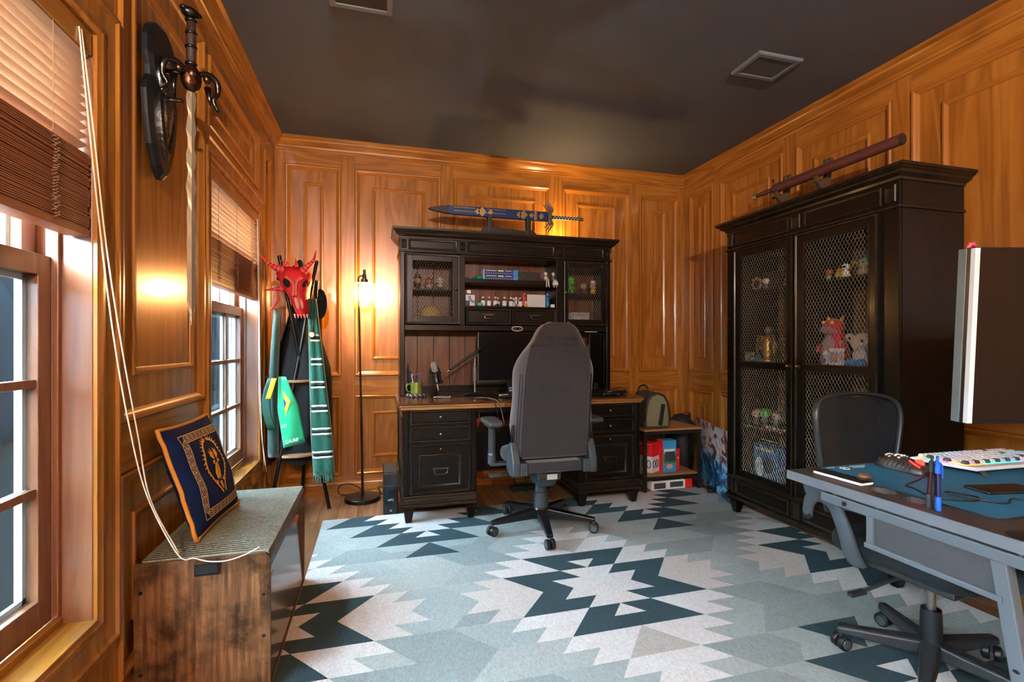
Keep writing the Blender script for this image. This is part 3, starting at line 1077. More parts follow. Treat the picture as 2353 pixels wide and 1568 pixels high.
# battery backup next to the desk
UPSM = mat('ups_black', (24, 27, 31), .4)
up = thing('battery_backup', 'black tower battery backup unit beside desk and floor lamp', 'battery', (.082, 3.58, 0))
part('case', UPSM, up, (-.05, .05, -.145, .14, .003, .29), bevel=.008, seg=3)
part('top_grille', mat('ups_top', (44, 45, 47), .5), up, (-.045, .045, -.13, .13, .289, .293))
fp = part('front_panel', mat('ups_gloss', (20, 26, 32), .2), up, (-.046, .046, -.15, -.144, .012, .205), bevel=.003)
part('display', mat('ups_screen', (12, 16, 22), .1), fp, (-.022, .026, -.152, -.149, .14, .185))
WHT = mat('printed_white', (224, 226, 228), .6)
FWD = lambda o: basis(o, (1, 0, 0), (0, 0, 1))
text_obj('lettering', 'APC', .022, FWD((0, -.1515, .105)), WHT, fp)
text_obj('small_lettering', 'RS', .015, FWD((0, -.1515, .032)), WHT, fp)
for i in range(4):
    part('button', GUN, fp, (-.02 + i * .011, -.012 + i * .011, -.148, -.143, .212, .217))
# ------------------------------------------------------------------ ceiling fan out of frame; unseen wall lamps added to light the room
FANM = wood('fan_blade', (40, 26, 18), (56, 36, 24), (70, 46, 30), axis='X', rough=.4)
fan = thing('ceiling_fan', 'dark wooden ceiling fan hanging in the middle of the room', 'fan', (.46, .84, H))
MB().lathe([(0, 0), (.07, 0), (.075, -.02), (.05, -.045), (.013, -.05), (.013, -.15), (.03, -.16), (.09, -.17), (.1, -.2), (.1, -.245), (.06, -.27), (.02, -.275)], 24).build('motor', GUN, fan, smooth=40)
MB().cyl((0, 0, -.27), (0, 0, -.31), .01).box(-.03, .03, -.03, .03, -.365, -.305, Matrix.Rotation(.6, 4, 'Z')).build('light_kit', GUN, fan)
for i in range(5):
    M = Matrix.Rotation(2 * PI * i / 5 + .28, 4, 'Z')
    q = MB()
    q.box(.09, .20, -.015, .015, -.222, -.214, M)
    q.add([M @ Vector(p) for p in [(.17, -.055, -.226), (.62, -.072, -.23), (.64, 0, -.222), (.62, .072, -.214), (.17, .055, -.218), (.17, -.055, -.218), (.62, -.072, -.222), (.64, 0, -.214), (.62, .072, -.206), (.17, .055, -.21)]], [(0, 1, 2, 3, 4), (9, 8, 7, 6, 5), (0, 5, 6, 1), (1, 6, 7, 2), (2, 7, 8, 3), (3, 8, 9, 4), (4, 9, 5, 0)])
    q.build('blade', FANM, fan)
def unseen_lamp(label, loc, rz, watts):
    sn = thing('unseen_wall_lamp', label, 'lamp', loc, rz)
    MB().box(-.05, .05, 0, .02, -.09, .05).tube([(0, .015, -.04), (0, .09, -.06), (0, .11, -.03)], .008, 8).build('backplate', BRASS, sn, bevel=.003)
    MB().lathe([(.02, -.03), (.045, 0), (.065, .06), (.075, .11), (.072, .11), (.062, .06), (.042, .004), (.018, -.026)], 24, (0, .11, 0)).build('glass_cup', glassy('unseen_lamp_glass', (160, 156, 150), 1.0), sn, smooth=True)
    if rz:
        MB().lathe([(0, .15), (.03, .15), (.11, .125), (.112, .12), (0, .128)], 24, (0, .112, 0)).build('light_shield', GUN, sn, smooth=40)  # shaped to keep the second lamp's light off the ceiling
    sl = bpy.data.lights.new('unseen_light', 'POINT')
    sl.energy = watts
    sl.color = (1.0, .96, .92)
    sl.shadow_soft_size = .035
    so_ = bpy.data.objects.new('unseen_light', sl)
    so_.location = (0, .11, .09 if rz else .106)
    so_.parent = sn
    COL.objects.link(so_)
unseen_lamp('added wall lamp behind the camera standing in for a flash', (0.0, YF, 2.02), 0, FLASH_W)  # source of the fan's shadow, a flash; the wall fitting is made up
unseen_lamp('unseen wall lamp added on left wall to brighten the right side', (XL, .12, 1.75), -PI / 2, FILL_W)  # added out of view to brighten the right wall and cabinet
# ------------------------------------------------------------------ desk
DK = thing('executive_desk', 'black double pedestal desk with brown top and drawers', 'desk', (1.0065, 3.21, 0))
DTOP = wood('desk_top_brown', (64, 34, 18), (88, 48, 26), (110, 64, 36), axis='X', rough=.2, coat=.5)
DEDGE = wood('desk_edge_tan', (122, 82, 40), (150, 102, 54), (168, 120, 70), axis='X', rough=.35)
hw, dp = .8535, .76
ZT = .788
part('top', DTOP, DK, (-hw - .028, hw + .028, -.018, dp, ZT - .012, ZT), bevel=.003)
q = MB()
q.box(-hw - .026, hw + .026, -.016, dp - .002, ZT - .026, ZT - .0125)
q.box(-hw - .018, hw + .018, -.008, dp - .004, ZT - .045, ZT - .026)
q.build('edge_moulding', DEDGE, DK, bevel=.005, seg=3)
PULL = mat('pewter_pull', (96, 92, 84), .32, 1.0)
KNOBP = [(0, 0), (.006, 0), (.005, -.01), (.010, -.014), (.0135, -.020), (.012, -.026), (.006, -.029), (0, -.0295)]
YROT = Matrix.Rotation(-PI / 2, 4, 'X')
def knob(parent, x, y, z, sc=1.0):
    q = MB()
    M = Matrix.Rotation(PI / 2, 4, 'X')
    q.lathe([(r * sc, -zz * sc) for r, zz in KNOBP], 16, (x, y, z), M)
    return q.build('knob', PULL, parent, smooth=40)
def bail(parent, x, y, z, w=.075, drop=.022):
    q = MB()
    h = w / 2
    q.box(x - h - .008, x + h + .008, y - .003, y, z + .006, z + .015)
    q.tube(smooth_path([(x - h, y - .003, z + .008), (x - h, y - .014, z + .006), (x - h + .004, y - .018, z - drop * .7), (x - h * .6, y - .019, z - drop), (x, y - .019, z - drop * 1.05), (x + h * .6, y - .019, z - drop), (x + h - .004, y - .018, z - drop * .7), (x + h, y - .014, z + .006), (x + h, y - .003, z + .008)], 4), .0038, 7)
    return q.build('bail_pull', PULL, parent, smooth=40)
def drawer_front(parent, x0, x1, z0, z1, y, name='drawer', lip=.016, mats=None):
    d = part(name, BLACK, parent, (x0, x1, y - .004, y + .03, z0, z1), bevel=.002)
    MB().frame(lambda p, q_, h: (p, y - .004 - h, q_), x0 + .002, x1 - .002, z0 + .002, z1 - .002, [(0, 0), (0, .009), (.004, .012), (.009, .0115), (lip - .002, .005), (lip, .0)]).build('front_moulding', EDGE, d, smooth=30)
    return d
for sgn, bx0 in ((-1, -hw), (1, hw - .485)):
    bx1 = bx0 + .485
    part('pedestal', BLACK, DK, (bx0, bx1, .012, dp - .03, .185, ZT - .045), bevel=.003)
    part('corner_post', BLACK, DK, (bx0, bx0 + .036, .0, .02, .185, ZT - .045), bevel=.006)
    part('corner_post', BLACK, DK, (bx1 - .036, bx1, .0, .02, .185, ZT - .045), bevel=.006)
    q = MB()
    q.box(bx0 - .004, bx1 + .004, -.004, dp - .03, .166, .186)
    q.box(bx0 - .001, bx1 + .001, -.001, dp - .03, .128, .166)
    q.box(bx0 - .008, bx1 + .008, -.008, dp - .03, .106, .128)
    q.build('base_moulding', EDGE, DK, bevel=.005, seg=3)
    for fx in (bx0 + .002, bx1 - .072):
        for fy in (.002, dp - .11):
            q = MB()
            q.box(fx, fx + .07, fy, fy + .07, .085, .106)
            q.taper(fx + .016, fx + .054, fy + .016, fy + .054, RZ + .001 if fy < .1 else .001, fx + .004, fx + .066, fy + .004, fy + .066, .086)
            q.build('foot', BLACK, DK, bevel=.003)
    x0, x1 = bx0 + .044, bx1 - .044
    xc = (x0 + x1) / 2
    for z0, z1 in ((.645, .742), (.53, .633)):
        d = drawer_front(DK, x0, x1, z0, z1, .006)
        knob(d, xc, .001, (z0 + z1) / 2)
    d = drawer_front(DK, x0, x1, .194, .516, .006)
    MB().frame(lambda p, q_, h: (p, .002 - h, q_), x0 + .058, x1 - .058, .232, .452, [(0, 0), (.002, .006), (.008, .008), (.014, .002), (.02, 0)]).build('inner_moulding', EDGE, d, smooth=30)
    knob(d, xc, .001, .484, .7)
    bail(d, xc, .001, .345, .09)
    if sgn < 0:   # panelled left flank
        MB().frame(lambda p, q_, h: (bx0 - h, p, q_), .05, dp - .08, .24, .70, [(0, 0), (.004, .008), (.012, .010), (.022, .002)]).build('side_moulding', EDGE, DK, smooth=30)
part('modesty_panel', BLACK, DK, (-hw + .48, hw - .48, dp - .06, dp - .045, .14, ZT - .045))
part('knee_apron', BLACK, DK, (-hw + .48, hw - .48, .02, .04, ZT - .08, ZT - .045))
part('drawer_tray', wood('tray_wood', (112, 48, 28), (136, 62, 38), (150, 74, 46), axis='X', rough=.4), DK, (-hw + .49, hw - .49, .03, .42, .600, .612), (-hw + .49, -hw + .50, .03, .42, .612, .665))
part('tray_front', BLACK, DK, (-hw + .488, hw - .488, .008, .03, .578, .612), bevel=.004)

# ------------------------------------------------------------------ hutch
HT = thing('desk_hutch', 'black hutch with mesh doors and shelves standing on the desk', 'hutch', (1.0065, 3.68, ZT))
BACKW = wood('hutch_back_boards', (66, 33, 14), (92, 50, 23), (112, 65, 32), axis='Z', rough=.4)
hb = .29                                   # depth
def hz(z): return z - ZT
e = .0005
for sg in (-1, 1):
    part('side_panel', BLACK, HT, (sg * hw - (.02 if sg > 0 else 0), sg * hw + (.02 if sg < 0 else 0), .012, hb, 0, hz(1.965)), bevel=.002)
    part('front_post', BLACK, HT, (min(sg * hw, sg * (hw - .036)), max(sg * hw, sg * (hw - .036)), 0, .02, 0, hz(1.865)), bevel=.005)
for i in range(13):
    x0 = -hw + .02 + i * (2 * hw - .04) / 13
    part('back_board', BACKW, HT, (x0 + .001, x0 + (2 * hw - .04) / 13 - .001, hb - .008, hb, 0.0, hz(1.96)), bevel=.002)
part('plinth', BLACK, HT, (-hw + .02, hw - .02, hb - .03, hb - .009, 0, .05))
OPL, OPR = .639 - 1.0065, 1.385 - 1.0065
part('bottom_board', BLACK, HT, (-hw + .02, hw - .02, .012, hb - .009, hz(1.285), hz(1.315)))
part('bottom_rail', BLACK, HT, (-hw + .036, hw - .036, .004, .02, hz(1.278), hz(1.318)), bevel=.002)
part('top_board', BLACK, HT, (-hw + .02, hw - .02, .012, hb - .009, hz(1.845), hz(1.868)))
for x in (OPL - .02, OPR):
    part('divider', BLACK, HT, (x, x + .02, .006, hb - .009, hz(1.315), hz(1.845)))
part('stile', BLACK, HT, (OPL - .042, OPL, .003, .02, hz(1.318), hz(1.866)), bevel=.002)
part('stile', BLACK, HT, (OPR, OPR + .055, .003, .02, hz(1.318), hz(1.866)), bevel=.002)
part('shelf', BLACK, HT, (OPL, OPR, .016, hb - .009, hz(1.648), hz(1.680)))
part('shelf', BLACK, HT, (OPL, OPR, .008, hb - .009, hz(1.455), hz(1.470)))
for x0, x1 in ((-hw + .02, OPL - .02), (OPR + .02, hw - .02)):
    part('shelf', BLACK, HT, (x0, x1, .035, hb - .009, hz(1.582), hz(1.594)))
xm = 1.009 - 1.0065
for x0, x1 in ((OPL + .006, xm - .004), (xm + .004, OPR - .004)):
    d = drawer_front(HT, x0, x1, hz(1.322), hz(1.452), .004, lip=.02)
    bail(d, (x0 + x1) / 2, -.001, hz(1.392), .075)
# frieze
part('frieze', BLACK, HT, (-hw + .002, hw - .002, .002, .02, hz(1.868), hz(1.965)))
part('frieze_ledge', EDGE, HT, (-hw - .012, hw + .012, -.012, hb, hz(1.858), hz(1.872)), bevel=.005, seg=3)
for x0, x1 in ((-hw + .062, OPL - .062), (OPL + .02, OPR - .02), (OPR + .062, hw - .062)):
    MB().frame(lambda p, q_, h: (p, .002 - h, q_), x0, x1, hz(1.878), hz(1.958), [(0, 0), (0, .006), (.004, .009), (.008, .008), (.016, .001)]).build('frieze_panel', EDGE, HT, smooth=30)
for x in (-hw + .006, OPL - .042, OPR, hw - .05):
    for k in range(3):
        MB().cyl((x + .01 + k * .013, .0, hz(1.885)), (x + .01 + k * .013, .0, hz(1.952)), .0055, n=8).build('flute', EDGE, HT, smooth=True)
rows = []
for d, z in [(0, 1.962), (.006, 1.962), (.008, 1.972), (.016, 1.978), (.030, 1.988), (.034, 1.998), (.046, 2.008), (.050, 2.016), (.056, 2.018), (.056, 2.034)]:
    rows.append([(-hw - d, hb, hz(z)), (-hw - d, -d, hz(z)), (hw + d, -d, hz(z)), (hw + d, hb, hz(z))])
q = MB()
q.grid(rows)
q.add([(-hw - .056, hb, hz(2.034)), (-hw - .056, -.056, hz(2.034)), (hw + .056, -.056, hz(2.034)), (hw + .056, hb, hz(2.034))], [(0, 1, 2, 3)])
q.build('crown', EDGE, HT, smooth=25)
# mesh doors
WIRE = mat('mesh_wire', (128, 120, 104), .42, .6)
def lattice(fn, a0, a1, b0, b1, pa, pb, r=.0013):
    """diamond wire screen clipped to a rectangle; pa, pb = diamond width and height"""
    q = MB()
    sl = pb / pa
    for sg in (1, -1):
        w = (b1 - b0) / sl
        c = math.ceil((a0 - w) / pa) * pa
        while c < a1 + w:
            pts = []
            # line a = c + sg*(b-b0)/sl
            lo, hi = b0, b1
            if sg > 0:
                lo = max(lo, b0 + (a0 - c) * sl)
                hi = min(hi, b0 + (a1 - c) * sl)
            else:
                lo = max(lo, b0 + (c - a1) * sl)
                hi = min(hi, b0 + (c - a0) * sl)
            if hi > lo + .002:
                p0 = fn(c + sg * (lo - b0) / sl, lo, sg * r * .8)
                p1 = fn(c + sg * (hi - b0) / sl, hi, sg * r * .8)
                q.tube([p0, p1], r, 4, caps=False)
            c += pa
    return q
def mesh_door(parent, fn, a0, a1, b0, b1, t, mesh_rects, rails, edge=.05):
    """fn(a,b,h): h outwards. frame built from boards"""
    q = MB()
    def bd_(x0, x1, z0, z1, h0, h1):
        vs_ = [fn(a, b, h) for h in (h0, h1) for b in (z0, z1) for a in (x0, x1)]
        q.add(vs_, [(0, 2, 3, 1), (4, 5, 7, 6), (0, 1, 5, 4), (2, 6, 7, 3), (0, 4, 6, 2), (1, 3, 7, 5)])
    ml, mr = mesh_rects[0][0], mesh_rects[0][1]
    bd_(a0, ml, b0, b1, 0, t)
    bd_(mr, a1, b0, b1, 0, t)
    for z0, z1 in rails:
        bd_(ml, mr, z0, z1, 0, t)
    d = q.build('door', BLACK, parent, bevel=.0015)
    MB().frame(lambda p, q_, h: fn(p, q_, t + h), a0 + .001, a1 - .001, b0 + .001, b1 - .001, [(0, -.004), (0, .005), (.005, .007), (.010, .006), (.014, 0)]).build('door_moulding', EDGE, d, smooth=30)
    for x0, x1, z0, z1 in mesh_rects:
        MB().frame(lambda p, q_, h: fn(p, q_, t + h), x0 - .003, x1 + .003, z0 - .003, z1 + .003, [(0, 0), (.001, .003), (.004, .003), (.006, -t * .6)]).build('mesh_bead', EDGE, d, smooth=30)
        mm = lattice(lambda a, b, h: fn(a, b, t * .35 + h), x0, x1, z0, z1, .0205, .036)
        mm.build('wire_mesh', WIRE, d)
    return d
HF = lambda a, b, h: (a, .004 - h, b)
dl = mesh_door(HT, HF, .19 - 1.0065, .597 - 1.0065, hz(1.324), hz(1.849), .018, [(.243 - 1.0065, .541 - 1.0065, hz(1.382), hz(1.798))], [(hz(1.324), hz(1.382)), (hz(1.798), hz(1.849))])
dr = mesh_door(HT, HF, 1.442 - 1.0065, 1.826 - 1.0065, hz(1.324), hz(1.843), .018, [(1.478 - 1.0065, 1.776 - 1.0065, hz(1.372), hz(1.797))], [(hz(1.324), hz(1.372)), (hz(1.797), hz(1.843))])
knob(dl, .566 - 1.0065, -.014, hz(1.589), .8)
knob(dr, 1.459 - 1.0065, -.014, hz(1.59), .8)

# ------------------------------------------------------------------ sword on a stand, on top of the hutch
STB = mat('stand_black', (20, 19, 18), .4)
st = thing('sword_stand', 'scrolled black two post stand on top of the desk hutch', 'stand', (.98, 3.665, 2.0345))
st.scale = (1.34, 1.0, .80)
sp = [(-.165, 0), (-.158, .03), (-.14, .05), (-.115, .06), (-.09, .05), (-.06, .038), (-.02, .04), (0, .042), (.02, .04), (.06, .032), (.09, .03), (.115, .04), (.135, .04), (.155, .02), (.165, 0)]
MB().prism(sp, lambda a, b, h: (a, h, b), -.03, -.018).build('scroll_front', STB, st, bevel=.002)
MB().prism(sp, lambda a, b, h: (a, h, b), .018, .03).build('scroll_back', STB, st, bevel=.002)
part('base_board', STB, st, (-.15, .15, -.018, .018, 0, .012))
for x in (-.117, .118):
    q = MB()
    q.taper(x - .012, x + .012, -.032, -.02, .0, x - .013, x + .013, -.032, -.02, .17)
    q.taper(x - .012, x + .012, .02, .032, .0, x - .013, x + .013, .02, .032, .17)
    q.box(x - .012, x + .012, -.02, .02, .138, .146)
    q.build('post', STB, st, bevel=.002)
SBLU = mat('scabbard_blue', (22, 48, 96), .35, .2, var=.2, vscale=14)
SGLD = mat('scabbard_gold', (176, 146, 96), .35, .85)
SPUR = mat('sword_grip_navy', (34, 38, 64), .6)
sw = thing('display_sword', 'sheathed sword with blue and gold scabbard on hutch stand', 'sword', (.923, 3.665, 2.034 + .154))
sw.scale = (1.50, 1.4, 1.35)
BL = [(-.37, 0), (-.355, .007), (-.30, .018), (-.25, .024), (-.1, .026), (.1, .027), (.255, .028), (.255, -.028), (.1, -.027), (-.1, -.026), (-.25, -.024), (-.30, -.018), (-.355, -.007)]
MB().prism(BL, lambda a, b, h: (a, h, b), -.011, .011).build('scabbard', SBLU, sw, bevel=.003)
def fit(poly, hh, m=None):
    MB().prism(poly, lambda a, b, h: (a, h, b), -hh, hh).build('scabbard_fitting', m or SGLD, sw, bevel=.001)
fit([(-.375, 0), (-.358, .008), (-.30, .0195), (-.27, .023), (-.285, 0), (-.27, -.023), (-.30, -.0195), (-.358, -.008)], .0125, mat('chape_dark', (52, 50, 50), .35, .8))
for x in (-.108, .112):
    for d in (-.034, .0, .034):
        fit([(x + d, 0), (x + d + .014, .018), (x + d + .028, 0), (x + d + .014, -.018)] if d else [(x - .02, 0), (x + .004, .028), (x + .028, 0), (x + .004, -.028)], .0135)
for z in (-.006, .014):
    fit([(-.25, z), (-.14, z), (-.14, z + .004), (-.25, z + .004)], .0125)
    fit([(-.08, z), (.02, z), (.02, z + .004), (-.08, z + .004)], .0125)
fit([(.175, -.0275), (.19, -.0275), (.19, .0275), (.175, .0275)], .013)
fit([(.2, 0), (.215, .02), (.23, 0), (.215, -.02)], .0135)
q = MB()
q.box(.253, .272, -.017, .017, -.022, .022)
q.prism([(.255, .02), (.275, .022), (.285, .045), (.262, .04)], lambda a, b, h: (a, h, b), -.012, .012)
q.prism([(.255, -.02), (.275, -.022), (.285, -.045), (.262, -.04)], lambda a, b, h: (a, h, b), -.012, .012)
for sg in (1, -1):
    for k in range(3):
        x0 = .262 + k * .005
        q.prism([(x0, sg * (.026 + k * .012)), (x0 + .012, sg * (.024 + k * .012)), (x0 - .02 + k * .004, sg * (.062 + k * .012)), (x0 - .034 + k * .006, sg * (.07 + k * .013))], lambda a, b, h: (a, h, b), -.006, .006)
q.build('guard', mat('sword_pewter', (120, 112, 96), .35, .8), sw, bevel=.001)
gr_ = MB().cyl((.272, 0, 0), (.42, 0, 0), .011, .010, 10).build('grip', SPUR, sw, smooth=40)
q = MB()
for k in range(8):
    x = .283 + k * .017
    q.tube([(x, -.011, -.008), (x + .008, -.012, .008), (x + .016, -.011, -.008)], .0016, 5)
q.build('grip_wrap', mat('wrap_white', (206, 204, 196), .7), gr_)
MB().cyl((.42, 0, 0), (.455, 0, 0), .013, .011, 12).cyl((.425, 0, 0), (.432, 0, 0), .016, .016, 12).build('pommel', SGLD, sw, smooth=30)
# small warm light behind the hutch crown
pk = thing('puck_light', 'small warm accent light on the hutch top behind the crown', 'lamp', (1.50, 3.86, 2.034))
MB().lathe([(0, 0), (.032, 0), (.034, .004), (.034, .014), (.03, .018), (.026, .018)], 20).build('housing', STB, pk, smooth=30)
MB().lathe([(.026, .018), (.02, .021), (0, .022)], 20).build('lens', mat('puck_lens', (255, 226, 180), .5, emit=(255, 206, 140), estr=PUCK_W * 26), pk, smooth=True)
# ------------------------------------------------------------------ gaming chair (seen from behind)
FAB = mat('charcoal_chair_fabric', (40, 37, 39), .9, var=.12, vscale=60, bump=.25, bscale=420, sheen=.25)
FABL = mat('bolster_fabric', (66, 62, 66), .85, var=.08, vscale=60, bump=.2, bscale=420, sheen=.35)
CHP = mat('chair_grey_plastic', (56, 66, 72), .4)
CBLK = mat('chair_base_black', (18, 19, 20), .28)
gc = thing('gaming_chair', 'charcoal fabric gaming chair on wheels seen from behind at desk', 'chair', (.995, 2.925, RZ))
LV = [(.493, .205, .200), (.52, .214, .202), (.583, .237, .204), (.642, .252, .204), (.684, .2585, .204), (.732, .258, .203), (.791, .25, .202), (.851, .246, .20), (.91, .25, .198), (.994, .253, .196), (1.03, .249, .193), (1.077, .228, .188), (1.119, .20, .18), (1.149, .174, .168), (1.178, .153, .148), (1.238, .125, .118), (1.267, .104, .096), (1.289, .066, .058)]
def yr(z): return -.235 - .115 * (z - .49) / .8 + (.02 * max(0, (z - 1.15) / .14) ** 2)
rows = []
for z, w, p in LV:
    y = yr(z)
    t = .115 if z < 1.15 else .115 - .05 * (z - 1.15) / .14
    e_ = w - p
    rows.append([(-p * .5, y, z), (0, y - .003, z), (p * .5, y, z), (p * .9, y + .003, z), (p + e_ * .35, y + .018, z), (p + e_ * .85, y + .05, z), (w, y + .085, z), (w - .012, y + t + .012, z), (p * .85, y + t + .014, z), (p * .55, y + t - .015, z), (0, y + t - .02, z), (-p * .55, y + t - .015, z), (-p * .85, y + t + .014, z), (-w + .012, y + t + .012, z), (-w, y + .085, z), (-p - e_ * .85, y + .05, z), (-p - e_ * .35, y + .018, z), (-p * .9, y + .003, z)])
bk = MB().grid(rows, close=True, capends=True).build('backrest', FABL, gc, smooth=True, sub=1)
# flat rear panel of darker cloth, seamed
rows = []
for z, w, p in LV[:14]:
    z = max(z, .505)
    rows.append([(x * (p - .004), yr(z) - .007 - .004 * (1 - x * x), z) for x in (-1, -.95, -.6, -.2, .2, .6, .95, 1)])
rp = MB().grid(rows).build('rear_panel', FAB, gc, smooth=True, solid=.008)
rows = []
for z, w, p in LV[13:]:
    rows.append([(x * (p + .004), yr(z) - .009 - .004 * (1 - x * x) + (.03 * abs(x) ** 6), z + .001) for x in (-1, -.9, -.6, -.2, .2, .6, .9, 1)])
MB().grid(rows).build('head_panel', FAB, gc, smooth=True, solid=.008)
for sg in (-1, 1):
    pts = [(sg * (p - .002), yr(z) - .008, max(z, .505)) for z, w, p in LV[:14]]
    MB().tube(pts, .003, 6).build('piping', mat('piping_dark', (26, 24, 26), .8), rp, smooth=True)
    pts = [(sg * (p + .012), yr(z) + .012, z) for z, w, p in LV[2:10]]
    MB().tube(pts, .003, 5).tube([(a + sg * .012, b + .012, c) for a, b, c in pts], .003, 5).build('side_seam', mat('seam_grey', (40, 38, 40), .8), bk)
INK = mat('chair_logo_black', (4, 4, 5), .6)
tm = Matrix.Rotation(math.radians(8.2), 4, 'X')
def chair_text(nm, s_, size, z):
    y = yr(z) - .017
    return text_obj(nm, s_, size, basis((0, y, z), (1, 0, 0), (0, -.142, .99)), INK, rp)
chair_text('model_lettering', '\u03a9MEG\u039b', .053, .905).location.x = -.008
q = chair_text('brand_lettering', 'secretlab', .036, 1.198)
q.location.x = .035
q = MB()
zc, yc_ = 1.203, yr(1.2) - .018
for sg in (-1, 1):
    q.add([(-.062 + sg * a, yc_ - .0 - (b) * .14, zc + b) for a, b in ((.002, -.018), (.008, -.014), (.024, .012), (.014, .008), (.009, .0), (.004, .012))], [(0, 1, 2, 3, 4, 5)])
q.build('wing_logo', INK, rp)
part('label_tag', mat('tag_grey', (30, 32, 34), .5), bk, (.168, .186, yr(1.15) - .002, yr(1.15) + .012, 1.135, 1.163))
slab(.215, .235, .40, .49, .07, .03, 0, .035).build('seat_cushion', FAB, gc, smooth=60)
part('lumbar_block', FAB, gc, (-.165, .165, -.262, -.16, .418, .482), bevel=.012, seg=3)
for sg in (-1, 1):
    q = MB()
    q.prism([(-.27, .405), (-.20, .40), (-.12, .43), (-.13, .52), (-.17, .585), (-.215, .60), (-.245, .55), (-.272, .48)], lambda a, b, h: (sg * h, a, b), .215, .262)
    q.build('recliner_cover', CHP, gc, bevel=.008, seg=3)
    q = MB()
    q.box(min(sg * .17, sg * .216), max(sg * .17, sg * .216), -.275, -.225, .412, .486)
    q.build('bracket', CHP, gc, bevel=.006)
    q = MB()
    q.prism([(-.205, .56), (-.185, .57), (-.20, .68), (-.225, .70), (-.232, .64)], lambda a, b, h: (sg * h, a, b), .238, .252)
    q.build('hinge_fin', CBLK, gc, bevel=.003)
    # armrest
    q = MB()
    q.cyl((sg * .325, -.02, .435), (sg * .325, -.02, .49), .026, .026, 16)
    q.cyl((sg * .325, -.02, .485), (sg * .325, -.02, .50), .0265, .022, 16)
    q.cyl((sg * .325, -.02, .50), (sg * .325, -.02, .665), .0225, .0225, 16)
    q.box(min(sg * .2, sg * .34), max(sg * .2, sg * .34), -.05, .01, .425, .44)
    q.build('arm_post', CHP, gc, smooth=35)
    q = MB()
    q.prism([(-.13, -.03), (-.12, -.045), (.10, -.052), (.13, -.03), (.13, .03), (.10, .052), (-.12, .045), (-.13, .03)], lambda a, b, h: (sg * (.325 + b * sg), a - .02, h), .678, .706)
    q.build('arm_pad', mat('arm_pad_grey', (52, 58, 62), .6), gc, bevel=.009, seg=3)
    MB().box(min(sg * .29, sg * .36), max(sg * .29, sg * .36), -.10, .06, .662, .679).build('arm_bracket', CHP, gc, bevel=.004)
q = MB()
q.box(-.075, .075, -.16, .12, .345, .40)
q.taper(-.05, .05, -.10, .06, .29, -.06, .06, -.17, .09, .36)
q.build('tilt_mechanism', CHP, gc, bevel=.008)
MB().tube([(-.07, -.05, .365), (-.2, -.07, .372), (-.30, -.09, .378)], [.009, .008, .008], 8).box(-.36, -.285, -.105, -.07, .372, .385).build('tilt_lever', CHP, gc, smooth=35)
part('spec_label', mat('label_white', (190, 188, 184), .6), gc, (-.02, .045, -.1745, -.168, .352, .385))
MB().cyl((0, 0, .12), (0, 0, .23), .046, .044, 20).cyl((0, 0, .225), (0, 0, .235), .047, .047, 20).cyl((0, 0, .23), (0, 0, .31), .036, .036, 20).build('gas_lift', mat('lift_grey', (50, 58, 62), .45), gc, smooth=35)
MB().lathe([(0, .045), (.02, .045), (.02, .08), (.05, .085), (.056, .13), (.05, .14), (0, .14)], 20).build('hub', CBLK, gc, smooth=35)
def caster(parent, x, y, a, r=.03, black=True):
    q = MB()
    ca, sa = math.cos(a), math.sin(a)
    for o_ in (-.016, .016):
        p0 = Vector((x - sa * (o_ - .011), y + ca * (o_ - .011), r))
        p1 = Vector((x - sa * (o_ + .011), y + ca * (o_ + .011), r))
        q.tube([p0, p0 * .85 + p1 * .15, p0 * .15 + p1 * .85, p1], [r * .86, r, r, r * .86], 20)
    o = q.build('caster', PLASTIC, parent, smooth=35)
    MB().cyl((x, y, r), (x, y, r * 2 + .018), .006, n=8).build('stem', STEEL, o)
    for o_ in (-.0285, .0285):
        p0 = Vector((x - sa * o_ * .94, y + ca * o_ * .94, r))
        p1 = Vector((x - sa * o_ * 1.04, y + ca * o_ * 1.04, r))
        MB().tube([p0, p1], [r * .66, r * .6], 18).build('wheel_cap', mat('caster_cap', (66, 72, 76), .4), o, smooth=35)
    return o
for i in range(5):
    a = math.radians(188 + 72 * i)
    M = Matrix.Rotation(a, 4, 'Z')
    q = MB()
    q.add([M @ Vector(p) for p in [(.03, -.032, .075), (.03, .032, .075), (.03, .03, .135), (.03, -.03, .135), (.34, -.019, .068), (.34, .019, .068), (.34, .017, .09), (.34, -.017, .09)]], [(0, 1, 2, 3), (7, 6, 5, 4), (0, 4, 5, 1), (1, 5, 6, 2), (2, 6, 7, 3), (3, 7, 4, 0)])
    q.build('base_leg', CBLK, gc, bevel=.006, seg=3)
    caster(gc, .33 * math.cos(a), .33 * math.sin(a), .5 + i * 1.1)

# ------------------------------------------------------------------ coat rack with everything hanging from it
RKM = mat('rack_black_tube', (20, 21, 22), .32, .5)
rk = thing('coat_rack', 'black tripod coat rack with two round wooden shelves in corner', 'coat rack', (-.52, 3.64, 0))
def R_(p): return (p[0] + .52, p[1] - 3.64, p[2])
LEGS = [((-.334, 3.662, .0), (-.642, 3.56, 1.765)), ((-.700, 3.50, .0), (-.418, 3.66, 1.755)), ((-.545, 3.86, .0), (-.400, 3.50, 1.60))]
for a, b in LEGS:
    l_ = MB().cyl(R_(a), R_(b), .0125, .0125, 12).build('leg', RKM, rk, smooth=40)
    MB().cyl(R_(b), R_((b[0] + (b[0] - a[0]) * .003, b[1] + (b[1] - a[1]) * .003, b[2] + .004)), .013, .011, 12).build('end_cap', STEEL, l_)
    MB().cyl((R_(a)[0], R_(a)[1], .0), (R_(a)[0] + .001, R_(a)[1], .012), .0145, .0135, 12).build('foot_cap', mat('cap_grey', (120, 122, 122), .5), l_)
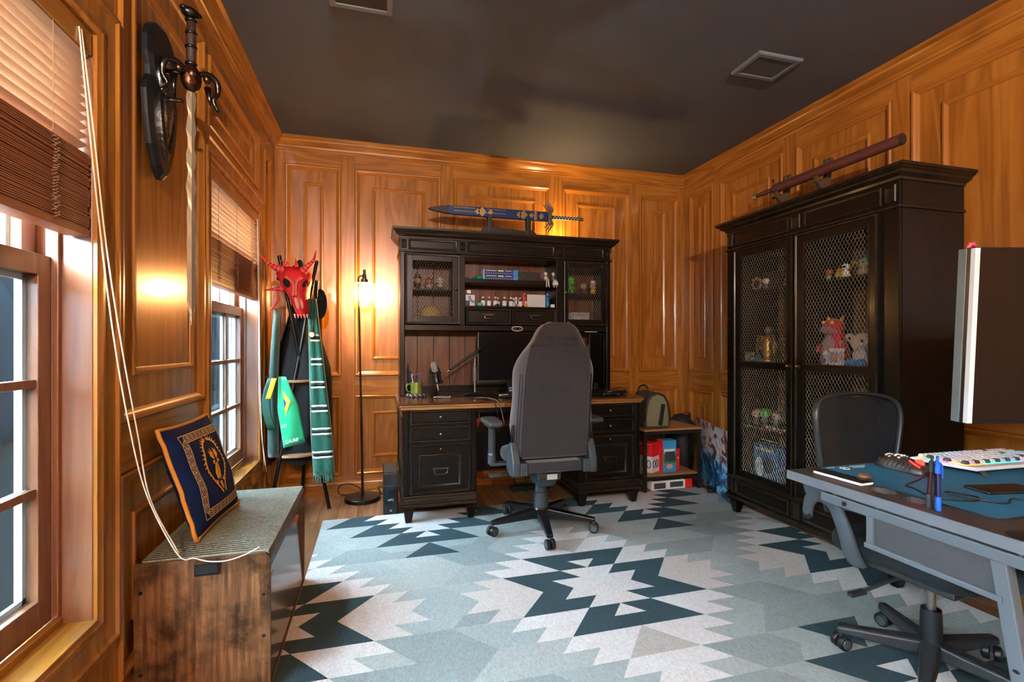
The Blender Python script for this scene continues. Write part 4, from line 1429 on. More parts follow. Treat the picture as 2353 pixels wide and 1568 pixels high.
SHW = wood('shelf_wood', (120, 86, 56), (152, 114, 78), (172, 134, 96), axis='X', rough=.45)
MB().lathe([(0, .41), (.155, .41), (.158, .414), (.158, .424), (.155, .428), (0, .428)], 40, R_((-.545, 3.67, 0))).build('round_shelf', SHW, rk, smooth=30)
MB().lathe([(0, .912), (.105, .912), (.107, .916), (.107, .926), (.105, .929), (0, .929)], 36, R_((-.535, 3.66, 0))).build('round_shelf', SHW, rk, smooth=30)
for x, z, an in ((-.575, 1.30, 0), (-.47, 1.30, PI)):
    MB().tube([R_((x, 3.6, z)), R_((x - .03 * math.cos(an), 3.57, z)), R_((x - .04 * math.cos(an), 3.565, z + .012))], .003, 6).build('hook', STEEL, rk)
ROBE = mat('black_robe', (9, 9, 10), .9, var=.3, vscale=8)
GRNV = mat('green_lining', (26, 74, 66), .6, sheen=.5, var=.2, vscale=6)
def drape(rows_fn, nr, nc, name, m, parent, solid=.004):
    return MB().grid([[rows_fn(i / nr, j / nc) for j in range(nc + 1)] for i in range(nr + 1)]).build(name, m, parent, smooth=True, solid=solid)
rb = thing('hooded_robe', 'long black robe with green lining hanging on coat rack', 'robe', (-.53, 3.66, 0))
def robe(u, v):
    z = 1.50 - 1.14 * u
    a = -.3 + v * (PI * 2 - .5) - PI / 2 - .35
    r = .05 + .13 * min(1, u * 2.2) + .02 * u
    f = 1 + .12 * math.sin(a * 9 + u * 2) * min(1, u * 3)
    return (r * f * math.cos(a) * .95 + .0, max(-.14, r * f * math.sin(a) * .82) + .07, z + .02 * math.sin(a * 5) * u)
drape(robe, 16, 60, 'robe_cloth', ROBE, rb)
def lining(u, v):
    z = 1.40 - .98 * u
    x = -.10 + .03 * u - .05 * u * (1 - u) - .06 * u + (v - .5) * (.045 + .03 * u)
    return (x - .02, -.10 + .055 * math.sin(v * PI) * -1 + .02 * u, z)
drape(lining, 14, 8, 'lining_fold', GRNV, rb)
ht = thing('pointed_hat', 'soft black pointed hat on top of the coat rack', 'hat', (-.545, 3.67, 1.66))
MB().lathe([(0, .105), (.012, .10), (.028, .075), (.045, .035), (.055, .0), (.11, -.03), (.125, -.06), (.12, -.065), (.10, -.036), (.05, -.01)], 24, M=Matrix.Rotation(.18, 4, 'Y')).build('crown_and_brim', mat('hat_felt', (14, 17, 15), .9, var=.4, vscale=10), ht, smooth=True)
cp = thing('baseball_hat', 'black soft hat hanging at the right side of coat rack', 'hat', (-.41, 3.56, 1.47))
def capf(u, v):
    a = v * PI * 2
    r = .075 * math.sin(u * PI / 2) ** .6
    return (r * math.cos(a) * .55 + .025 * u, .05 * (1 - u) + .02, r * math.sin(a) * 1.35 - .02 * u)
drape(capf, 8, 20, 'cap_shell', mat('cap_cotton', (15, 15, 16), .85), cp)
# red dragon skull mask
RED = mat('red_mask_leather', (206, 30, 34), .5, var=.12, vscale=12)
REDL = mat('red_mask_light', (214, 92, 74), .5)
PNK = mat('mask_pale_edge', (232, 150, 136), .6)
mk = thing('dragon_skull_mask', 'red horned dragon skull mask hanging on the coat rack', 'mask', (-.53, 3.435, 1.555))
# local: x right, z up, -y towards the viewer
SK = [(.115, .075, .05, .02), (.075, .105, .075, .03), (.03, .098, .09, .03), (-.02, .078, .10, .01), (-.07, .062, .105, -.005), (-.12, .05, .105, -.02), (-.165, .042, .10, -.035), (-.20, .03, .085, -.05)]
rows = []
for z, w, d, cx_ in SK:
    c = .05 - (.115 - z) * -.0 + (.115 - z) * .22
    rows.append([(c - .06 + w * math.sin(t), -d * math.cos(t) ** 1.0 if abs(t) < PI / 2 else 0, z) for t in [(-PI / 2) + PI * k / 12 for k in range(13)]])
sk = MB().grid(rows).build('skull', RED, mk, smooth=45, solid=.006)
q = MB()
for p0, p1, p2 in (((-.035, -.105, .045), (.012, -.11, .0), (.012, -.122, -.08)), ((.055, -.095, .045), (.03, -.11, .0), (.03, -.122, -.08))):
    q.tube(smooth_path([p0, p1, p2]), [.011] * 6 + [.010] * 6 + [.007], 6)
q.build('brow_ridge', REDL, sk, smooth=True)
EYE = mat('eye_hole', (10, 8, 8), .9)
MB().ball((-.03, -.098, .005), (.019, .012, .03), M=Matrix.Rotation(-.5, 4, 'Y')).build('eye_socket', EYE, sk, smooth=True)
MB().ball((.078, -.085, .005), (.013, .012, .026), M=Matrix.Rotation(.5, 4, 'Y')).build('eye_socket', EYE, sk, smooth=True)
MB().ball((.035, -.125, -.125), (.013, .01, .04), M=Matrix.Rotation(-.25, 4, 'Y')).build('nose_slot', PNK, sk, smooth=True)
MB().ball((.062, -.115, -.125), (.008, .01, .034), M=Matrix.Rotation(-.2, 4, 'Y')).build('nose_slot', PNK, sk, smooth=True)
for i in range(5):
    MB().cyl((.02 + i * .018, -.10, -.192), (.022 + i * .018, -.104, -.217), .007, .002, 7).build('tooth', REDL, sk)
def horn(pts, r0, rings=5, name='horn'):
    P = smooth_path(pts, 5)
    n_ = len(P)
    h_ = MB().tube(P, [r0 * (1 - .92 * k / (n_ - 1)) for k in range(n_)], 10).build(name, RED, mk, smooth=True)
    q = MB()
    for k in range(1, rings + 1):
        i = int(k * (n_ - 2) / (rings + 1.5))
        t = (P[i + 1] - P[i]).normalized()
        u = t.orthogonal().normalized()
        w = t.cross(u)
        r = r0 * (1 - .92 * i / (n_ - 1)) * 1.05
        ring_ = [P[i] + (u * math.cos(a) + w * math.sin(a)) * r for a in [2 * PI * s_ / 12 for s_ in range(13)]]
        q.tube(ring_, .0018, 5, caps=False)
    q.build('horn_ring', PNK, h_)
horn([(-.05, -.06, .09), (-.09, -.07, .10), (-.14, -.07, .13), (-.19, -.06, .185)], .030)
horn([(.06, -.06, .085), (.09, -.075, .115), (.125, -.075, .155), (.14, -.06, .225)], .028)
horn([(-.055, -.06, -.03), (-.10, -.08, -.035), (-.165, -.085, -.045)], .019, 2, 'cheek_spike')
horn([(.075, -.06, -.0), (.095, -.10, .0), (.115, -.135, .012)], .017, 1, 'cheek_spike')
horn([(-.03, -.05, .115), (-.04, -.06, .14), (-.075, -.055, .15)], .016, 2, 'crest_spike')
horn([(.02, -.06, .115), (.025, -.08, .135), (.02, -.10, .165)], .014, 1, 'crest_spike')
MB().tube(smooth_path([(-.09, -.05, -.05), (-.085, -.05, -.10), (-.115, -.05, -.145), (-.135, -.05, -.165)]), [.006] * 18 + [.004], 6).build('strap', RED, mk, smooth=True)
# green striped scarf
KNIT = mat('green_knit', (12, 78, 60), .95, var=.2, vscale=60, bump=.6, bscale=160, sheen=.3)
KNW = mat('white_knit', (212, 220, 212), .95, bump=.4, bscale=160)
KND = mat('dark_green_knit', (8, 40, 32), .95, bump=.4, bscale=160)
sf = thing('knitted_scarf', 'green knitted scarf with paired white stripes on coat rack', 'scarf', (-.42, 3.44, 0))
def scf(u, v, off=0):
    z = 1.47 - 1.16 * u
    w = .024 + .040 * min(1, u * 1.3)
    x = .02 * u + .055 * u + (v - .5) * 2 * w
    y = -.01 - .02 * math.sin(v * PI * 1.0) - .012 * math.sin(v * 9) * (1 - u * .5) - .0 + off
    return (x, y + .11 * (1 - u) * 0, z)
drape(lambda u, v: scf(u, v), 30, 12, 'scarf_body', KNIT, sf, .010)
for k, u in enumerate((.20, .335, .465, .60, .73, .862)):
    for d in (0, .030):
        drape(lambda a, v: scf(u + d + a * .011, v, -.0062), 1, 12, 'white_stripe', KNW, sf, .001)
    drape(lambda a, v: scf(u + .012 + a * .017, v, -.006), 1, 12, 'dark_stripe', KND, sf, .001)
for k in range(12):
    p = Vector(scf(1, (k + .5) / 12))
    MB().tube([p + Vector((0, 0, .006)), p + Vector((random.uniform(-.006, .006), -.004, -.02)), p + Vector((random.uniform(-.012, .012), -.006, -.05))], [.006, .005, .003], 5).build('fringe', KNIT, sf, smooth=True)
wt = thing('pocket_watch', 'brass pocket watch on a chain hanging over the green scarf', 'watch', (-.418, 3.392, 1.235))
MB().lathe([(0, -.006), (.019, -.006), (.022, -.003), (.022, .003), (.019, .006), (0, .006)], 24, M=Matrix.Rotation(PI / 2, 4, 'X')).build('case', mat('watch_brass', (110, 84, 50), .35, .9), wt, smooth=30)
MB().cyl((0, -.0062, 0), (0, -.0072, 0), .016, n=24).build('dial', mat('watch_dial', (206, 190, 158), .6), wt)
MB().tube([(0, 0, .02), (-.012, .0, .10), (-.004, .01, .20), (.004, .02, .26)], .0018, 6).tube([(0, 0, .02), (.010, .0, .10), (.012, .01, .20), (.01, .02, .26)], .0018, 6).build('chain', mat('chain_dark', (60, 50, 40), .4, .9), wt)
# football scarf folded over the leg
BRG = mat('green_satin', (0, 148, 96), .45, sheen=.3)
BRY = mat('yellow_satin', (236, 200, 20), .5)
BRB = mat('blue_satin', (20, 40, 110), .5)
br = thing('football_scarf', 'bright green and yellow football scarf tied round the rack leg', 'scarf', (-.62, 3.40, 0))
def bs(u, v, off=0):
    z = .965 - .44 * u
    w = .022 + .042 * min(1, u * 2.2)
    return (.03 + .07 * u + (v - .5) * 2 * w, -.02 + .01 * math.sin(v * 5 + u * 3) + off, z + .03 * (v - .5) * u)
drape(lambda u, v: bs(u, v), 14, 10, 'front_tail', BRG, br, .003)
drape(lambda u, v: (-.035 + (v - .5) * .05 - .05 * math.sin(u * PI) * .7, .0, .955 - .33 * u), 10, 5, 'back_tail', mat('dark_green_satin', (4, 60, 44), .5), br, .003)
drape(lambda u, v: (-.02 - .035 * u + (v - .5) * .03, -.012, .955 - .13 * u), 5, 4, 'yellow_band', BRY, br, .003)
def flat_on(poly, nm, m, off):
    q = MB()
    q.add([bs(u, v, off) for u, v in poly], [tuple(range(len(poly)))])
    return q.build(nm, m, br)
flat_on([(.20, .34), (.36, .72), (.56, .34)], 'yellow_diamond', BRY, -.006)
flat_on([(.30, .34), (.38, .47), (.46, .34)], 'blue_disc', BRB, -.0075)
TX = Vector(bs(.9, .9)) - Vector(bs(.9, .1))
p = Vector(bs(.93, .42, -.0045))
text_obj('lettering', 'BRAZ', .034, basis(p, (TX.x, TX.y * 0, TX.z), (0, 0, 1)), WHT, br, flip=True, extrude=.0004)
p = Vector(bs(.70, .25, -.0045))
text_obj('lettering', 'IZIL', .028, basis(p, (TX.x, 0, TX.z), (0, 0, 1)), WHT, br, extrude=.0004)

# ------------------------------------------------------------------ sword and plaque on the left wall
PLB = mat('plaque_black', (13, 15, 17), .42, bump=.1, bscale=60)
DMET = mat('aged_dark_metal', (70, 66, 62), .28, .95, var=.45, vscale=40, bump=.5, bscale=70)
BRZ = mat('bronze_dark', (88, 58, 40), .3, .95, var=.4, vscale=40, bump=.5, bscale=70)
pq = thing('sword_plaque', 'shield shaped black wooden plaque with metal relief on left wall', 'plaque', (XL, 1.985, 2.02))
pp = [(0, .27), (.05, .258), (.09, .228), (.112, .185), (.114, .13), (.096, .09), (.09, .06), (.112, .03), (.12, -.0), (.108, -.08), (.082, -.17), (.045, -.235), (.018, -.262), (0, -.268)]
full = pp + [(-a, b) for a, b in reversed(pp[1:-1])]
def sc_poly(k, kz): return [(a * k, b * kz) for a, b in full]
q = MB()
rows = [[(h, a * k, b * k2) for a, b in full] for k, k2, h in ((1, 1, .001), (1, 1, .018), (.86, .94, .030))]
q.grid(rows, close=True, capends=True)
q.build('board', PLB, pq)
q = MB()
rl = [(0, .16), (.045, .15), (.065, .115), (.066, .07), (.05, .04), (.06, .02), (.055, -.06), (.03, -.15), (.006, -.20), (-.006, -.20), (-.03, -.15), (-.055, -.06), (-.06, .02), (-.05, .04), (-.066, .07), (-.065, .115), (-.045, .15)]
rows = [[(h, a * k, b * k) for a, b in rl] for k, h in ((1, .030), (1, .036), (.86, .042), (.8, .036), (.62, .036), (.55, .043), (.3, .046))]
q.grid(rows, close=True, capends=True)
q.build('metal_relief', mat('relief_silver', (120, 122, 120), .22, 1.0, var=.3, vscale=30, bump=.4, bscale=80), pq, smooth=40)
for z in (.02, .12):
    MB().cyl((.03, 0, z), (.082, 0, z), .008, n=10).build('peg', DMET, pq)
ws = thing('wall_sword', 'long ornate dark hilted sword hung point down on left wall', 'sword', (XL + .112, 1.975, 2.12), rz=math.radians(-48))
MB().tube([(0, 0, .045), (0, 0, .10), (0, 0, .15), (0, 0, .205)], [.014, .0155, .015, .014], 12).build('grip', mat('grip_brown', (52, 36, 28), .55, bump=.6, bscale=180), ws, smooth=True)
for z in (.05, .11, .16, .205):
    MB().lathe([(.014, -.006), (.019, -.003), (.0195, .003), (.014, .007)], 14, (0, 0, z)).build('grip_ring', DMET, ws, smooth=True)
MB().ball((0, -.002, .232), (.022, .03, .02)).ball((0, .022, .235), (.012, .014, .010)).ball((0, -.025, .24), (.012, .012, .010)).build('pommel', DMET, ws, smooth=True)
q = MB()
q.ball((0, 0, .0), (.026, .034, .05))
q.ball((.012, 0, .012), (.02, .022, .026))
q.build('hilt_block', BRZ, ws, smooth=True)
for sg in (-1, 1):
    MB().tube(smooth_path([(0, sg * .02, .02), (.005, sg * .055, .035), (.005, sg * .085, .02), (.0, sg * .09, -.02), (.0, sg * .075, -.05), (0, sg * .095, -.085)]), [.012] * 8 + [.011] * 8 + [.009] * 8 + [.007] * 6 + [.002], 8).build('quillon', DMET, ws, smooth=True)
    MB().cyl((.0, sg * .055, -.01), (.01, sg * .06, -.075), .012, .003, 8).build('fang', DMET, ws, smooth=True)
    MB().ball((.018, sg * .045, .012), (.012, .014, .016)).build('skull_boss', BRZ, ws, smooth=True)
def jag(z): return .0135 * (1 + .28 * math.sin(z * 61) * (1 if z > -.45 else .2))
rows = []
for k in range(30):
    z = -.04 - k * .84 / 29
    w = jag(z) if z > -.80 else jag(z) * max(.06, (z + .882) / .08)
    rows.append([(0, -w, z), (.004, 0, z), (0, w, z), (-.004, 0, z)])
MB().grid(rows, close=True, capends=True).build('blade', mat('blade_steel', (178, 158, 130), .28, .6, var=.15, vscale=20), ws)
# ------------------------------------------------------------------ things in and on the hutch
SKIN = mat('vinyl_tan', (196, 150, 122), .45)
VBLK = mat('vinyl_black', (16, 15, 16), .4)
def vinyl(r, g, b): return mat('vinyl_%d_%d_%d' % (r, g, b), (r, g, b), .45)
def figurine(label, loc, h, head, body, legs=None, hair=None, hat=None, rz=0.0, group='small vinyl figurines', sit=False, eyes=True):
    t = thing('figurine', label, 'figurine', loc, rz, group)
    k = h / .1
    legs = legs or body
    if not sit:
        for sg in (-1, 1):
            MB().tube([(sg * .011 * k, 0, 0), (sg * .011 * k, 0, .008 * k), (sg * .010 * k, 0, .026 * k)], [.010 * k, .009 * k, .008 * k], 10).build('leg', legs, t, smooth=50)
    MB().lathe([(0, .018 * k), (.017 * k, .020 * k), (.016 * k, .035 * k), (.012 * k, .046 * k), (0, .048 * k)], 14).build('body', body, t, smooth=50)
    for sg in (-1, 1):
        MB().tube([(sg * .012 * k, 0, .042 * k), (sg * .020 * k, -.003 * k, .033 * k), (sg * .022 * k, -.008 * k, .026 * k)], [.0055 * k, .005 * k, .0045 * k], 8).build('arm', body, t, smooth=True)
    hd_ = MB().ball((0, 0, .068 * k), (.029 * k, .026 * k, .025 * k), 16, 10).build('head', head, t, smooth=True)
    if eyes:
        for sg in (-1, 1):
            MB().ball((sg * .012 * k, -.0245 * k, .067 * k), (.0045 * k, .003 * k, .0045 * k), 8, 6).build('eye', VBLK, hd_, smooth=True)
    if hair:
        MB().ball((0, .005 * k, .076 * k), (.031 * k, .027 * k, .023 * k), 16, 10).build('hair', hair, hd_, smooth=True)
    if hat:
        MB().lathe([(0, .088 * k), (.034 * k, .088 * k), (.034 * k, .091 * k), (.020 * k, .093 * k), (.021 * k, .115 * k), (0, .117 * k)], 18).build('hat', hat, hd_, smooth=35)
    return t
WY = 3.79
z1 = 1.5945
figurine('tan faced toy figurine in a dark cap, leftmost behind left mesh door', (.292, WY, z1), .10, SKIN, vinyl(70, 60, 52), hat=vinyl(60, 52, 58), rz=.15)
figurine('tan headed toy figurine in the middle behind left mesh door', (.375, WY, z1), .092, vinyl(186, 124, 96), vinyl(196, 190, 184), hair=vinyl(150, 92, 64), rz=.1)
figurine('cream headed toy figurine, rightmost of three behind left mesh door', (.463, WY, z1), .105, vinyl(226, 214, 190), vinyl(206, 196, 178), vinyl(60, 110, 96), rz=-.2)
bo = thing('bone_ornament', 'rounded bone coloured ornament behind the left mesh door', 'ornament', (.385, 3.78, 1.322))
BON = mat('aged_bone', (198, 172, 122), .6, var=.25, vscale=30, bump=.5, bscale=60)
MB().ball((0, 0, .075), (.08, .06, .08), 20, 12).build('dome', BON, bo, smooth=True)
MB().ball((.06, -.032, .045), (.036, .03, .036), 14, 8).build('snout', mat('aged_bone_pink', (206, 158, 116), .6), bo, smooth=True)
MB().ball((-.01, -.05, .012), (.008, .006, .008), 8, 6).build('bead', mat('teal_bead', (40, 110, 104), .3), bo, smooth=True)
for i in range(5):
    a = -.9 + i * .45
    MB().tube([(-.06 + i * .03, -.04, .04), (-.055 + i * .03, -.056, .085), (-.045 + i * .025, -.036, .135)], .004, 6).build('ridge', BON, bo, smooth=True)
gd = thing('glass_bell', 'small clear bell ornament beside the bone ornament', 'ornament', (.252, 3.75, 1.3155))
MB().lathe([(0, 0), (.02, 0), (.022, .006), (.022, .012), (0, .012)], 16).build('base', PLASTIC, gd, smooth=30)
MB().lathe([(.019, .012), (.02, .035), (.014, .055), (0, .062)], 16).build('bell', glassy('clear_acrylic', (235, 235, 240), .8), gd, smooth=True)
# centre, upper shelf
zs = 1.6805
t = thing('round_tray', 'shallow blue grey dish on upper centre hutch shelf', 'dish', (.70, 3.77, zs))
MB().lathe([(0, 0), (.026, 0), (.036, .008), (.037, .016), (.034, .016), (.028, .006), (0, .005)], 24).build('dish', mat('dish_blue', (74, 104, 128), .35), t, smooth=40)
MB().lathe([(0, .0065), (.026, .0065), (.026, .0075), (0, .0075)], 20).build('liner', mat('dish_liner', (34, 50, 64), .5), t)
t = thing('teal_case', 'rounded teal zip case on upper centre hutch shelf', 'case', (.765, 3.76, zs))
MB().ball((0, 0, .018), (.036, .03, .018), 20, 10).build('shell', mat('teal_shell', (24, 142, 134), .4), t, smooth=True)
MB().tube([(.0365 * math.cos(a), .0305 * math.sin(a), .018) for a in [2 * PI * i / 24 for i in range(25)]], .0016, 6).build('zip', mat('teal_zip', (10, 80, 78), .5), t)
BXB = mat('box_royal_blue', (22, 44, 110), .5)
for k in range(2):
    t = thing('blue_box', ('upper' if k else 'lower') + ' of two stacked blue boxes with white ends on hutch shelf', 'box', (.935, 3.775, zs + k * .0415), group='stacked blue boxes')
    part('carton', BXB, t, (-.135, .10, -.05, .05, 0, .041))
    part('end_cap', mat('box_sky_blue', (40, 132, 206), .5), t, (.10, .14, -.05, .05, 0, .041))
    part('end_flap', mat('box_white', (214, 220, 228), .5), t, (-.142, -.135, -.05, .05, 0, .041))
    for i in range(13):
        part('printed_dot', WHT, t, (-.12 + i * .0185, -.114 + i * .0185, -.0506, -.0498, .007, .011), bevel=0)
    part('printed_line', WHT, t, (-.12, -.04, -.0506, -.0498, .029, .033), (.035, .085, -.0506, -.0498, .029, .033), bevel=0)
    part('printed_title', mat('print_yellow', (230, 224, 120), .6), t, (-.025, .02, -.0506, -.0498, .026, .035), bevel=0)
t = thing('black_box', 'long matte black box beside blue boxes on hutch shelf', 'box', (1.17, 3.775, zs))
part('carton', mat('box_black', (20, 21, 20), .5), t, (-.092, .092, -.05, .05, 0, .07))
part('lid_seam', mat('box_seam', (44, 46, 44), .5), t, (-.0925, .0925, -.0505, .0505, .052, .054), bevel=0)
MB().ball((-.045, -.0495, .034), (.02, .001, .012), 12, 6).build('embossed_emblem', mat('emboss', (46, 48, 46), .3), t)
def sitter(label, loc, top, hairm, skirt=None):
    t = thing('shelf_sitter', label, 'figurine', loc, 0, 'seated shelf figurines')
    IV = vinyl(214, 204, 190)
    MB().lathe([(0, 0), (.016, .002), (.013, .02), (.015, .036), (.006, .044), (0, .045)], 14).build('torso', top, t, smooth=50)
    hd_ = MB().ball((0, 0, .058), (.0135, .0135, .0155)).build('head', IV, t, smooth=True)
    MB().ball((0, .004, .062), (.0155, .0145, .0155)).build('hair', hairm, hd_, smooth=True)
    for sg in (-1, 1):
        MB().tube([(sg * .013, 0, .034), (sg * .018, -.012, .018), (sg * .008, -.022, .012)], [.005, .0045, .004], 8).build('arm', top, t, smooth=True)
        MB().tube([(sg * .007, -.004, .008), (sg * .008, -.042, .006), (sg * .009, -.046, -.03), (sg * .011, -.05, -.052)], [.0075, .0065, .0055, .005], 8).build('leg', IV, t, smooth=True)
    if skirt:
        MB().lathe([(.012, .004), (.022, -.0), (.026, -.03), (.02, -.032)], 16, (0, -.05, -.006)).build('skirt', skirt, t, smooth=True)
    return t
sitter('pale seated figurine on shelf edge, left of the pair', (1.302, 3.71, zs), vinyl(200, 188, 172), vinyl(214, 204, 190))
sitter('pale seated figurine with grey hair and skirt on shelf edge', (1.366, 3.71, zs), vinyl(84, 84, 96), vinyl(150, 148, 152), vinyl(214, 208, 202))
# centre, lower shelf
zl = 1.4705
t = thing('lens_box', 'white product box with curved grey print on lower hutch shelf', 'box', (.684, 3.745, zl))
part('carton', mat('box_offwhite', (214, 214, 218), .5), t, (-.036, .036, -.04, .04, 0, .085))
MB().lathe([(.03, 0), (.05, 0), (.05, .0008), (.03, .0008)], 12, (.034, -.0405, .07), Matrix.Rotation(PI / 2, 4, 'X'), PI * .95, PI * 1.5).build('printed_arc', mat('print_blue_grey', (120, 128, 160), .5), t)
part('printed_band', mat('print_navy', (40, 42, 70), .5), t, (-.0362, -.004, -.0405, -.0398, .0, .04), bevel=0)
t = thing('metal_token', 'small round metal token standing on the white product box', 'token', (.68, 3.745, zl + .0855))
part('plinth', GUN, t, (-.018, .018, -.012, .012, 0, .012))
MB().cyl((0, -.004, .026), (0, .004, .026), .016, n=20).build('disc', STEEL, t, smooth=30)
t = thing('earbud_case', 'mint green earbud case on lower hutch shelf', 'case', (.762, 3.715, zl))
MB().ball((0, 0, .0145), (.025, .018, .0145), 18, 10).build('shell', mat('mint_plastic', (92, 196, 168), .35), t, smooth=True)
MB().tube([(.0252 * math.cos(a), .0182 * math.sin(a), .017) for a in [2 * PI * i / 20 for i in range(21)]], .0007, 5).build('lid_seam', mat('mint_dark', (50, 130, 110), .4), t)
VG = glassy('vial_glass', (228, 232, 236), .82)
VL = mat('vial_label', (222, 220, 222), .6)
CAPS = [(206, 206, 208), (226, 150, 140), (230, 170, 158), (226, 156, 150), (150, 206, 214), (224, 224, 226), (226, 160, 156), (120, 170, 220)]
bx_ = [(.792, 3.74), (.842, 3.75), (.89, 3.735), (.922, 3.79), (.965, 3.74), (1.022, 3.75), (1.062, 3.80), (1.098, 3.745)]
vial0 = None
words = ['silver capped', 'coral capped', 'peach capped', 'rose capped', 'aqua capped', 'white capped', 'pale red capped', 'blue capped']
for i, (x, y) in enumerate(bx_):
    t = thing('glass_vial', words[i] + ' small labelled glass vial in the hutch row', 'vial', (x, y, zl), 0, 'row of small glass vials')
    MB().lathe([(0, 0), (.017, 0), (.018, .003), (.018, .05), (.015, .056), (.009, .06), (.009, .068)], 18).build('bottle', VG, t, smooth=40)
    MB().lathe([(.0183, .008), (.0183, .044)], 18, a0=PI * .9, a1=PI * 2.1).build('label', VL, t, smooth=True)
    MB().cyl((0, 0, .066), (0, 0, .077), .0105, n=16).build('cap', mat('cap_%d' % i, CAPS[i], .4), t, smooth=35)
    MB().lathe([(0, .003), (.0165, .003), (.0165, .048), (0, .048)], 14).build('contents', mat('vial_milk', (206, 206, 210), .5), t)
t = thing('toy_skeleton', 'small white posable toy among the vials', 'toy', (1.055, 3.715, zl))
WV = vinyl(226, 222, 218)
MB().tube([(0, 0, .02), (0, 0, .05)], [.006, .009], 8).build('torso', WV, t, smooth=True)
MB().ball((0, 0, .066), (.011, .011, .012)).build('head', WV, t, smooth=True)
for sg in (-1, 1):
    MB().tube([(sg * .008, 0, .048), (sg * .022, 0, .055), (sg * .027, 0, .07)], .003, 6).build('arm', WV, t, smooth=True)
    MB().tube([(sg * .004, 0, .022), (sg * .012, -.006, .012), (sg * .012, -.004, 0)], .0035, 6).build('leg', WV, t, smooth=True)
t = thing('toy_car', 'tiny black toy car in front of the vials', 'toy', (.90, 3.706, zl))
part('body', VBLK, t, (-.022, .022, -.008, .008, .004, .013), bevel=.003)
part('cabin', GUN, t, (-.01, .012, -.007, .007, .013, .02), bevel=.003)
for x in (-.013, .013):
    for y in (-.0085, .0085):
        MB().cyl((x, y - .002, .005), (x, y + .002, .005), .005, n=12).build('wheel', PLASTIC, t)
t = thing('patterned_toy', 'small red and yellow toy next to red controller', 'toy', (1.134, 3.708, zl))
MB().lathe([(0, 0), (.012, 0), (.014, .012), (.010, .026), (0, .028)], 14).build('body', vinyl(224, 190, 60), t, smooth=True)
MB().ball((0, 0, .036), (.012, .011, .011)).build('head', vinyl(214, 206, 190), t, smooth=True)
part('heart', vinyl(200, 30, 30), t, (-.005, .005, -.0148, -.012, .008, .017), bevel=.002)
t = thing('console_dock', 'pale grey game console dock on lower hutch shelf', 'console dock', (1.225, 3.745, zl))
part('front_shell', mat('dock_grey', (196, 198, 196), .45), t, (-.078, .078, -.028, -.018, 0, .102), bevel=.004)
part('rear_shell', mat('dock_grey', (196, 198, 196), .45), t, (-.078, .078, .0, .012, 0, .10), bevel=.004)
part('base', mat('dock_base', (206, 206, 204), .45), t, (-.08, .08, -.029, .014, 0, .006), bevel=.002)
part('tablet', PLASTIC, t, (-.086, .086, -.016, -.003, .008, .108), bevel=.002)
def joycon(label, x, m, sg):
    t = thing('game_controller', label, 'controller', (x, 3.735, zl + .0065))
    q = MB()
    pr_ = [(-sg * .0, 0), (sg * .012, 0), (sg * .020, .006), (sg * .023, .02), (sg * .023, .088), (sg * .020, .102), (sg * .012, .108), (0, .108)]
    q.prism(pr_, lambda a, b, h: (a, h, b), -.013, .006)
    q.build('shell', m, t, bevel=.003, seg=3)
    MB().cyl((sg * .011, -.013, .082), (sg * .011, -.02, .082), .007, n=16).build('stick', PLASTIC, t, smooth=35)
    for dx, dz in ((0, .006), (0, -.006), (.006, 0), (-.006, 0)):
        MB().cyl((sg * .011 + dx, -.013, .052 + dz), (sg * .011 + dx, -.0155, .052 + dz), .0028, n=10).build('button', PLASTIC, t)
    return t
joycon('red handheld game controller left of the console dock', 1.138, mat('joy_red', (222, 50, 48), .4), -1)
joycon('blue handheld game controller right of the console dock', 1.312, mat('joy_blue', (28, 132, 200), .4), 1)
t = thing('white_charger', 'small white cube charger at right of hutch shelf', 'charger', (1.362, 3.72, zl))
part('cube', mat('charger_white', (224, 222, 220), .4), t, (-.016, .016, -.016, .016, 0, .026), bevel=.004)
part('port', GUN, t, (-.006, .006, -.0166, -.015, .012, .015), bevel=0)
t = thing('teal_bottle', 'dark teal rounded container at back right of lower hutch shelf', 'container', (1.355, 3.83, zl))
MB().lathe([(0, 0), (.024, 0), (.026, .004), (.026, .085), (.02, .1), (0, .104)], 20).build('body', mat('dark_teal_plastic', (12, 62, 66), .3), t, smooth=40)
MB().cyl((0, 0, .1035), (0, 0, .112), .012, n=16).build('lid', PLASTIC, t)
# right door
figurine('tall bright green toy figurine behind the right hutch door', (1.545, WY, z1), .155, vinyl(86, 190, 76), vinyl(60, 160, 56), rz=.1)
figurine('pink grey headed toy figurine in the middle behind right hutch door', (1.668, WY, z1), .094, vinyl(196, 156, 146), vinyl(60, 62, 60), hair=vinyl(170, 140, 132))
figurine('toy figurine with tall white hat and yellow suit behind right door', (1.752, WY, z1), .10, vinyl(196, 168, 140), vinyl(214, 172, 26), hat=vinyl(206, 204, 202))
t = thing('wire_basket', 'small white lattice basket behind the right hutch door', 'basket', (1.615, 3.78, 1.3155))
WB_ = mat('basket_white', (206, 208, 210), .5)
part('base', WB_, t, (-.078, .078, -.05, .05, 0, .004))
for y in (-.05, .05):
    lattice(lambda a, b, h: (a, y, b), -.078, .078, .003, .116, .016, .022, .0018).build('lattice_side', WB_, t)
for x in (-.078, .078):
    lattice(lambda a, b, h: (x, a, b), -.05, .05, .003, .116, .016, .022, .0018).build('lattice_side', WB_, t)
MB().tube([(-.08, -.052, .117), (.08, -.052, .117), (.08, .052, .117), (-.08, .052, .117), (-.08, -.052, .117)], .003, 6).build('rim', WB_, t)
part('folded_cloth', mat('cloth_white', (198, 198, 200), .8), t, (-.07, .07, -.042, .042, .005, .095), bevel=.008)

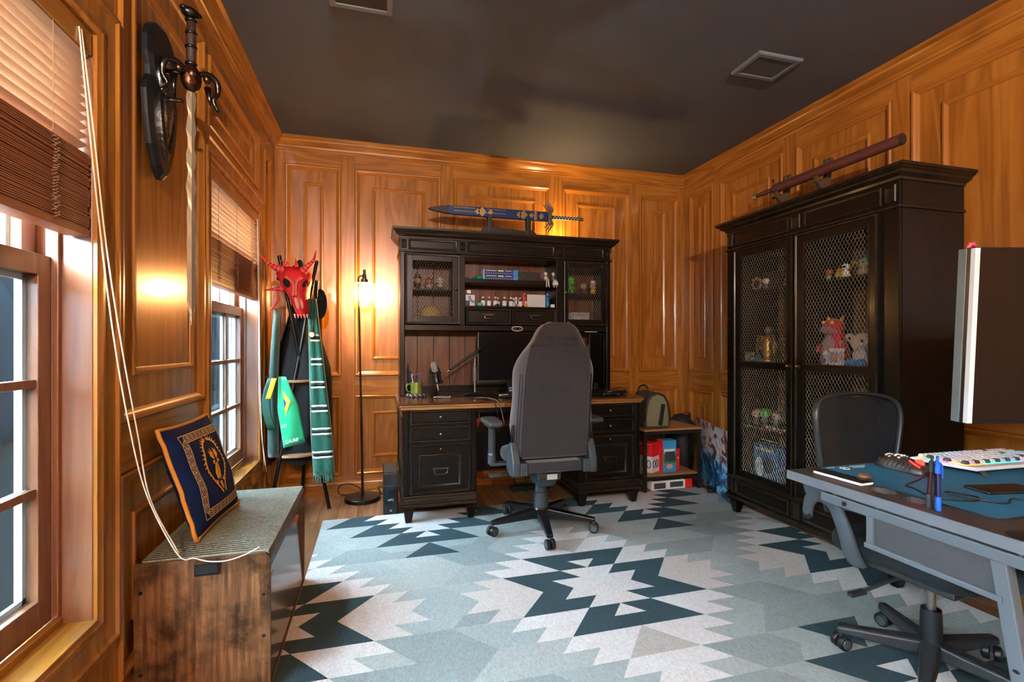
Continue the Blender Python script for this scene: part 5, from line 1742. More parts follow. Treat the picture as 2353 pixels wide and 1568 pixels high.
# ------------------------------------------------------------------ things on the desk
zd = ZT + .0005
SCRN = mat('screen_off', (7, 7, 8), .18)
mo = thing('desk_monitor', 'black desktop monitor switched off under the hutch', 'monitor', (1.02, 3.69, zd), rz=math.radians(-1))
part('housing', PLASTIC, mo, (-.275, .275, -.0, .03, .085, .478), bevel=.003)
part('screen', SCRN, mo, (-.271, .271, -.002, .0005, .105, .474), bevel=0)
part('chin', GUN, mo, (-.275, .275, -.003, .0005, .085, .104), bevel=.001)
part('edge_trim', STEEL, mo, (-.2765, -.2745, -.003, .012, .085, .478), bevel=0)
part('neck', GUN, mo, (-.03, .03, .03, .05, .012, .22), bevel=.004)
part('foot', GUN, mo, (-.12, .12, -.05, .13, 0, .012), bevel=.004)
wc = thing('webcam', 'oval webcam with bright rim on top of the desk monitor', 'webcam', (1.048, 3.667, zd + .4795))
q = MB()
ov = [(.033 * (1 if math.cos(a) > 0 else -1) * .5 + .026 * math.cos(a), .017 * math.sin(a)) for a in [2 * PI * i / 28 for i in range(28)]]
q.prism(ov, lambda a, b, h: (a, h, b + .026), -.008, .012)
q.build('body', PLASTIC, wc, bevel=.002)
MB().tube([(a, -.0085, b + .026) for a, b in ov] + [(ov[0][0], -.0085, ov[0][1] + .026)], .0028, 6, caps=False).build('light_ring', mat('ring_white', (226, 224, 220), .4), wc)
MB().cyl((0, -.008, .026), (0, -.013, .026), .009, n=18).build('lens', mat('lens_red', (60, 10, 16), .1), wc)
part('clip', PLASTIC, wc, (-.014, .014, -.005, .02, 0, .010))
m2 = thing('side_screen', 'narrow black screen standing under right end of hutch', 'monitor', (1.765, 3.74, zd))
part('housing', PLASTIC, m2, (-.066, .066, 0, .02, .06, .475), bevel=.003)
part('screen', SCRN, m2, (-.062, .062, -.0015, .0005, .064, .470), bevel=0)
part('trim', STEEL, m2, (.064, .0665, -.002, .006, .06, .475), bevel=0)
part('foot', GUN, m2, (-.05, .05, -.03, .06, 0, .01), (-.02, .02, .004, .018, .008, .07))
part('light_bar', mat('bar_white', (220, 220, 216), .4), HT, (1.63 - 1.0065, 1.74 - 1.0065, -.002, .006, hz(1.272), hz(1.277)))
# microphone and boom stand
ms = thing('mic_boom_stand', 'black desktop boom stand with round base beside the monitor', 'mic stand', (.70, 3.60, zd))
MB().lathe([(0, 0), (.088, 0), (.09, .006), (.08, .012), (.03, .02), (.014, .026), (0, .026)], 32).build('base', GUN, ms, smooth=40)
MB().cyl((0, 0, .02), (0, 0, .12), .006, n=10).build('lower_pole', STEEL, ms, smooth=40)
MB().tube([(0, 0, .10), (0, 0, .13), (0, 0, .21), (0, 0, .225)], [.012, .015, .013, .008], 12).build('clutch', mat('clutch_grey', (84, 90, 92), .4), ms, smooth=40)
MB().cyl((0, 0, .22), (0, 0, .30), .006, n=10).build('upper_pole', STEEL, ms, smooth=40)
MB().cyl((0, -.016, .302), (0, .014, .302), .017, n=16).build('pivot', GUN, ms, smooth=40)
MB().tube([(-.20, -.02, .19), (-.18, -.02, .203), (-.05, -.02, .29), (.0, -.02, .322), (.055, -.02, .358)], [.006, .008, .010, .011, .009], 10).build('boom_arm', PLASTIC, ms, smooth=True)
MB().cyl((-.21, -.02, .184), (-.198, -.02, .191), .010, n=12).build('boom_tip', BRASS, ms, smooth=40)
MB().tube(smooth_path([(-.12, -.03, .24), (-.13, -.035, .20), (-.125, -.035, .17), (-.105, -.035, .175), (-.10, -.035, .20)]), .0025, 6).build('cable_hook', GUN, ms, smooth=True)
MB().tube(smooth_path([(-.12, -.02, .235), (-.15, -.015, .12), (-.18, -.01, .04), (-.20, 0, .006), (-.10, -.06, .004)]), .0022, 6).build('mic_cable', CBL, ms, smooth=True)
mc = thing('condenser_microphone', 'silver condenser microphone in a black shock mount on desk', 'microphone', (.435, 3.59, zd), rot=(math.radians(6), math.radians(-11), 0))
MB().lathe([(0, .10), (.018, .10), (.0225, .106), (.0225, .19)], 24).build('body', mat('mic_steel', (150, 156, 160), .25, 1.0), mc, smooth=35)
MB().lathe([(.0225, .19), (.023, .245), (.02, .258), (.01, .264), (0, .265)], 24).build('grille', mat('mic_grille', (176, 172, 164), .35, .9, bump=1, bscale=900), mc, smooth=35)
MB().lathe([(0, .045), (.006, .045), (.009, .07), (.010, .10), (0, .10)], 14).build('connector', mat('xlr_brass', (196, 168, 116), .3, .9), mc, smooth=35)
for i in range(4):
    a = PI / 4 + i * PI / 2
    MB().tube([(.042 * math.cos(a), .042 * math.sin(a), .09), (.042 * math.cos(a), .042 * math.sin(a), .215)], .0035, 6).build('mount_rod', PLASTIC, mc)
    MB().tube([(.042 * math.cos(a), .042 * math.sin(a), .13), (.0235 * math.cos(a + .6), .0235 * math.sin(a + .6), .15), (.042 * math.cos(a + PI / 2), .042 * math.sin(a + PI / 2), .13)], .0018, 5).build('elastic_band', PLASTIC, mc)
for z in (.105, .175):
    MB().tube([(.042 * math.cos(a), .042 * math.sin(a), z) for a in [2 * PI * i / 24 for i in range(25)]], .0028, 6, caps=False).build('mount_ring', PLASTIC, mc, smooth=True)
MB().tube(smooth_path([(0, 0, .046), (.002, 0, .02), (.01, -.005, .006), (.05, -.02, .003), (.12, 0, .003)]), .003, 6).build('cable', CBL, mc, smooth=True)
# mug on a braided mat, wand, pens
cs = thing('braided_coaster', 'grey braided rope coaster under the green mug', 'coaster', (.268, 3.62, zd))
for k in range(2):
    P = []
    for i in range(65):
        a = 2 * PI * i / 64
        P.append(((.062 + .006 * math.sin(a * 12 + k * PI)) * math.cos(a), (.052 + .006 * math.sin(a * 12 + k * PI)) * math.sin(a), .012 + .006 * math.cos(a * 12 + k * PI)))
    MB().tube(P, .0075, 7, caps=False).build('strand', mat('braid_%d' % k, (120, 124, 126) if k else (40, 44, 46), .8), cs, smooth=True)
MB().lathe([(0, .001), (.056, .001), (.056, .012), (0, .014)], 24).build('pad', mat('coaster_pad', (60, 60, 58), .8), cs)
mg = thing('ceramic_mug', 'olive green glazed mug holding pens on the desk', 'mug', (.268, 3.62, zd + .0185))
GLZ = mat('olive_glaze', (112, 122, 44), .2, var=.5, vscale=26, coat=.4)
MB().lathe([(0, .002), (.034, .002), (.040, .008), (.043, .045), (.047, .085), (.0475, .088), (.044, .087), (.040, .05), (.036, .012), (0, .010)], 28).build('cup', GLZ, mg, smooth=40)
MB().tube(smooth_path([(-.040, -.012, .072), (-.064, -.016, .076), (-.072, -.018, .052), (-.062, -.016, .024), (-.042, -.012, .022)]), [.008] * 25, 8, flat=.6).build('handle', GLZ, mg, smooth=True)
for i, (a, c, l_) in enumerate(((.3, (150, 40, 60), .135), (1.2, (30, 60, 130), .13), (2.2, (20, 20, 24), .125), (3.4, (190, 190, 196), .13), (4.6, (30, 30, 36), .128))):
    t = thing('pen', ['red', 'blue', 'black', 'silver', 'dark grey'][i] + ' pen standing in the olive mug', 'pen', (.268, 3.62, zd + .031), 0, 'pens in the mug')
    p0, p1 = Vector((.012 * math.cos(a), .012 * math.sin(a), .0)), Vector((.036 * math.cos(a), .036 * math.sin(a), l_))
    MB().cyl(p0, p1, .0038, .0038, 8).build('barrel', mat('pen_%d' % i, c, .4), t, smooth=40)
    MB().cyl(p1, p1 + (p1 - p0) * .06, .003, .002, 8).build('button', STEEL, t)
    MB().cyl(p0 - (p1 - p0) * .05, p0, .001, .0036, 8).build('tip', STEEL, t)
t = thing('blue_wand', 'tall dark blue tapering rod standing behind the mug', 'rod', (.235, 3.73, zd))
MB().tube([(0, 0, .0), (-.01, 0, .12), (-.022, .0, .235)], [.012, .009, .003], 8).build('rod', mat('rod_navy', (18, 46, 92), .4), t, smooth=True)
MB().tube([(.014, 0, .0), (.010, 0, .10), (-.004, .0, .19)], [.008, .006, .002], 8).build('second_rod', mat('rod_navy', (18, 46, 92), .4), t, smooth=True)
t = thing('wired_earbuds', 'tangled silver and black wired earbuds on the desk', 'earbuds', (.44, 3.46, zd))
random.seed(3)
MB().tube(smooth_path([(random.uniform(-.06, .06), random.uniform(-.03, .03), random.uniform(.003, .014)) for i in range(14)]), .0022, 6).build('wire', mat('wire_silver', (150, 150, 148), .3, .6), t, smooth=True)
for p in ((-.05, 0, .008), (.055, .01, .008)):
    MB().ball(p, (.010, .008, .007)).build('bud', STEEL, t, smooth=True)
t = thing('coiled_cable', 'loose coil of dark cable with white end on desk', 'cable', (.93, 3.42, zd))
P = []
for i in range(90):
    a = 2 * PI * i / 30
    P.append(((.10 - .01 * (i / 30)) * math.cos(a) + .004 * math.sin(i), .055 * math.sin(a) * (1 - .1 * i / 30), .004 + .004 * (i / 30)))
MB().tube(P, .0032, 7).build('coil', CBL, t, smooth=True)
MB().cyl((-.09, -.01, .016), (-.02, .0, .018), .005, n=10).build('plug', mat('plug_cream', (214, 200, 172), .5), t)
t = thing('charging_cable', 'grey and black cables drooping over the front desk edge', 'cable', (.70, 3.30, zd))
for k in range(2):
    MB().tube(smooth_path([(-.06 + k * .01, .09, .004), (.0, .03 - k * .01, .012), (.03 + k * .02, -.06, .012), (.05 + k * .025, -.118, -.002), (.065 + k * .03, -.125, -.05), (.085 + k * .035, -.12, -.15)]), .0028, 6).build('strand', [CBL, mat('strand_grey', (110, 106, 102), .5)][k], t, smooth=True)
t = thing('card_reader', 'small grey and black hub box at back of desk', 'hub', (.985, 3.60, zd))
part('case', GUN, t, (-.10, .06, -.03, .03, 0, .018), bevel=.003)
part('port_strip', WHT, t, (.0, .05, -.031, -.029, .006, .012), bevel=0)
t = thing('card_holder', 'white printed card propped near monitor foot', 'card', (1.01, 3.655, zd))
part('card', mat('card_white', (206, 206, 204), .5), t, (-.028, .028, 0, .003, .0, .05))
part('print', mat('card_print', (60, 60, 66), .5), t, (-.022, .022, -.0008, 0, .03, .044), (-.022, .0, -.0008, 0, .012, .02), bevel=0)
t = thing('desk_microphone_puck', 'small round silver knob controller on front of desk', 'knob', (.985, 3.30, zd))
MB().lathe([(0, 0), (.024, 0), (.026, .004), (.022, .012), (0, .014)], 24).build('base', PLASTIC, t, smooth=35)
MB().lathe([(.017, .0125), (.018, .02), (.015, .024), (0, .025)], 24).build('dial', STEEL, t, smooth=35)
lt = thing('laptop', 'closed black laptop lying on right end of desk', 'laptop', (1.66, 3.47, zd), rz=.04)
part('base', PLASTIC, lt, (-.16, .17, -.115, .13, .004, .018), bevel=.003)
part('lid', mat('laptop_lid', (30, 24, 20), .25), lt, (-.16, .17, -.115, .13, .0185, .028), bevel=.003)
for x in (-.13, .14):
    part('foot', PLASTIC, lt, (x - .01, x + .01, -.1, .11, 0, .004), bevel=0)
gp = thing('game_pad', 'dark game controller in front of the laptop', 'controller', (1.66, 3.298, zd))
MB().ball((0, 0, .016), (.05, .022, .015), 18, 8).build('body', PLASTIC, gp, smooth=True)
for sg in (-1, 1):
    MB().tube([(sg * .04, 0, .016), (sg * .058, -.02, .014), (sg * .062, -.045, .012)], [.016, .015, .011], 10).build('grip', PLASTIC, gp, smooth=True)
    MB().cyl((sg * .02, -.006, .027), (sg * .02, -.006, .036), .007, n=12).build('stick', GUN, gp)
part('touch_bar', mat('pad_light', (200, 206, 210), .3), gp, (-.018, .018, -.004, .012, .03, .0325))
t = thing('power_cable', 'black laptop power cord looping off the right desk end', 'cable', (1.86, 3.50, zd))
MB().tube(smooth_path([(-.05, .08, .02), (0, .06, .035), (.025, .0, .03), (.03, -.06, .008), (.0, -.1, .005)]), .003, 6).build('wire', CBL, t, smooth=True)
MB().cyl((-.05, .08, .02), (-.02, .075, .022), .005, n=8).build('plug', PLASTIC, t)
pcl = thing('pencil', 'red pencil standing in the tray below the desk top', 'pencil', (.665, 3.275, .6125))
MB().cyl((0, 0, 0), (0, 0, .085), .004, n=6).build('shaft', mat('pencil_red', (150, 60, 40), .5), pcl)
MB().cyl((0, 0, .085), (0, 0, .098), .0042, n=10).build('eraser', vinyl(196, 96, 92), pcl)
t = thing('orange_cable', 'orange network cable hanging under the desk', 'cable', (1.20, 3.55, 0))
MB().tube(smooth_path([(-.10, .1, .40), (-.04, .03, .36), (-.005, .0, .28), (-.03, -.03, .23), (-.10, -.02, .24)]), .004, 6).tube(smooth_path([(.05, .02, .22), (.12, .0, .21), (.20, .02, .20)]), .004, 6).build('wire', mat('cable_orange', (214, 70, 40), .5), t, smooth=True)
MB().box(.2, .225, .012, .028, .193, .207).build('plug', PLASTIC, t)
t = thing('power_strip', 'black power strip with dark cables under the desk', 'power strip', (1.18, 3.75, 0))
part('strip', PLASTIC, t, (-.16, .16, -.03, .03, 0, .04), bevel=.005)
for k in range(4):
    MB().tube(smooth_path([(-.12 + k * .08, 0, .04), (-.14 + k * .09, -.04, .14), (-.05 + k * .05, .06, .26), (-.1 + k * .08, .10, .45)]), .005, 6).build('cord', CBL, t, smooth=True)
# ------------------------------------------------------------------ display cabinet against the right wall
CX, CYC = 2.36, 2.305
CB = thing('display_cabinet', 'tall black cabinet with wire mesh doors against right wall', 'cabinet', (CX, CYC, 0))
CW, CD = .585, .425
CFN = lambda a, b, h: (-h, a, b)
for sg in (-1, 1):
    part('side_panel', BLACK, CB, (.012, CD, min(sg * CW, sg * (CW - .022)), max(sg * CW, sg * (CW - .022)), .12, 1.955), bevel=.002)
    part('corner_post', BLACK, CB, (0, .022, min(sg * CW, sg * (CW - .104)), max(sg * CW, sg * (CW - .104)), .26, 1.828), bevel=.004)
CBACK = wood('cabinet_back_brown', (112, 76, 44), (142, 102, 62), (160, 120, 78), axis='Z', rough=.6, coat=0)
for i in range(8):
    y0 = -CW + .022 + i * (2 * CW - .044) / 8
    part('back_board', CBACK, CB, (CD - .01, CD, y0 + .0005, y0 + (2 * CW - .044) / 8 - .0005, .2, 1.94), bevel=.001)
part('divider', BLACK, CB, (.02, CD - .01, -.012, .012, .26, 1.82))
part('top_board', BLACK, CB, (.005, CD, -CW + .02, CW - .02, 1.822, 1.842))
part('floor_board', BLACK, CB, (.005, CD - .01, -CW + .02, CW - .02, .255, .275))
GSH = glassy('shelf_glass', (190, 222, 206), .86)
SHELVES = (.62, 1.05)
for z in SHELVES:
    for a, b in ((-CW + .022, -.012), (.012, CW - .022)):
        part('shelf', BLACK, CB, (.05, CD - .011, a, b, z - .016, z), bevel=.001)
for a, b in ((-CW + .023, -.013), (.013, CW - .023)):
    part('glass_shelf', GSH, CB, (.05, CD - .012, a, b, 1.527, 1.535), bevel=.001)
part('centre_stile', BLACK, CB, (0, .02, -.014, .014, .265, 1.826), bevel=.003)
# base, feet, frieze, crown
part('base_frame', BLACK, CB, (.0, CD, -CW, CW, .135, .262), bevel=.003)
q = MB()
q.box(-.010, CD, -CW - .010, CW + .010, .112, .136)
q.box(-.006, CD, -CW - .006, CW + .006, .252, .268)
q.build('base_moulding', EDGE, CB, bevel=.005, seg=3)
for a, b in ((-CW + .08, -.05), (.05, CW - .08)):
    MB().frame(CFN, a, b, .148, .244, [(0, 0), (0, .006), (.005, .009), (.009, .008), (.018, .0005)]).build('base_panel', EDGE, CB, smooth=30)
    MB().frame(CFN, a, b, 1.842, 1.934, [(0, 0), (0, .006), (.005, .009), (.009, .008), (.018, .0005)]).build('frieze_panel', EDGE, CB, smooth=30)
for a, b in ((-CW + .01, -CW + .066), (-.034, .034), (CW - .066, CW - .01)):
    for z0, z1 in ((.148, .244), (1.846, 1.93)):
        MB().frame(CFN, a, b, z0, z1, [(0, 0), (0, .008), (.004, .012), (.009, .012), (.012, .006), (.012, .004)]).add([CFN(p, q_, .004) for p, q_ in ((a, z0), (b, z0), (b, z1), (a, z1))], [(0, 1, 2, 3)]).build('square_block', EDGE, CB, smooth=30)
for sy in (-1, 1):
    for x in (.004, CD - .085):
        y = sy * (CW - .044)
        q = MB()
        q.box(x - .002, x + .082, y - .042, y + .042, .094, .112)
        q.taper(x + .022, x + .058, y - .018, y + .018, RZ + .001 if x < .1 else .001, x + .004, x + .076, y - .036, y + .036, .095)
        q.build('foot', BLACK, CB, bevel=.003)
part('frieze', BLACK, CB, (0, .02, -CW, CW, 1.826, 1.955), bevel=.002)
part('frieze_ledge', EDGE, CB, (-.010, CD, -CW - .010, CW + .010, 1.818, 1.832), bevel=.005, seg=3)
rows = []
for d, z in [(0, 1.95), (.006, 1.95), (.009, 1.962), (.018, 1.967), (.032, 1.975), (.036, 1.985), (.048, 1.992), (.052, 1.998), (.058, 2.0), (.058, 2.014)]:
    rows.append([(CD, -CW - d, z), (-d, -CW - d, z), (-d, CW + d, z), (CD, CW + d, z)])
q = MB().grid(rows)
q.add([(CD, -CW - .058, 2.014), (-.058, -CW - .058, 2.014), (-.058, CW + .058, 2.014), (CD, CW + .058, 2.014)], [(0, 1, 2, 3)])
q.build('crown', EDGE, CB, smooth=25)
def cab_door(a0, a1, ml, mr, ky):
    d = mesh_door(CB, lambda a, b, h: (.002 - h, a, b), a0, a1, .272, 1.812, .02, [(ml, mr, .325, 1.018), (ml, mr, 1.058, 1.756)], [(.272, .325), (1.018, 1.058), (1.756, 1.812)])
    MB().lathe([(r * .9, z * .9) for r, z in ((0, 0), (.012, 0), (.012, .003), (.005, .006), (.005, .012), (.010, .016), (.0125, .021), (.010, .026), (0, .028))], 16, (-.018, ky, 1.042), Matrix.Rotation(-PI / 2, 4, 'Y')).build('knob', BRASS, d, smooth=40)
    return d
cab_door(2.312 - CYC, 2.802 - CYC, 2.358 - CYC, 2.738 - CYC, 2.336 - CYC)
cab_door(1.808 - CYC, 2.298 - CYC, 1.855 - CYC, 2.236 - CYC, 2.268 - CYC)
# sword and stand on top -----------------------------------------------------------------
ZC = 2.0145
BRN = mat('stand_brown', (74, 56, 42), .5)
s2 = thing('sword_rack', 'dark brown two tier wooden sword rack on top of display cabinet', 'sword rack', (2.55, 2.44, ZC))
sp2 = [(-.19, 0), (-.185, .03), (-.165, .045), (-.135, .045), (-.11, .03), (-.05, .018), (-.03, .024), (0, .026), (.03, .024), (.05, .018), (.11, .03), (.135, .045), (.165, .045), (.185, .03), (.19, 0)]
MB().prism(sp2, lambda a, b, h: (h, a, b), -.008, .008).build('scroll_base', BRN, s2, bevel=.002)
for y in (-.15, .15):
    q = MB()
    arm_ = [(-.02, 0), (.03, 0), (.034, .12), (.05, .2), (.06, .262), (.048, .272), (.036, .262), (.034, .245), (.024, .245), (.018, .262), (.006, .258), (.004, .235), (.012, .18), (.0, .14), (-.03, .135), (-.034, .118), (-.05, .12), (-.056, .15), (-.068, .15), (-.068, .115), (-.05, .10), (-.03, .08)]
    q.prism(arm_, lambda a, b, h: (a, y + h, b), -.012, .012)
    q.build('upright', BRN, s2, bevel=.002)
LEA = mat('leather_maroon', (86, 46, 42), .55, var=.25, vscale=18, bump=.3, bscale=60)
s3 = thing('leather_sheathed_sword', 'straight sword in maroon leather sheath on the cabinet top rack', 'sword', (2.505, 2.44, ZC + .176))
MB().tube([(0, .18, 0), (0, .16, .0), (0, -.50, 0), (0, -.63, 0)], [.030, .032, .030, .029], 12, flat=.8, up=(1, 0, 0)).build('sheath', LEA, s3, smooth=40)
MB().tube([(0, -.625, 0), (0, -.634, 0)], [.0298, .028], 12, flat=.8, up=(1, 0, 0)).build('sheath_tip', mat('tip_dark', (40, 24, 20), .6), s3)
MB().tube([(0, .19, .0), (0, .25, .0), (0, .30, 0), (0, .335, 0)], [.013, .017, .014, .012], 10).build('grip', mat('grip_brown_wood', (80, 48, 36), .35), s3, smooth=True)
q = MB()
q.tube([(0, .19, -.062), (0, .182, -.03), (0, .185, 0), (0, .182, .03), (0, .19, .062)], [.009, .006, .009, .006, .009], 8)
q.build('crossguard', STEEL, s3, smooth=True)
MB().ball((0, .352, 0), (.016, .022, .026)).build('pommel', mat('pommel_pewter', (176, 170, 142), .3, .8), s3, smooth=True)
# ---- contents (generic stand-ins) --------------------------------------------------------
GR = 'collectibles in the display cabinet'
gx = 2.55
zt1 = 1.5355
t = thing('medallion_ornament', 'rose gold ring ornament with dark glass centre on glass shelf', 'ornament', (2.50, 2.765, zt1 + .003), -PI / 2)
Mx = Matrix.Rotation(PI / 2, 4, 'X')
MB().lathe([(.028, -.007), (.04, -.008), (.045, 0), (.04, .008), (.028, .007), (.028, -.007)], 24, (0, 0, .047), Mx).build('ring', mat('rose_gold', (206, 150, 128), .3, .7), t, smooth=50)
MB().ball((0, 0, .047), (.026, .012, .026)).build('glass_eye', mat('dark_blue_glass', (26, 36, 70), .1), t, smooth=True)
for i in range(8):
    a = 2 * PI * i / 8
    MB().ball((.043 * math.cos(a), -.006, .047 + .043 * math.sin(a)), .0065, 8, 6).build('stud', mat('rose_gold', (206, 150, 128), .3, .7), t, smooth=True)
t = figurine('cream headed toy figurine in blue beside the ring ornament', (2.50, 2.685, zt1), .085, vinyl(226, 206, 190), vinyl(56, 96, 130), vinyl(70, 84, 120), rz=-PI / 2, group=GR)
t = thing('grey_box', 'dark grey box at the back of the left glass shelf', 'box', (2.62, 2.76, zt1))
part('carton', mat('box_dark_grey', (58, 60, 58), .5), t, (-.03, .03, -.055, .055, 0, .135))
part('label', mat('box_label_grey', (84, 86, 84), .5), t, (-.0306, -.0298, -.03, .03, .05, .09), bevel=0)
t = thing('carved_picture_frame', 'carved wooden picture frame on the left glass shelf', 'picture frame', (2.56, 2.535, zt1 + .004), rot=(0, math.radians(8), 0))
MB().frame(lambda a, b, h: (-h, a, b), -.06, .06, 0, .165, [(0, -.01), (0, .008), (.01, .014), (.018, .006), (.024, .01), (.03, .002)]).build('frame', wood('carved_frame', (104, 66, 34), (140, 92, 52), (170, 122, 74), rough=.4), t, smooth=30)
part('picture', mat('frame_print', (196, 190, 186), .5, var=.3, vscale=40), t, (-.002, .004, -.032, .032, .028, .138), bevel=0)
# mid shelf left
zm = SHELVES[1] + .0005
t = thing('winged_statue', 'gold winged bird statue on the middle left shelf', 'statue', (2.53, 2.70, zm))
GLD = mat('gold_statue', (196, 156, 80), .35, .8, var=.25, vscale=40, bump=.6, bscale=90)
MB().lathe([(0, 0), (.05, 0), (.048, .02), (.03, .03), (.035, .06), (.04, .11), (.03, .16), (.015, .19), (0, .19)], 18).build('body', GLD, t, smooth=True)
MB().ball((0, -.01, .215), (.03, .03, .028)).build('glass_head', mat('smoky_crystal', (120, 124, 122), .08, .3), t, smooth=True)
for sg in (-1, 1):
    for k in range(6):
        a = .5 + k * .16
        MB().tube([(-.01, sg * .02, .165 - k * .012), (-.02, sg * (.06 + .004 * k), .185 - k * .02), (-.01, sg * (.095 - .006 * k), .10 - k * .016)], [.012, .014, .003], 6, flat=.45).build('feather', GLD, t, smooth=True)
t = thing('blue_pouch', 'small blue gift box with white squiggle on middle left shelf', 'box', (2.46, 2.735, zm))
part('carton', mat('box_teal_blue', (40, 96, 128), .5), t, (-.022, .022, -.026, .026, 0, .05))
MB().tube(smooth_path([(-.0228, .016, .016), (-.0228, .006, .032), (-.0228, 0, .018), (-.0228, -.008, .034), (-.0228, -.016, .022)]), .0014, 5).build('printed_squiggle', WHT, t)
t = thing('green_grey_box', 'pale green grey box beside the blue gift box', 'box', (2.47, 2.80, zm))
part('carton', mat('box_sage', (128, 138, 116), .5), t, (-.02, .02, -.022, .022, 0, .07))
part('lid', mat('box_sage_dark', (92, 104, 82), .5), t, (-.021, .021, -.023, .023, .055, .071))
t = thing('glass_display_case', 'small glass case with gold trim on middle left shelf', 'display case', (2.60, 2.475, zm))
part('base', GUN, t, (-.05, .05, -.10, .10, 0, .02))
part('glass', glassy('case_glass', (240, 244, 238), .9), t, (-.048, .048, -.098, .098, .021, .37), bevel=0)
part('gold_trim', mat('trim_gold', (186, 166, 110), .35, .8), t, (-.05, .05, -.10, .10, .37, .385))
t = thing('flame_sculpture', 'yellow and green flame shaped figurine inside the glass case', 'sculpture', (2.60, 2.49, zm + .0215))
for i in range(9):
    a = 2 * PI * i / 9
    MB().tube([(0, 0, .16), (.02 * math.cos(a), .035 * math.sin(a), .21 + .01 * (i % 3)), (.03 * math.cos(a), .06 * math.sin(a), .25 + .022 * (i % 3))], [.02, .014, .001], 7).build('flame_tongue', [vinyl(236, 196, 40), vinyl(226, 140, 40), vinyl(190, 200, 60)][i % 3], t, smooth=True)
MB().lathe([(0, 0), (.035, 0), (.03, .02), (.014, .04), (.018, .1), (.026, .14), (.02, .19), (0, .2)], 16).build('figure', vinyl(110, 140, 150), t, smooth=True)
# lower left shelf
zk = SHELVES[0] + .0005
figurine('tan haired toy figurine left of the green headed one', (2.52, 2.79, zk), .11, vinyl(206, 160, 128), vinyl(60, 60, 64), hair=vinyl(196, 150, 104), rz=-PI / 2, group=GR)
figurine('bright green haired toy figurine on the lower left shelf', (2.505, 2.70, zk), .125, vinyl(120, 190, 100), vinyl(96, 92, 116), hair=vinyl(48, 176, 48), rz=-PI / 2, group=GR)
figurine('tan headed toy figurine right of the green headed one', (2.53, 2.63, zk), .115, vinyl(196, 150, 124), vinyl(70, 66, 64), hair=vinyl(120, 100, 88), rz=-PI / 2, group=GR)
t = thing('silver_tray', 'silver rimmed tray of small charms on lower left shelf', 'tray', (2.425, 2.60, zk))
part('tray', STEEL, t, (-.04, .04, -.16, .16, 0, .010), bevel=.003)
for i in range(9):
    MB().ball((random.uniform(-.03, .03), -.14 + i * .024, .016), (.009, .011, .009), 8, 6).build('charm', [vinyl(206, 186, 130), STEEL, vinyl(150, 60, 60)][i % 3], t, smooth=True)
t = thing('dark_photo_frame', 'black framed pale print on the lower left shelf', 'picture frame', (2.62, 2.49, zk + .004), rot=(0, math.radians(8), 0))
MB().frame(lambda a, b, h: (-h, a, b), -.09, .09, 0, .25, [(0, -.01), (0, .008), (.018, .008), (.02, 0)]).build('frame', PLASTIC, t)
part('print', mat('print_pale', (188, 204, 212), .4), t, (-.002, .004, -.072, .072, .018, .232), bevel=0)
# floor left
zf = .2755
ART1 = mat('box_art_blue', (44, 96, 140), .45, var=.9, vscale=18)
t = thing('boxed_set', 'blue illustrated box with gold title on cabinet floor', 'box', (2.52, 2.66, zf), -PI / 2)
part('carton', ART1, t, (-.10, .10, -.05, .05, 0, .225))
part('side_art', mat('box_edge_blue', (30, 70, 104), .45, var=.4, vscale=12), t, (-.1005, -.098, -.0495, .0495, .001, .224), bevel=0)
MB().ball((.02, -.0505, .10), (.055, .0012, .055), 20, 8).build('printed_roundel', mat('art_navy', (16, 34, 58), .4), t)
MB().ball((-.05, -.0507, .075), (.04, .0012, .065), 16, 8).build('printed_figure', mat('art_silver', (176, 186, 190), .4, var=.6, vscale=50), t)
text_obj('title_lettering', 'WARCRAFT', .030, basis((-.005, -.0512, .195), (1, 0, 0), (0, 0, 1)), mat('title_gold', (232, 190, 40), .5), t)
t = thing('clear_box_lid', 'clear plastic cover standing behind the blue box', 'cover', (2.60, 2.76, zf))
part('sheet', glassy('clear_sheet', (214, 226, 230), .8), t, (-.003, .003, -.07, .07, 0, .23), bevel=0)
part('rim', GREYV, t, (-.005, .005, -.072, .072, .226, .232))
t = thing('thin_blue_book', 'dark blue book standing near centre stile on cabinet floor', 'book', (2.55, 2.44, zf))
part('cover', mat('book_blue', (26, 54, 110), .5), t, (-.09, .09, -.014, .014, 0, .24))
part('pages', mat('pages_cream', (214, 206, 186), .8), t, (-.0885, .088, -.012, .012, .002, .2405), bevel=0)
# right half
figurine('small brown round toy beside the yellow one on glass shelf', (2.50, 2.215, zt1), .075, vinyl(150, 84, 48), vinyl(150, 150, 80), rz=-PI / 2, group=GR)
t = thing('yellow_plush', 'round yellow toy with looped tail on right glass shelf', 'toy', (2.50, 2.135, zt1), -PI / 2)
YL = vinyl(240, 180, 20)
MB().ball((0, 0, .038), (.034, .028, .03)).build('body', YL, t, smooth=True)
MB().tube([(-.02, -.02, .022), (0, -.03, .02), (.02, -.02, .022)], .007, 8).build('collar', WV, t, smooth=True)
for x in (-.016, .016):
    for y in (-.01, .012):
        MB().cyl((x, y, 0), (x, y, .016), .008, n=10).build('leg', YL, t, smooth=True)
    MB().ball((x * .8, -.026, .044), .0035, 8, 6).build('eye', VBLK, t)
MB().tube(smooth_path([(.03, .01, .04), (.05, .01, .06), (.062, .01, .085), (.05, .01, .088), (.036, .01, .058)]), .003, 6).build('tail', YL, t, smooth=True)
t = thing('wide_eared_plush', 'pale green wide eared toy on the right glass shelf', 'toy', (2.50, 2.0, zt1), -PI / 2)
PG = vinyl(186, 200, 160)
MB().ball((0, 0, .07), (.034, .028, .028)).build('head', PG, t, smooth=True)
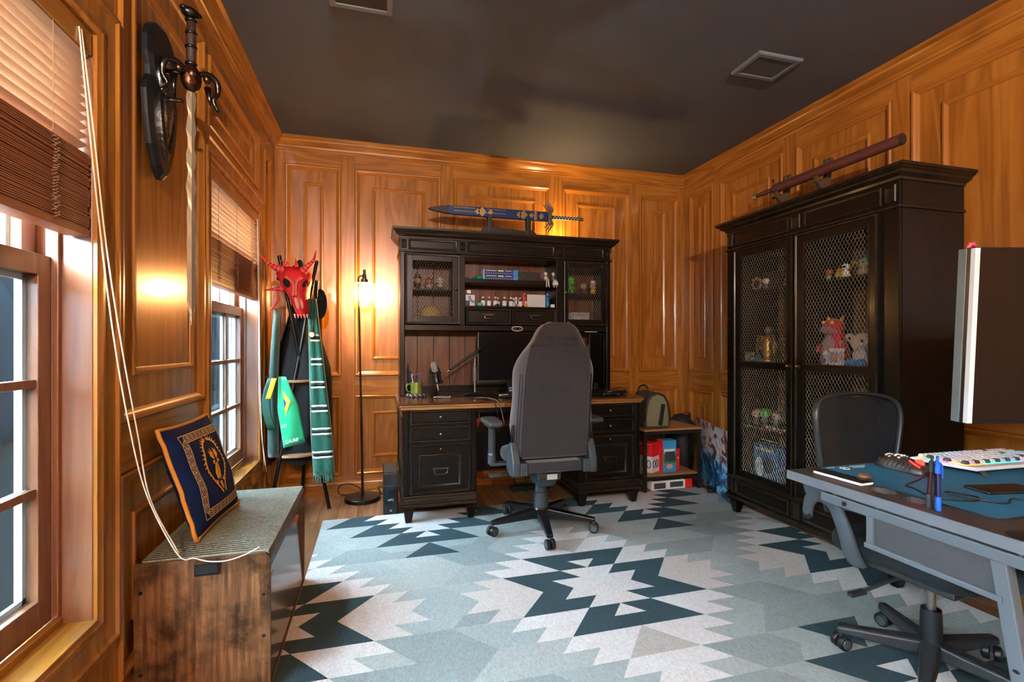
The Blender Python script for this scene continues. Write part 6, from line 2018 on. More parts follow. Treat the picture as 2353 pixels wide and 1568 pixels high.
for sg in (-1, 1):
    MB().tube([(sg * .028, 0, .072), (sg * .06, .004, .084), (sg * .085, .008, .10)], [.012, .014, .003], 8, flat=.4).build('ear', PG, t, smooth=True)
    MB().ball((sg * .013, -.026, .072), .005, 8, 6).build('eye', VBLK, t)
MB().lathe([(0, 0), (.034, 0), (.03, .03), (.018, .05), (0, .052)], 16).build('robe', vinyl(206, 186, 156), t, smooth=True)
t = thing('pale_toy_group', 'small grey and cream toy beside the wide eared one', 'toy', (2.44, 2.06, zt1), -PI / 2)
MB().lathe([(0, 0), (.024, 0), (.02, .03), (.008, .04), (0, .04)], 14).build('body', vinyl(206, 204, 170), t, smooth=True)
MB().ball((0, 0, .055), (.022, .02, .02)).build('head', vinyl(190, 190, 196), t, smooth=True)
part('visor', VBLK, t, (-.014, .014, -.022, -.016, .05, .06))
t = thing('small_blue_sign', 'little bright blue sign card above the toys in cabinet', 'sign', (2.60, 2.06, zt1))
part('stick', WHT, t, (-.002, .002, -.003, .003, 0, .09))
part('card', mat('sign_blue', (24, 120, 176), .5), t, (-.004, -.001, -.05, .05, .085, .145))
t = thing('domed_white_toy', 'white toy with blue stripes and dome at shelf end', 'toy', (2.50, 1.868, zt1), -PI / 2)
MB().lathe([(0, 0), (.03, 0), (.032, .01), (.032, .07), (.03, .085), (.02, .105), (0, .112)], 18).build('body', vinyl(224, 224, 226), t, smooth=40)
for z in (.07, .085):
    MB().lathe([(.0325, z), (.0325, z + .006)], 18).build('stripe', vinyl(40, 70, 150), t)
t = thing('red_dragon_plush', 'tall red plush dragon with grey belly and yellow horns', 'plush toy', (2.53, 2.20, zm), -PI / 2)
PR_ = mat('plush_red', (176, 24, 28), .95, bump=.4, bscale=120, sheen=.4)
PGR = mat('plush_grey_violet', (136, 104, 112), .95, bump=.4, bscale=120, sheen=.4)
PY = mat('plush_yellow', (230, 170, 40), .9)
MB().lathe([(0, 0), (.07, .002), (.078, .03), (.066, .10), (.05, .16), (.044, .19), (0, .2)], 20).build('body', PR_, t, smooth=True)
MB().ball((0, -.028, .09), (.046, .05, .09)).build('belly', PGR, t, smooth=True)
hd_ = MB().ball((0, -.012, .225), (.056, .06, .045)).build('head', PR_, t, smooth=True)
MB().ball((-.005, -.045, .205), (.045, .04, .026)).build('muzzle', PGR, hd_, smooth=True)
for sg in (-1, 1):
    MB().cyl((sg * .035, 0, .255), (sg * .052, .005, .285), .012, .004, 8).build('horn', PY, hd_, smooth=True)
    MB().ball((sg * .025, -.055, .245), (.012, .008, .012)).build('eye', PY, hd_, smooth=True)
    MB().tube([(sg * .05, -.01, .13), (sg * .075, -.03, .10), (sg * .07, -.05, .08)], [.018, .015, .010], 8).build('arm', PR_, t, smooth=True)
t = thing('white_plush', 'white long nosed plush toy with blue feet in cabinet', 'plush toy', (2.50, 2.02, zm), -PI / 2)
PW = mat('plush_white', (204, 196, 192), .95, bump=.4, bscale=120, sheen=.4)
PBL = mat('plush_blue', (40, 120, 190), .95, bump=.4, bscale=120, sheen=.4)
MB().ball((.01, 0, .13), (.062, .05, .052)).build('head', PW, t, smooth=True)
MB().ball((0, .01, .055), (.05, .045, .055)).build('body', PW, t, smooth=True)
MB().ball((-.058, -.01, .158), (.024, .012, .024)).build('ear', PW, t, smooth=True)
MB().ball((.04, -.046, .14), (.007, .006, .009)).build('eye', VBLK, t, smooth=True)
MB().ball((-.03, -.044, .155), (.006, .006, .008)).build('eye', VBLK, t, smooth=True)
MB().tube([(.03, -.04, .11), (.055, -.05, .07), (.085, -.05, .02)], [.016, .013, .010], 8).build('long_nose', PW, t, smooth=True)
for sg in (-1, 1):
    MB().ball((sg * .03, -.04, .022), (.028, .028, .022)).build('foot', PBL, t, smooth=True)
t = thing('cyan_plush', 'bright cyan plush toy at right end of middle shelf', 'plush toy', (2.58, 1.90, zm), -PI / 2)
PCY = mat('plush_cyan', (20, 170, 206), .95, bump=.4, bscale=120, sheen=.4)
MB().ball((0, 0, .16), (.06, .055, .06)).build('head', PCY, t, smooth=True)
MB().ball((0, .01, .06), (.05, .05, .06)).build('body', PCY, t, smooth=True)
for sg in (-1, 1):
    MB().tube([(sg * .04, 0, .19), (sg * .07, 0, .235), (sg * .06, 0, .26)], [.02, .018, .006], 8).build('ear', PCY, t, smooth=True)
t = thing('picture_toy_box', 'small white toy carton with orange print on middle shelf', 'box', (2.425, 2.10, zm), -PI / 2)
part('carton', mat('toybox_white', (206, 200, 196), .5), t, (-.03, .03, -.02, .02, 0, .10))
part('printed_window', mat('toybox_art', (120, 150, 170), .5, var=.6, vscale=60), t, (-.024, .024, -.0207, -.0197, .02, .08), bevel=0)
MB().ball((0, -.0207, .045), (.014, .001, .018), 12, 6).build('printed_spot', vinyl(214, 130, 60), t)
t = thing('white_small_plush', 'small white and blue plush beside the toy carton', 'plush toy', (2.425, 2.165, zm), -PI / 2)
MB().ball((0, 0, .03), (.022, .02, .03)).build('body', PW, t, smooth=True)
MB().ball((0, 0, .07), (.02, .018, .018)).build('head', PW, t, smooth=True)
MB().ball((0, -.018, .03), (.014, .008, .016)).build('bib', PBL, t, smooth=True)
t = thing('tan_board_box', 'tan cardboard box at right end of lower cabinet shelf', 'box', (2.66, 1.88, zk))
part('carton', mat('cardboard', (176, 132, 76), .8, var=.1, vscale=6), t, (-.05, .08, -.10, .10, 0, .33))
part('tape', mat('tape_tan', (196, 160, 104), .4), t, (-.0506, .08, -.012, .012, .0, .3306), bevel=0)
t = thing('old_map_box', 'olive brown printed box on floor of right cabinet half', 'box', (2.55, 2.13, zf))
part('carton', mat('map_olive', (150, 128, 74), .6, var=.4, vscale=26), t, (-.06, .06, -.10, .10, 0, .25))
part('lid', mat('map_olive_dark', (110, 92, 52), .6, var=.3, vscale=26), t, (-.0615, .0615, -.1015, .1015, .2, .252))
t = thing('silver_cup', 'small pale metal cup on lower right cabinet shelf', 'cup', (2.47, 2.13, zk))
MB().lathe([(0, 0), (.018, 0), (.006, .006), (.006, .03), (.02, .04), (.024, .07), (.022, .07), (.018, .042), (0, .036)], 18).build('cup', STEEL, t, smooth=40)
MB().lathe([(.0242, .055), (.0248, .06), (.0242, .065)], 18).build('band', BRASS, t)

# ------------------------------------------------------------------ small side table and what is on it
STW = wood('side_table_wood', (126, 84, 46), (160, 112, 66), (176, 130, 82), axis='X', rough=.45)
MTB = mat('table_metal_black', (20, 21, 22), .45)
tb = thing('side_table', 'small two tier table with wooden shelves and black metal frame', 'table', (2.265, 3.63, 0))
for sx in (-1, 1):
    for y in (-.235, .21):
        part('leg', MTB, tb, (sx * .245 - .0125, sx * .245 + .0125, y, y + .025, RZ + .0005 if y < 0 else .0005, .49), bevel=.002)
for z in (.478, .118):
    q = MB()
    for y in (-.23, .213):
        q.box(-.232, .232, y, y + .018, z - .02, z + .006)
    for x in (-.25, .234):
        q.box(x, x + .016, -.212, .212, z - .02, z + .006)
    q.build('frame_rail', MTB, tb, bevel=.002)
part('top', STW, tb, (-.258, .258, -.24, .24, .486, .502), bevel=.002)
part('shelf', STW, tb, (-.23, .23, -.225, .21, .1245, .138), bevel=.002)
OLV = mat('olive_canvas', (112, 108, 82), .9, bump=.3, bscale=220)
OLV_SHADE = mat('olive_canvas_shade', (58, 57, 46), .9, bump=.3, bscale=220)  # same canvas darker: shade on the bag's long side put into the colour
bg = thing('insulated_bag', 'olive lunch bag with black straps on the side table', 'bag', (2.155, 3.565, .5025), rz=-.12)
ar = [(-.105, 0), (.105, 0), (.108, .06), (.10, .15), (.085, .22), (.055, .265), (.0, .285), (-.055, .265), (-.085, .22), (-.10, .15), (-.108, .06)]
MB().prism(ar, lambda a, b, h: (a, h, b), -.15, .15).build('body', OLV_SHADE, bg, bevel=.02, seg=3)
MB().prism([(a * .84, .02 + b * .88) for a, b in ar], lambda a, b, h: (a, h, b), -.156, -.148).build('end_face', OLV, bg, bevel=.004)
q = MB()
q.box(-.004, .03, -.163, -.155, .03, .20, Matrix.Rotation(.16, 4, 'Y'))
q.build('side_strap', PLASTIC, bg, bevel=.002)
MB().tube([(a, -.15, b) for a, b in ar[2:]], .005, 6).build('piping', PLASTIC, bg, smooth=True)
MB().tube(smooth_path([(-.06, -.1, .262), (-.05, -.08, .315), (-.045, .0, .335), (-.05, .08, .315), (-.06, .1, .262)]), .008, 8, flat=.5).build('carry_handle', PLASTIC, bg, smooth=True)
zq_ = .1385
REDB = mat('box_red', (214, 34, 36), .45)
WHB = mat('box_bright_white', (226, 224, 222), .45)
t = thing('gadget_box', 'red topped white gadget box on lower tier of side table', 'box', (2.135, 3.53, zq_), rz=.5)
part('carton', WHB, t, (-.055, .055, -.055, .055, 0, .13))
part('red_top', REDB, t, (-.0555, .0555, -.0555, .0555, .13, .215), (-.05, .05, -.05, .05, .215, .235), bevel=.003)
for x in (-.025, .022):
    MB().tube([(x + .017 * math.cos(a), -.0558, .068 + .03 * math.sin(a)) for a in [2 * PI * i / 20 for i in range(21)]], .0035, 6, caps=False).build('printed_loop', mat('loop_%s' % ('blue' if x < 0 else 'black'), (30, 80, 130) if x < 0 else (24, 24, 28), .5), t)
for y in (-.025, .022):
    MB().tube([(-.0558, y + .017 * math.cos(a), .068 + .03 * math.sin(a)) for a in [2 * PI * i / 20 for i in range(21)]], .0035, 6, caps=False).build('printed_loop', mat('loop_blue', (30, 80, 130), .5), t)
t = thing('landscape_box', 'game box with blue sky picture and red spine on side table', 'box', (2.275, 3.50, zq_))
part('carton', mat('box_sky', (60, 150, 206), .45), t, (-.062, .062, -.04, .04, 0, .255))
part('spine', REDB, t, (-.066, -.06, -.041, .041, 0, .2555), bevel=0)
part('printed_hill', mat('print_green', (70, 130, 70), .5, var=.5, vscale=24), t, (-.058, .061, -.0407, -.0397, .07, .14), bevel=0)
part('printed_screen', mat('print_dark', (50, 66, 70), .4), t, (-.045, .05, -.0412, -.0404, .085, .165), bevel=0)
part('printed_cloud', WHB, t, (-.05, .05, -.0407, -.0397, .15, .185), bevel=0)
MB().ball((.0, -.0408, .045), (.03, .001, .02), 12, 6).build('printed_hand', vinyl(206, 160, 128), t)
t = thing('small_red_box', 'small red carton right of the landscape box', 'box', (2.375, 3.54, zq_))
part('carton', REDB, t, (-.028, .028, -.03, .03, 0, .17))
part('sticker', WHB, t, (.008, .018, -.0308, -.0298, .09, .105), bevel=0)
t = thing('black_game_console', 'black device at back of side table lower tier', 'console', (2.40, 3.70, zq_))
part('case', PLASTIC, t, (-.07, .07, -.10, .10, 0, .14), bevel=.006)
part('vent', GUN, t, (-.05, .05, -.103, -.1, .05, .07), bevel=0)
t = thing('flat_product_box', 'flat white and red product box on floor under side table', 'box', (2.28, 3.53, RZ + .0005))
part('carton', WHB, t, (-.185, .12, -.10, .10, 0, .07))
part('red_end', REDB, t, (.12, .185, -.10, .10, 0, .07))
part('printed_shade', mat('print_charcoal', (60, 62, 64), .5), t, (-.165, -.06, -.1007, -.0997, .01, .055), (-.02, .10, -.1007, -.0997, .015, .058), bevel=.0003)
part('printed_top', mat('print_charcoal', (60, 62, 64), .5), t, (-.16, .09, -.085, .085, .0697, .0706), bevel=0)
t = thing('white_booklet', 'white illustrated booklet wedged between desk and side table', 'book', (1.965, 3.62, 0.0))
part('cover', WHB, t, (-.012, .012, -.12, .12, .145, .345))
part('block', mat('pages_cream', (214, 206, 186), .8), t, (-.014, .014, -.118, .118, .001, .143))
part('print', mat('print_charcoal', (60, 62, 64), .5), t, (-.008, .008, -.1207, -.1197, .2, .29), bevel=0)
t = thing('black_pouch', 'soft black pouch behind the side table in the corner', 'pouch', (2.662, 3.86, 0))
MB().lathe([(0, 0), (.09, 0), (.10, .1), (.11, .3), (.10, .46), (.06, .53), (0, .545)], 20).build('sack', mat('pouch_nylon', (16, 17, 19), .6), t, smooth=True)
MB().tube(smooth_path([(-.04, -.06, .53), (-.02, -.08, .565), (.03, -.07, .555), (.05, -.05, .51)]), .008, 6, flat=.5).build('strap', PLASTIC, t, smooth=True)
t = thing('power_adapter', 'black power adapter lying on floor by the leaning canvas', 'adapter', (2.535, 3.30, RZ + .0005), rz=.95)
part('brick', PLASTIC, t, (-.055, .055, -.02, .02, 0, .026), bevel=.004)
MB().tube(smooth_path([(.055, 0, .013), (.085, .0, .008), (.11, .02, .004), (.13, .05, .004)]), .003, 6).build('lead', CBL, t, smooth=True)
# leaning canvas ------------------------------------------------------------------------------
def canvas_mat():
    m = bpy.data.materials.new('abstract_canvas')
    m.use_nodes = True
    nt = m.node_tree
    N, L = nt.nodes.new, nt.links.new
    b = nt.nodes['Principled BSDF']
    b.inputs['Roughness'].default_value = .4
    tc = N('ShaderNodeTexCoord')
    n1 = N('ShaderNodeTexNoise')
    n1.inputs['Scale'].default_value = 7
    n1.inputs['Detail'].default_value = 6
    n1.inputs['Distortion'].default_value = 1.6
    L(tc.outputs['Object'], n1.inputs[0])
    sx = N('ShaderNodeSeparateXYZ')
    L(tc.outputs['Object'], sx.inputs[0])
    hot = N('ShaderNodeValToRGB')
    for p, c in ((.36, (34, 20, 22)), (.46, (130, 46, 40)), (.52, (206, 190, 186)), (.62, (170, 178, 188)), (.72, (70, 120, 160))):
        e = hot.color_ramp.elements.new(p)
        e.color = lin(c)
    cold = N('ShaderNodeValToRGB')
    for p, c in ((.34, (12, 16, 24)), (.45, (20, 66, 104)), (.52, (36, 128, 176)), (.6, (150, 204, 226)), (.7, (30, 100, 160))):
        e = cold.color_ramp.elements.new(p)
        e.color = lin(c)
    L(n1.outputs[0], hot.inputs[0])
    L(n1.outputs[0], cold.inputs[0])
    mr = N('ShaderNodeMapRange')
    mr.inputs[1].default_value, mr.inputs[2].default_value = .34, .22
    L(sx.outputs[2], mr.inputs[0])
    mx = N('ShaderNodeMix')
    mx.data_type = 'RGBA'
    L(mr.outputs[0], mx.inputs[0])
    L(hot.outputs[0], mx.inputs[6])
    L(cold.outputs[0], mx.inputs[7])
    L(mx.outputs[2], b.inputs['Base Color'])
    return m
cvx, cvy = (2.725 + 2.475) / 2, (3.67 + 2.96) / 2
ang = math.atan2(3.67 - 2.96, 2.725 - 2.475)
cv = thing('leaning_canvas', 'abstract red and blue canvas leaning between cabinet and corner', 'canvas', (cvx, cvy, RZ), rot=(math.radians(-3.5), 0, ang))
hl = math.hypot(.25, .71) / 2
part('print', canvas_mat(), cv, (-hl, hl, .0, .012, 0, .53), bevel=.001)
part('stretcher', mat('stretcher_pine', (186, 150, 104), .7), cv, (-hl + .01, hl - .01, -.012, -.0005, .01, .05), (-hl + .01, hl - .01, -.012, -.0005, .48, .52), bevel=0)
# ------------------------------------------------------------------ gaming desk at the right
DGREY = mat('desk_edge_grey', (92, 100, 108), .45)
DTOPG = mat('carbon_top', (58, 50, 48), .42, bump=.15, bscale=700)
DMT = mat('desk_frame_grey', (88, 98, 106), .4, .2)
ZG = .755
GX, GY = 1.31, 1.315
gd_ = thing('gaming_desk', 'dark carbon topped gaming desk with grey edge at right', 'desk', (GX, GY, 0))
def HOLE_top():
    """table top with two round cup holes"""
    bm = bmesh.new()
    x1, y0 = 1.30, -1.50
    outer = [(0, y0), (x1, y0), (x1, 0), (0, 0)]
    ring = [bm.verts.new((a, b, 0)) for a, b in outer]
    ed = [bm.edges.new((ring[i], ring[(i + 1) % 4])) for i in range(4)]
    for cx_, cy_ in ((.073, -.262), (.073, -.352)):
        vs_ = [bm.verts.new((cx_ + .030 * math.cos(2 * PI * i / 28), cy_ + .036 * math.sin(2 * PI * i / 28), 0)) for i in range(28)]
        ed += [bm.edges.new((vs_[i], vs_[(i + 1) % 28])) for i in range(28)]
    bmesh.ops.triangle_fill(bm, use_beauty=True, use_dissolve=False, edges=ed)
    bmesh.ops.recalc_face_normals(bm, faces=bm.faces)
    ext = bmesh.ops.extrude_face_region(bm, geom=bm.faces[:])
    vv = [g for g in ext['geom'] if isinstance(g, bmesh.types.BMVert)]
    bmesh.ops.translate(bm, verts=vv, vec=(0, 0, .028))
    bmesh.ops.recalc_face_normals(bm, faces=bm.faces)
    me = bpy.data.meshes.new('table_top')
    bm.to_mesh(me)
    bm.free()
    me.materials.append(DTOPG)
    o = bpy.data.objects.new('table_top', me)
    COL.objects.link(o)
    o.parent = gd_
    o.location.z = ZG - .028
    return o
top_o = HOLE_top()
part('edge_band', DGREY, gd_, (-.0015, .0005, -1.50, .0005, ZG - .0285, ZG - .0005), (-.0015, 1.30, .0, .0015, ZG - .0285, ZG - .0005), bevel=0)
for cy_ in (-.262, -.352):
    MB().lathe([(.0302, .0), (.0302, -.05), (0, -.05)], 28, (0, 0, 0), Matrix.Diagonal((1, 1.2, 1, 1))).build('grommet', mat('hole_shade', (3, 3, 4), .8, spec=0), gd_, smooth=40).location = (.073, cy_, ZG - .001)  # near-black liner, the shade inside the hole put into its colour
part('side_rail', DMT, gd_, (.006, .03, -1.46, -.12, .690, .718), bevel=.003)
part('end_rail', DMT, gd_, (.03, 1.25, -.14, -.116, .690, .718), bevel=.003)
for y in (-.16, -.29, -.42, -.60):
    MB().cyl((.018, y, .716), (.018, y, .7275), .006, n=8).build('spacer', DMT, gd_)
MB().cyl((.006, -.20, .704), (.003, -.20, .704), .007, n=12).build('bolt', GUN, gd_)
part('basket_strut', DMT, gd_, (.006, .024, -.285, -.265, .606, .692), bevel=.002)
part('basket_bar', DMT, gd_, (.002, .028, -.575, -.262, .604, .618), bevel=.002)
part('basket_cloth', mat('basket_fabric', (56, 60, 64), .9, bump=.3, bscale=260), gd_, (.012, .016, -.57, -.287, .618, .692), bevel=0)
part('basket_floor', mat('basket_fabric', (56, 60, 64), .9), gd_, (.016, .25, -.57, -.287, .606, .61), bevel=0)
def leg_bar(p0, p1, w=.028):
    q = MB()
    p0, p1 = Vector(p0), Vector(p1)
    d = (p1 - p0).normalized()
    s_ = Vector((1, 0, 0))
    n_ = d.cross(s_).normalized()
    vs_ = []
    for p in (p0, p1):
        for a, b in ((-1, -1), (1, -1), (1, 1), (-1, 1)):
            vs_.append(p + s_ * (a * w * .5) + n_ * (b * w * .55))
    q.add(vs_, [(0, 1, 2, 3), (7, 6, 5, 4), (0, 4, 5, 1), (1, 5, 6, 2), (2, 6, 7, 3), (3, 7, 4, 0)])
    return q
for x in (.02, 1.2):
    lg = leg_bar((x, -.565, .692), (x, -.665, .03)).build('leg', DMT, gd_, bevel=.003)
    for z, y in ((.47, -.598), (.43, -.604)):
        MB().ball((x - .014, y, z), (.003, .007, .004), 8, 6).build('rivet', GUN, lg)
    part('foot_bar', DMT, gd_, (x - .014, x + .014, -1.2, -.45, .008, .03), bevel=.003)
    leg_bar((x, -1.1, .692), (x, -.98, .03)).build('leg', DMT, gd_, bevel=.003)
MB().lathe([(.034, .0), (.036, .002), (.03, .003), (0, .0025)], 24, (.022 + .02, -.60, ZG)).build('cable_grommet', PLASTIC, gd_, smooth=40)
# mouse pad
zp = ZG + .0005
pad = thing('mouse_pad', 'large blue mouse pad with white logo on the gaming desk', 'mouse pad', (1.41, 1.30, zp))
PADM = mat('pad_blue', (20, 92, 124), .7, var=.35, vscale=5, bump=.1, bscale=900)
q = MB()
rr = .03
pl_ = []
for cx_, cy_, a0 in ((rr, -rr, PI / 2), (rr, -.50 + rr, PI), (.88 - rr, -.50 + rr, PI * 1.5), (.88 - rr, -rr, 0)):
    for i in range(7):
        a = a0 + i / 6 * PI / 2
        pl_.append((cx_ + rr * math.cos(a), cy_ + rr * math.sin(a)))
q.prism(pl_, lambda a, b, h: (a, b, h), 0, .003)
q.build('cloth', PADM, pad)
MB().tube([(a, b, .0022) for a, b in pl_] + [(pl_[0][0], pl_[0][1], .0022)], .0016, 6, caps=False).build('stitched_edge', PLASTIC, pad)
MB().tube([(.085 + .014 * math.cos(a), -.035 + .014 * math.sin(a), .0032) for a in [2 * PI * i / 24 for i in range(25)]], .0012, 5, caps=False).tube([(.075, -.038, .0032), (.092, -.03, .0032)], .0016, 5).build('round_logo', WHT, pad)
for i in range(2):
    MB().tube([(.12, -.02 - i * .014, .0032), (.19 - i * .02, -.02 - i * .014, .0032)], .0018, 5, flat=.4).build('printed_line', WHT, pad)
MB().tube([(.03, -.016, .0032), (.062, -.016, .0032)], .0018, 5, flat=.4).build('printed_line', WHT, pad)
# mouse
zm2 = zp + .0035
ms2 = thing('gaming_mouse', 'dark honeycomb gaming mouse with red glow on the pad', 'mouse', (1.662, 1.20, zm2))
ms2.scale = (1.15, 1.15, 1.2)
SEC = [(.066, .012, .012), (.058, .026, .026), (.035, .031, .037), (.005, .030, .040), (-.03, .029, .033), (-.055, .028, .024), (-.066, .022, .016)]
rows = [[(w * math.cos(t) * (1.0 if True else 1), y, max(.002, h * math.sin(t) ** .8)) for t in [PI * k / 12 for k in range(13)]] for y, w, h in SEC]
MSH = mat('mouse_shell', (46, 40, 36), .35)
mb_ = MB().grid(rows, capends=True).build('shell', MSH, ms2, smooth=60)
HOLEM = mat('mouse_hole', (196, 190, 182), .4)
for i in range(5):
    for j in range(4):
        y = .052 - i * .013
        x = -.015 + j * .010 + (i % 2) * .005
        k = min(range(len(SEC)), key=lambda s_: abs(SEC[s_][0] - y))
        h = SEC[k][2] * (1 - (x / SEC[k][1]) ** 2) ** .4
        MB().cyl((x, y, h - .003), (x, y + .001, h + .0012), .0038, n=6).build('hex_cell', HOLEM, mb_)
for s_ in range(7):
    y = .035 - s_ * .012
    MB().tube([(-.0295, y, .010), (-.0285, y - .002, .018), (-.026, y - .004, .026)], .0016, 5).build('grip_rib', PLASTIC, mb_)
MB().cyl((-.004, -.045, .028), (.004, -.045, .028), .010, n=16).build('scroll_wheel', mat('red_glow', (120, 10, 10), .4, emit=(255, 30, 24), estr=6), ms2)
MB().tube([(-.017, -.03, .033), (-.019, -.045, .026), (-.018, -.058, .02)], .0018, 6).build('light_strip', mat('red_glow', (120, 10, 10), .4), ms2)
part('glide_base', PLASTIC, ms2, (-.026, .026, -.06, .058, 0, .004), bevel=.001)
# keyboard
kb = thing('mechanical_keyboard', 'white mechanical keyboard with rainbow backlit keys on desk', 'keyboard', (1.80, 1.275, zm2 + .0), rz=-.03)
KW, KD = .42, .15
q = MB()
q.add([(0, -KD - .05, .016), (KW, -KD - .05, .016), (KW, .0, .006), (0, .0, .006), (0, -KD - .05, .028), (KW, -KD - .05, .028), (KW, 0, .018), (0, 0, .018)], [(3, 2, 1, 0), (4, 5, 6, 7), (0, 1, 5, 4), (1, 2, 6, 5), (2, 3, 7, 6), (3, 0, 4, 7)])
q.build('case', mat('keyboard_white', (206, 208, 214), .4), kb, bevel=.003)
for x in (.03, KW - .06):
    q = MB()
    q.add([(x, -KD - .035, .016), (x + .02, -KD - .035, .016), (x + .022, -KD - .055, 0), (x + .002, -KD - .055, 0), (x, -KD - .031, .016), (x + .02, -KD - .031, .016), (x + .022, -KD - .051, 0), (x + .002, -KD - .051, 0)], [(0, 1, 2, 3), (7, 6, 5, 4), (0, 4, 5, 1), (1, 5, 6, 2), (2, 6, 7, 3), (3, 7, 4, 0)])
    q.build('flip_foot', GPLASTIC, kb)
part('front_edge', mat('keyboard_white', (206, 208, 214), .4), kb, (0, KW, 0, .002, .004, .016), bevel=0)
GLOW = [mat('glow_%d' % i, c, .5, emit=c, estr=1.1) for i, c in enumerate(((255, 140, 60), (60, 230, 150), (40, 190, 255), (240, 90, 170), (250, 210, 90)))]
KEYM = mat('keycap_grey', (190, 196, 204), .45)
KEYD = mat('keycap_dark', (60, 62, 70), .45)
kme = {}
def keymesh(w, m):
    if (w, m.name) not in kme:
        b = MB()
        b.taper(-w / 2, w / 2, -.0085, .0085, 0, -w / 2 + .002, w / 2 - .002, -.006, .006, .010)
        me = b.mesh('keycap')
        me.materials.append(m)
        kme[(w, m.name)] = me
    return kme[(w, m.name)]
for r_ in range(6):
    y = -.025 - r_ * .0262
    z = .018 + (-y) / (KD + .05) * .010
    gl = MB().box(.008, KW - .008, y - .012, y + .012, z - .0005, z + .0012)
    for s_ in range(5):
        x0 = .008 + (KW - .016) / 5 * s_
        MB().box(x0, x0 + (KW - .016) / 5, y - .0125, y + .0125, z - .0002, z + .0016).build('backlight', GLOW[(s_ + r_) % 5], kb)
    for c_ in range(18):
        x = .02 + c_ * .0223
        if x > KW - .012:
            break
        o = bpy.data.objects.new('keycap', keymesh(.017, KEYD if (c_ in (0, 13) or r_ == 5) and (c_ + r_) % 2 else KEYM))
        COL.objects.link(o)
        o.parent = kb
        o.location = (x, y, z + .003)
# pens, phone, ring, cable, folding knife-like slab
for i, (x, y, c, lab, rx) in enumerate(((1.348, .912, (40, 42, 46), 'clear black capped pen standing on desk beside the blue pen', .05), (1.350, .889, (30, 92, 206), 'clear blue pen standing on the gaming desk edge', -.02), (1.364, .905, (60, 60, 64), 'grey pen standing behind the blue and black pens', .03))):
    t = thing('standing_pen', lab, 'pen', (x, y, zp), rot=(rx, .05 - .03 * i, .3), group='pens standing on the gaming desk')
    cm = mat('pen_colour_%d' % i, c, .35)
    MB().lathe([(0, 0), (.0055, 0), (.0062, .002), (.0062, .03), (.0056, .034)], 14).build('lower_grip', cm, t, smooth=40)
    MB().lathe([(.0055, .034), (.0055, .095)], 14).build('barrel', glassy('pen_clear_%d' % i, (214, 220, 236), .75), t, smooth=40)
    MB().cyl((0, 0, .03), (0, 0, .10), .0022, n=8).build('refill', mat('refill_%d' % i, [(120, 40, 44), (40, 80, 190), (50, 50, 54)][i], .4), t)
    MB().lathe([(.0058, .092), (.0062, .094), (.0058, .118), (.003, .121), (.003, .132), (0, .133)], 14).build('cap', cm, t, smooth=40)
    MB().tube([(.004, -.004, .116), (.010, -.006, .112), (.0095, -.006, .08)], .0018, 6).build('clip', cm, t)
t = thing('notebook', 'thin black notebook with white pages on desk corner', 'notebook', (1.385, 1.18, zp), rz=.04)
part('pages', mat('pages_white', (232, 230, 226), .6), t, (-.026, .024, -.078, .078, .001, .008), bevel=.0005)
part('cover', PLASTIC, t, (-.0255, .026, -.079, .079, .008, .0095), bevel=.0005)
part('back_cover', PLASTIC, t, (-.0255, .026, -.079, .079, 0, .001), bevel=0)
t = thing('wooden_knob', 'small round brown knob resting on the notebook', 'knob', (1.398, 1.122, zp + .0102))
MB().lathe([(0, 0), (.010, 0), (.018, .006), (.019, .012), (.014, .019), (0, .022)], 18).build('knob', mat('knob_brown', (86, 66, 50), .45), t, smooth=True)
MB().tube([(.0185 * math.cos(a), .0185 * math.sin(a), .010) for a in [2 * PI * i / 20 for i in range(21)]], .0012, 5, caps=False).build('rim', BRASS, t)
t = thing('mouse_cable', 'thin black cable curling across the mouse pad', 'cable', (1.45, .98, zp + .004))
MB().tube(smooth_path([(.20, .135, .008), (.12, .11, .002), (.03, .08, .002), (.02, .05, .002), (-.01, .0, .003), (.0, -.05, .003), (.06, -.075, .003), (.10, -.05, .003), (.08, .0, .003), (.05, -.02, .006), (.10, -.11, .003), (.17, -.09, .003), (.20, -.12, .003), (.30, -.13, .003), (.45, -.1, .003)]), .0022, 6).build('wire', CBL, t, smooth=True)
MB().box(.198, .216, .128, .142, .004, .012).build('plug', PLASTIC, t)
t = thing('black_phone', 'dark phone lying face up on the mouse pad', 'phone', (1.70, .955, zp + .0035), rz=-.18)
part('body', PLASTIC, t, (-.085, .085, -.036, .036, 0, .008), bevel=.004, seg=3)
part('screen', SCRN, t, (-.081, .081, -.033, .033, .008, .0085), bevel=0)
# monitor on the gaming desk, back towards the camera
mm_ = thing('gaming_monitor', 'large black monitor seen from its side at right edge', 'monitor', (1.85, .84, zp), rz=-YAW)
wM = .355
lean = Matrix.Translation((0, 0, .205)) @ Matrix.Rotation(math.radians(3), 4, 'X')
q = MB().box(-wM, wM, -.012, .012, 0, .465, lean)
q.build('back_shell', mat('monitor_back', (24, 18, 15), .35), mm_, bevel=.002)
MB().box(-wM - .001, -wM + .012, -.0125, .0, .002, .463, lean).build('white_trim', mat('trim_white', (206, 218, 222), .4), mm_)
MB().box(-wM - .0015, wM + .0015, .0125, .036, 0, .465, lean).build('front_frame', mat('bezel_grey', (96, 112, 114), .45), mm_, bevel=.001)
MB().box(-wM + .008, wM - .008, .036, .038, .01, .455, lean).build('screen', SCRN, mm_)
MB().box(.05, .10, -.115, -.085, .0, .33).box(.05, .10, -.1, -.0, .30, .34).box(-.05, .2, -.19, -.085, 0, .012).build('stand', GUN, mm_, bevel=.003)
t = thing('pink_toy', 'small pink ornament on top of the gaming monitor', 'toy', (0, 0, 0))
vv = mm_.matrix_basis @ lean
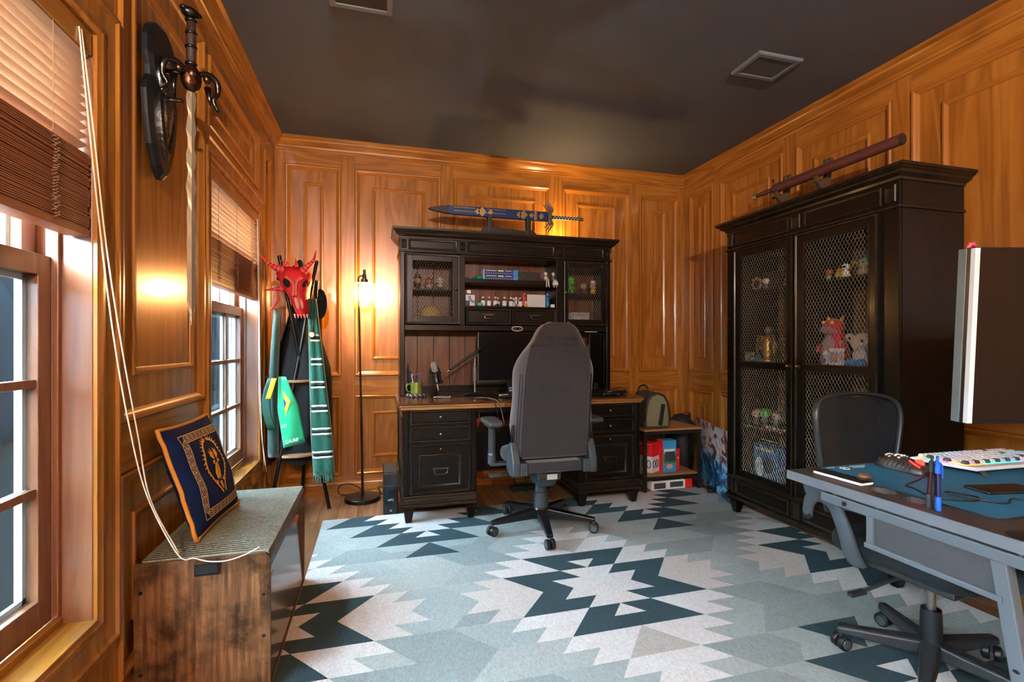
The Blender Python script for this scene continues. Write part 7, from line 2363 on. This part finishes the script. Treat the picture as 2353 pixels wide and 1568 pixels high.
t.location = Matrix.Translation(mm_.location) @ Matrix.Rotation(-YAW, 4, 'Z') @ lean @ Vector((-wM + .012, .012, .4665))
PKM = mat('pink_vinyl', (216, 76, 112), .5)
MB().tube([(-.016, 0, .0), (-.006, 0, .008), (.004, 0, .010), (.016, 0, .0)], [.003, .006, .006, .003], 8).build('body', PKM, t, smooth=True)
MB().tube([(-.006, 0, .010), (-.013, 0, .014)], [.003, .001], 6).build('beak', PKM, t)
# ------------------------------------------------------------------ mesh task chair behind the gaming desk
mc2 = thing('mesh_task_chair', 'black mesh back office chair tucked behind the gaming desk', 'chair', (1.915, 1.285, RZ), rz=math.radians(4))
FRM = mat('chair_frame_black', (40, 42, 44), .4)
MESHM = bpy.data.materials.new('mesh_fabric')
MESHM.use_nodes = True
_nt = MESHM.node_tree
_tr = _nt.nodes.new('ShaderNodeBsdfTransparent')
_mx = _nt.nodes.new('ShaderNodeMixShader')
_mx.inputs[0].default_value = .9
_b = _nt.nodes['Principled BSDF']
_b.inputs['Base Color'].default_value = lin((20, 22, 26))
_b.inputs['Roughness'].default_value = .8
_nt.links.new(_tr.outputs[0], _mx.inputs[1])
_nt.links.new(_b.outputs[0], _mx.inputs[2])
_nt.links.new(_mx.outputs[0], _nt.nodes['Material Output'].inputs[0])
def bp_(x, z): return (x, .285 + .04 * (z - .5) + .10 * (x / .25) ** 2 * -.5, z)
out = [(-.17, .50), (-.215, .66), (-.245, .80), (-.252, .88), (-.238, .925), (-.20, .945), (-.1, .955), (0, .957), (.1, .953), (.18, .94), (.225, .915), (.24, .87), (.235, .80), (.21, .66), (.165, .50)]
MB().tube(smooth_path([bp_(x, z) for x, z in out], 4), .014, 8, flat=.7).build('back_frame', FRM, mc2, smooth=True)
rows = []
for i in range(13):
    z = .50 + i * .037
    w = .17 + (.235 - .17) * min(1, (z - .5) / .3) if z < .8 else .245 - max(0, (z - .9)) * 1.2
    rows.append([bp_(w * (k / 10 * 2 - 1), z) for k in range(11)])
MB().grid(rows).build('mesh_panel', MESHM, mc2, smooth=True)
part('spine', FRM, mc2, (-.03, .03, .30, .325, .36, .62), bevel=.008)
slab(.245, .235, .385, .46, .09, .032).build('seat', mat('seat_fabric_black', (24, 28, 32), .9, bump=.2, bscale=300), mc2, smooth=60)
part('seat_pan', FRM, mc2, (-.2, .2, -.18, .18, .36, .386), bevel=.008)
for sg in (-1, 1):
    P = smooth_path([(sg * .235, .10, .37), (sg * .265, .10, .42), (sg * .282, .115, .50), (sg * .288, .15, .575), (sg * .29, .21, .59), (sg * .288, .245, .56), (sg * .275, .265, .50)], 5)
    MB().tube(P, [.036 - .016 * (k / len(P)) for k in range(len(P))], 10, flat=.5, up=(1, 0, 0)).build('arm_frame', mat('arm_grey', (70, 78, 84), .4), mc2, smooth=True)
    MB().tube(smooth_path([(sg * .288, -.02, .595), (sg * .29, .04, .606), (sg * .29, .14, .602), (sg * .29, .22, .612), (sg * .288, .26, .60)], 5), [.022] + [.036] * 19 + [.024], 10, flat=.45, up=(1, 0, 0)).build('arm_pad', mat('arm_pad_dark', (66, 74, 82), .5), mc2, smooth=True)
    MB().cyl((sg * .262, .262, .50), (sg * .285, .262, .50), .016, n=14).build('arm_pivot', GUN, mc2, smooth=40)
MB().tube([(-.1, .02, .34), (-.2, .03, .325), (-.27, .05, .30)], .006, 8).box(-.335, -.262, .045, .063, .288, .302).build('height_lever', FRM, mc2)
MB().lathe([(0, .30), (.035, .30), (.04, .32), (.04, .36), (0, .36)], 16, (.10, -.12, 0)).build('tilt_knob', PLASTIC, mc2, smooth=40)
MB().cyl((0, 0, .2), (0, 0, .37), .014, n=16).build('gas_rod', STEEL, mc2, smooth=40)
MB().lathe([(0, .07), (.034, .07), (.032, .19), (.030, .215), (.016, .215), (.016, .21)], 20).build('column_sleeve', PLASTIC, mc2, smooth=40)
MB().lathe([(0, .05), (.045, .05), (.05, .09), (.04, .105), (0, .105)], 20).build('hub', FRM, mc2, smooth=40)
for i in range(5):
    a = math.radians(135 + 72 * i)
    M = Matrix.Rotation(a, 4, 'Z')
    q = MB()
    q.add([M @ Vector(p) for p in [(.03, -.032, .055), (.03, .032, .055), (.03, .028, .105), (.03, -.028, .105), (.285, -.02, .062), (.285, .02, .062), (.285, .017, .09), (.285, -.017, .09)]], [(0, 1, 2, 3), (7, 6, 5, 4), (0, 4, 5, 1), (1, 5, 6, 2), (2, 6, 7, 3), (3, 7, 4, 0)])
    q.build('base_leg', FRM, mc2, bevel=.009, seg=3)
    caster(mc2, .27 * math.cos(a), .27 * math.sin(a), a + .6, .027)
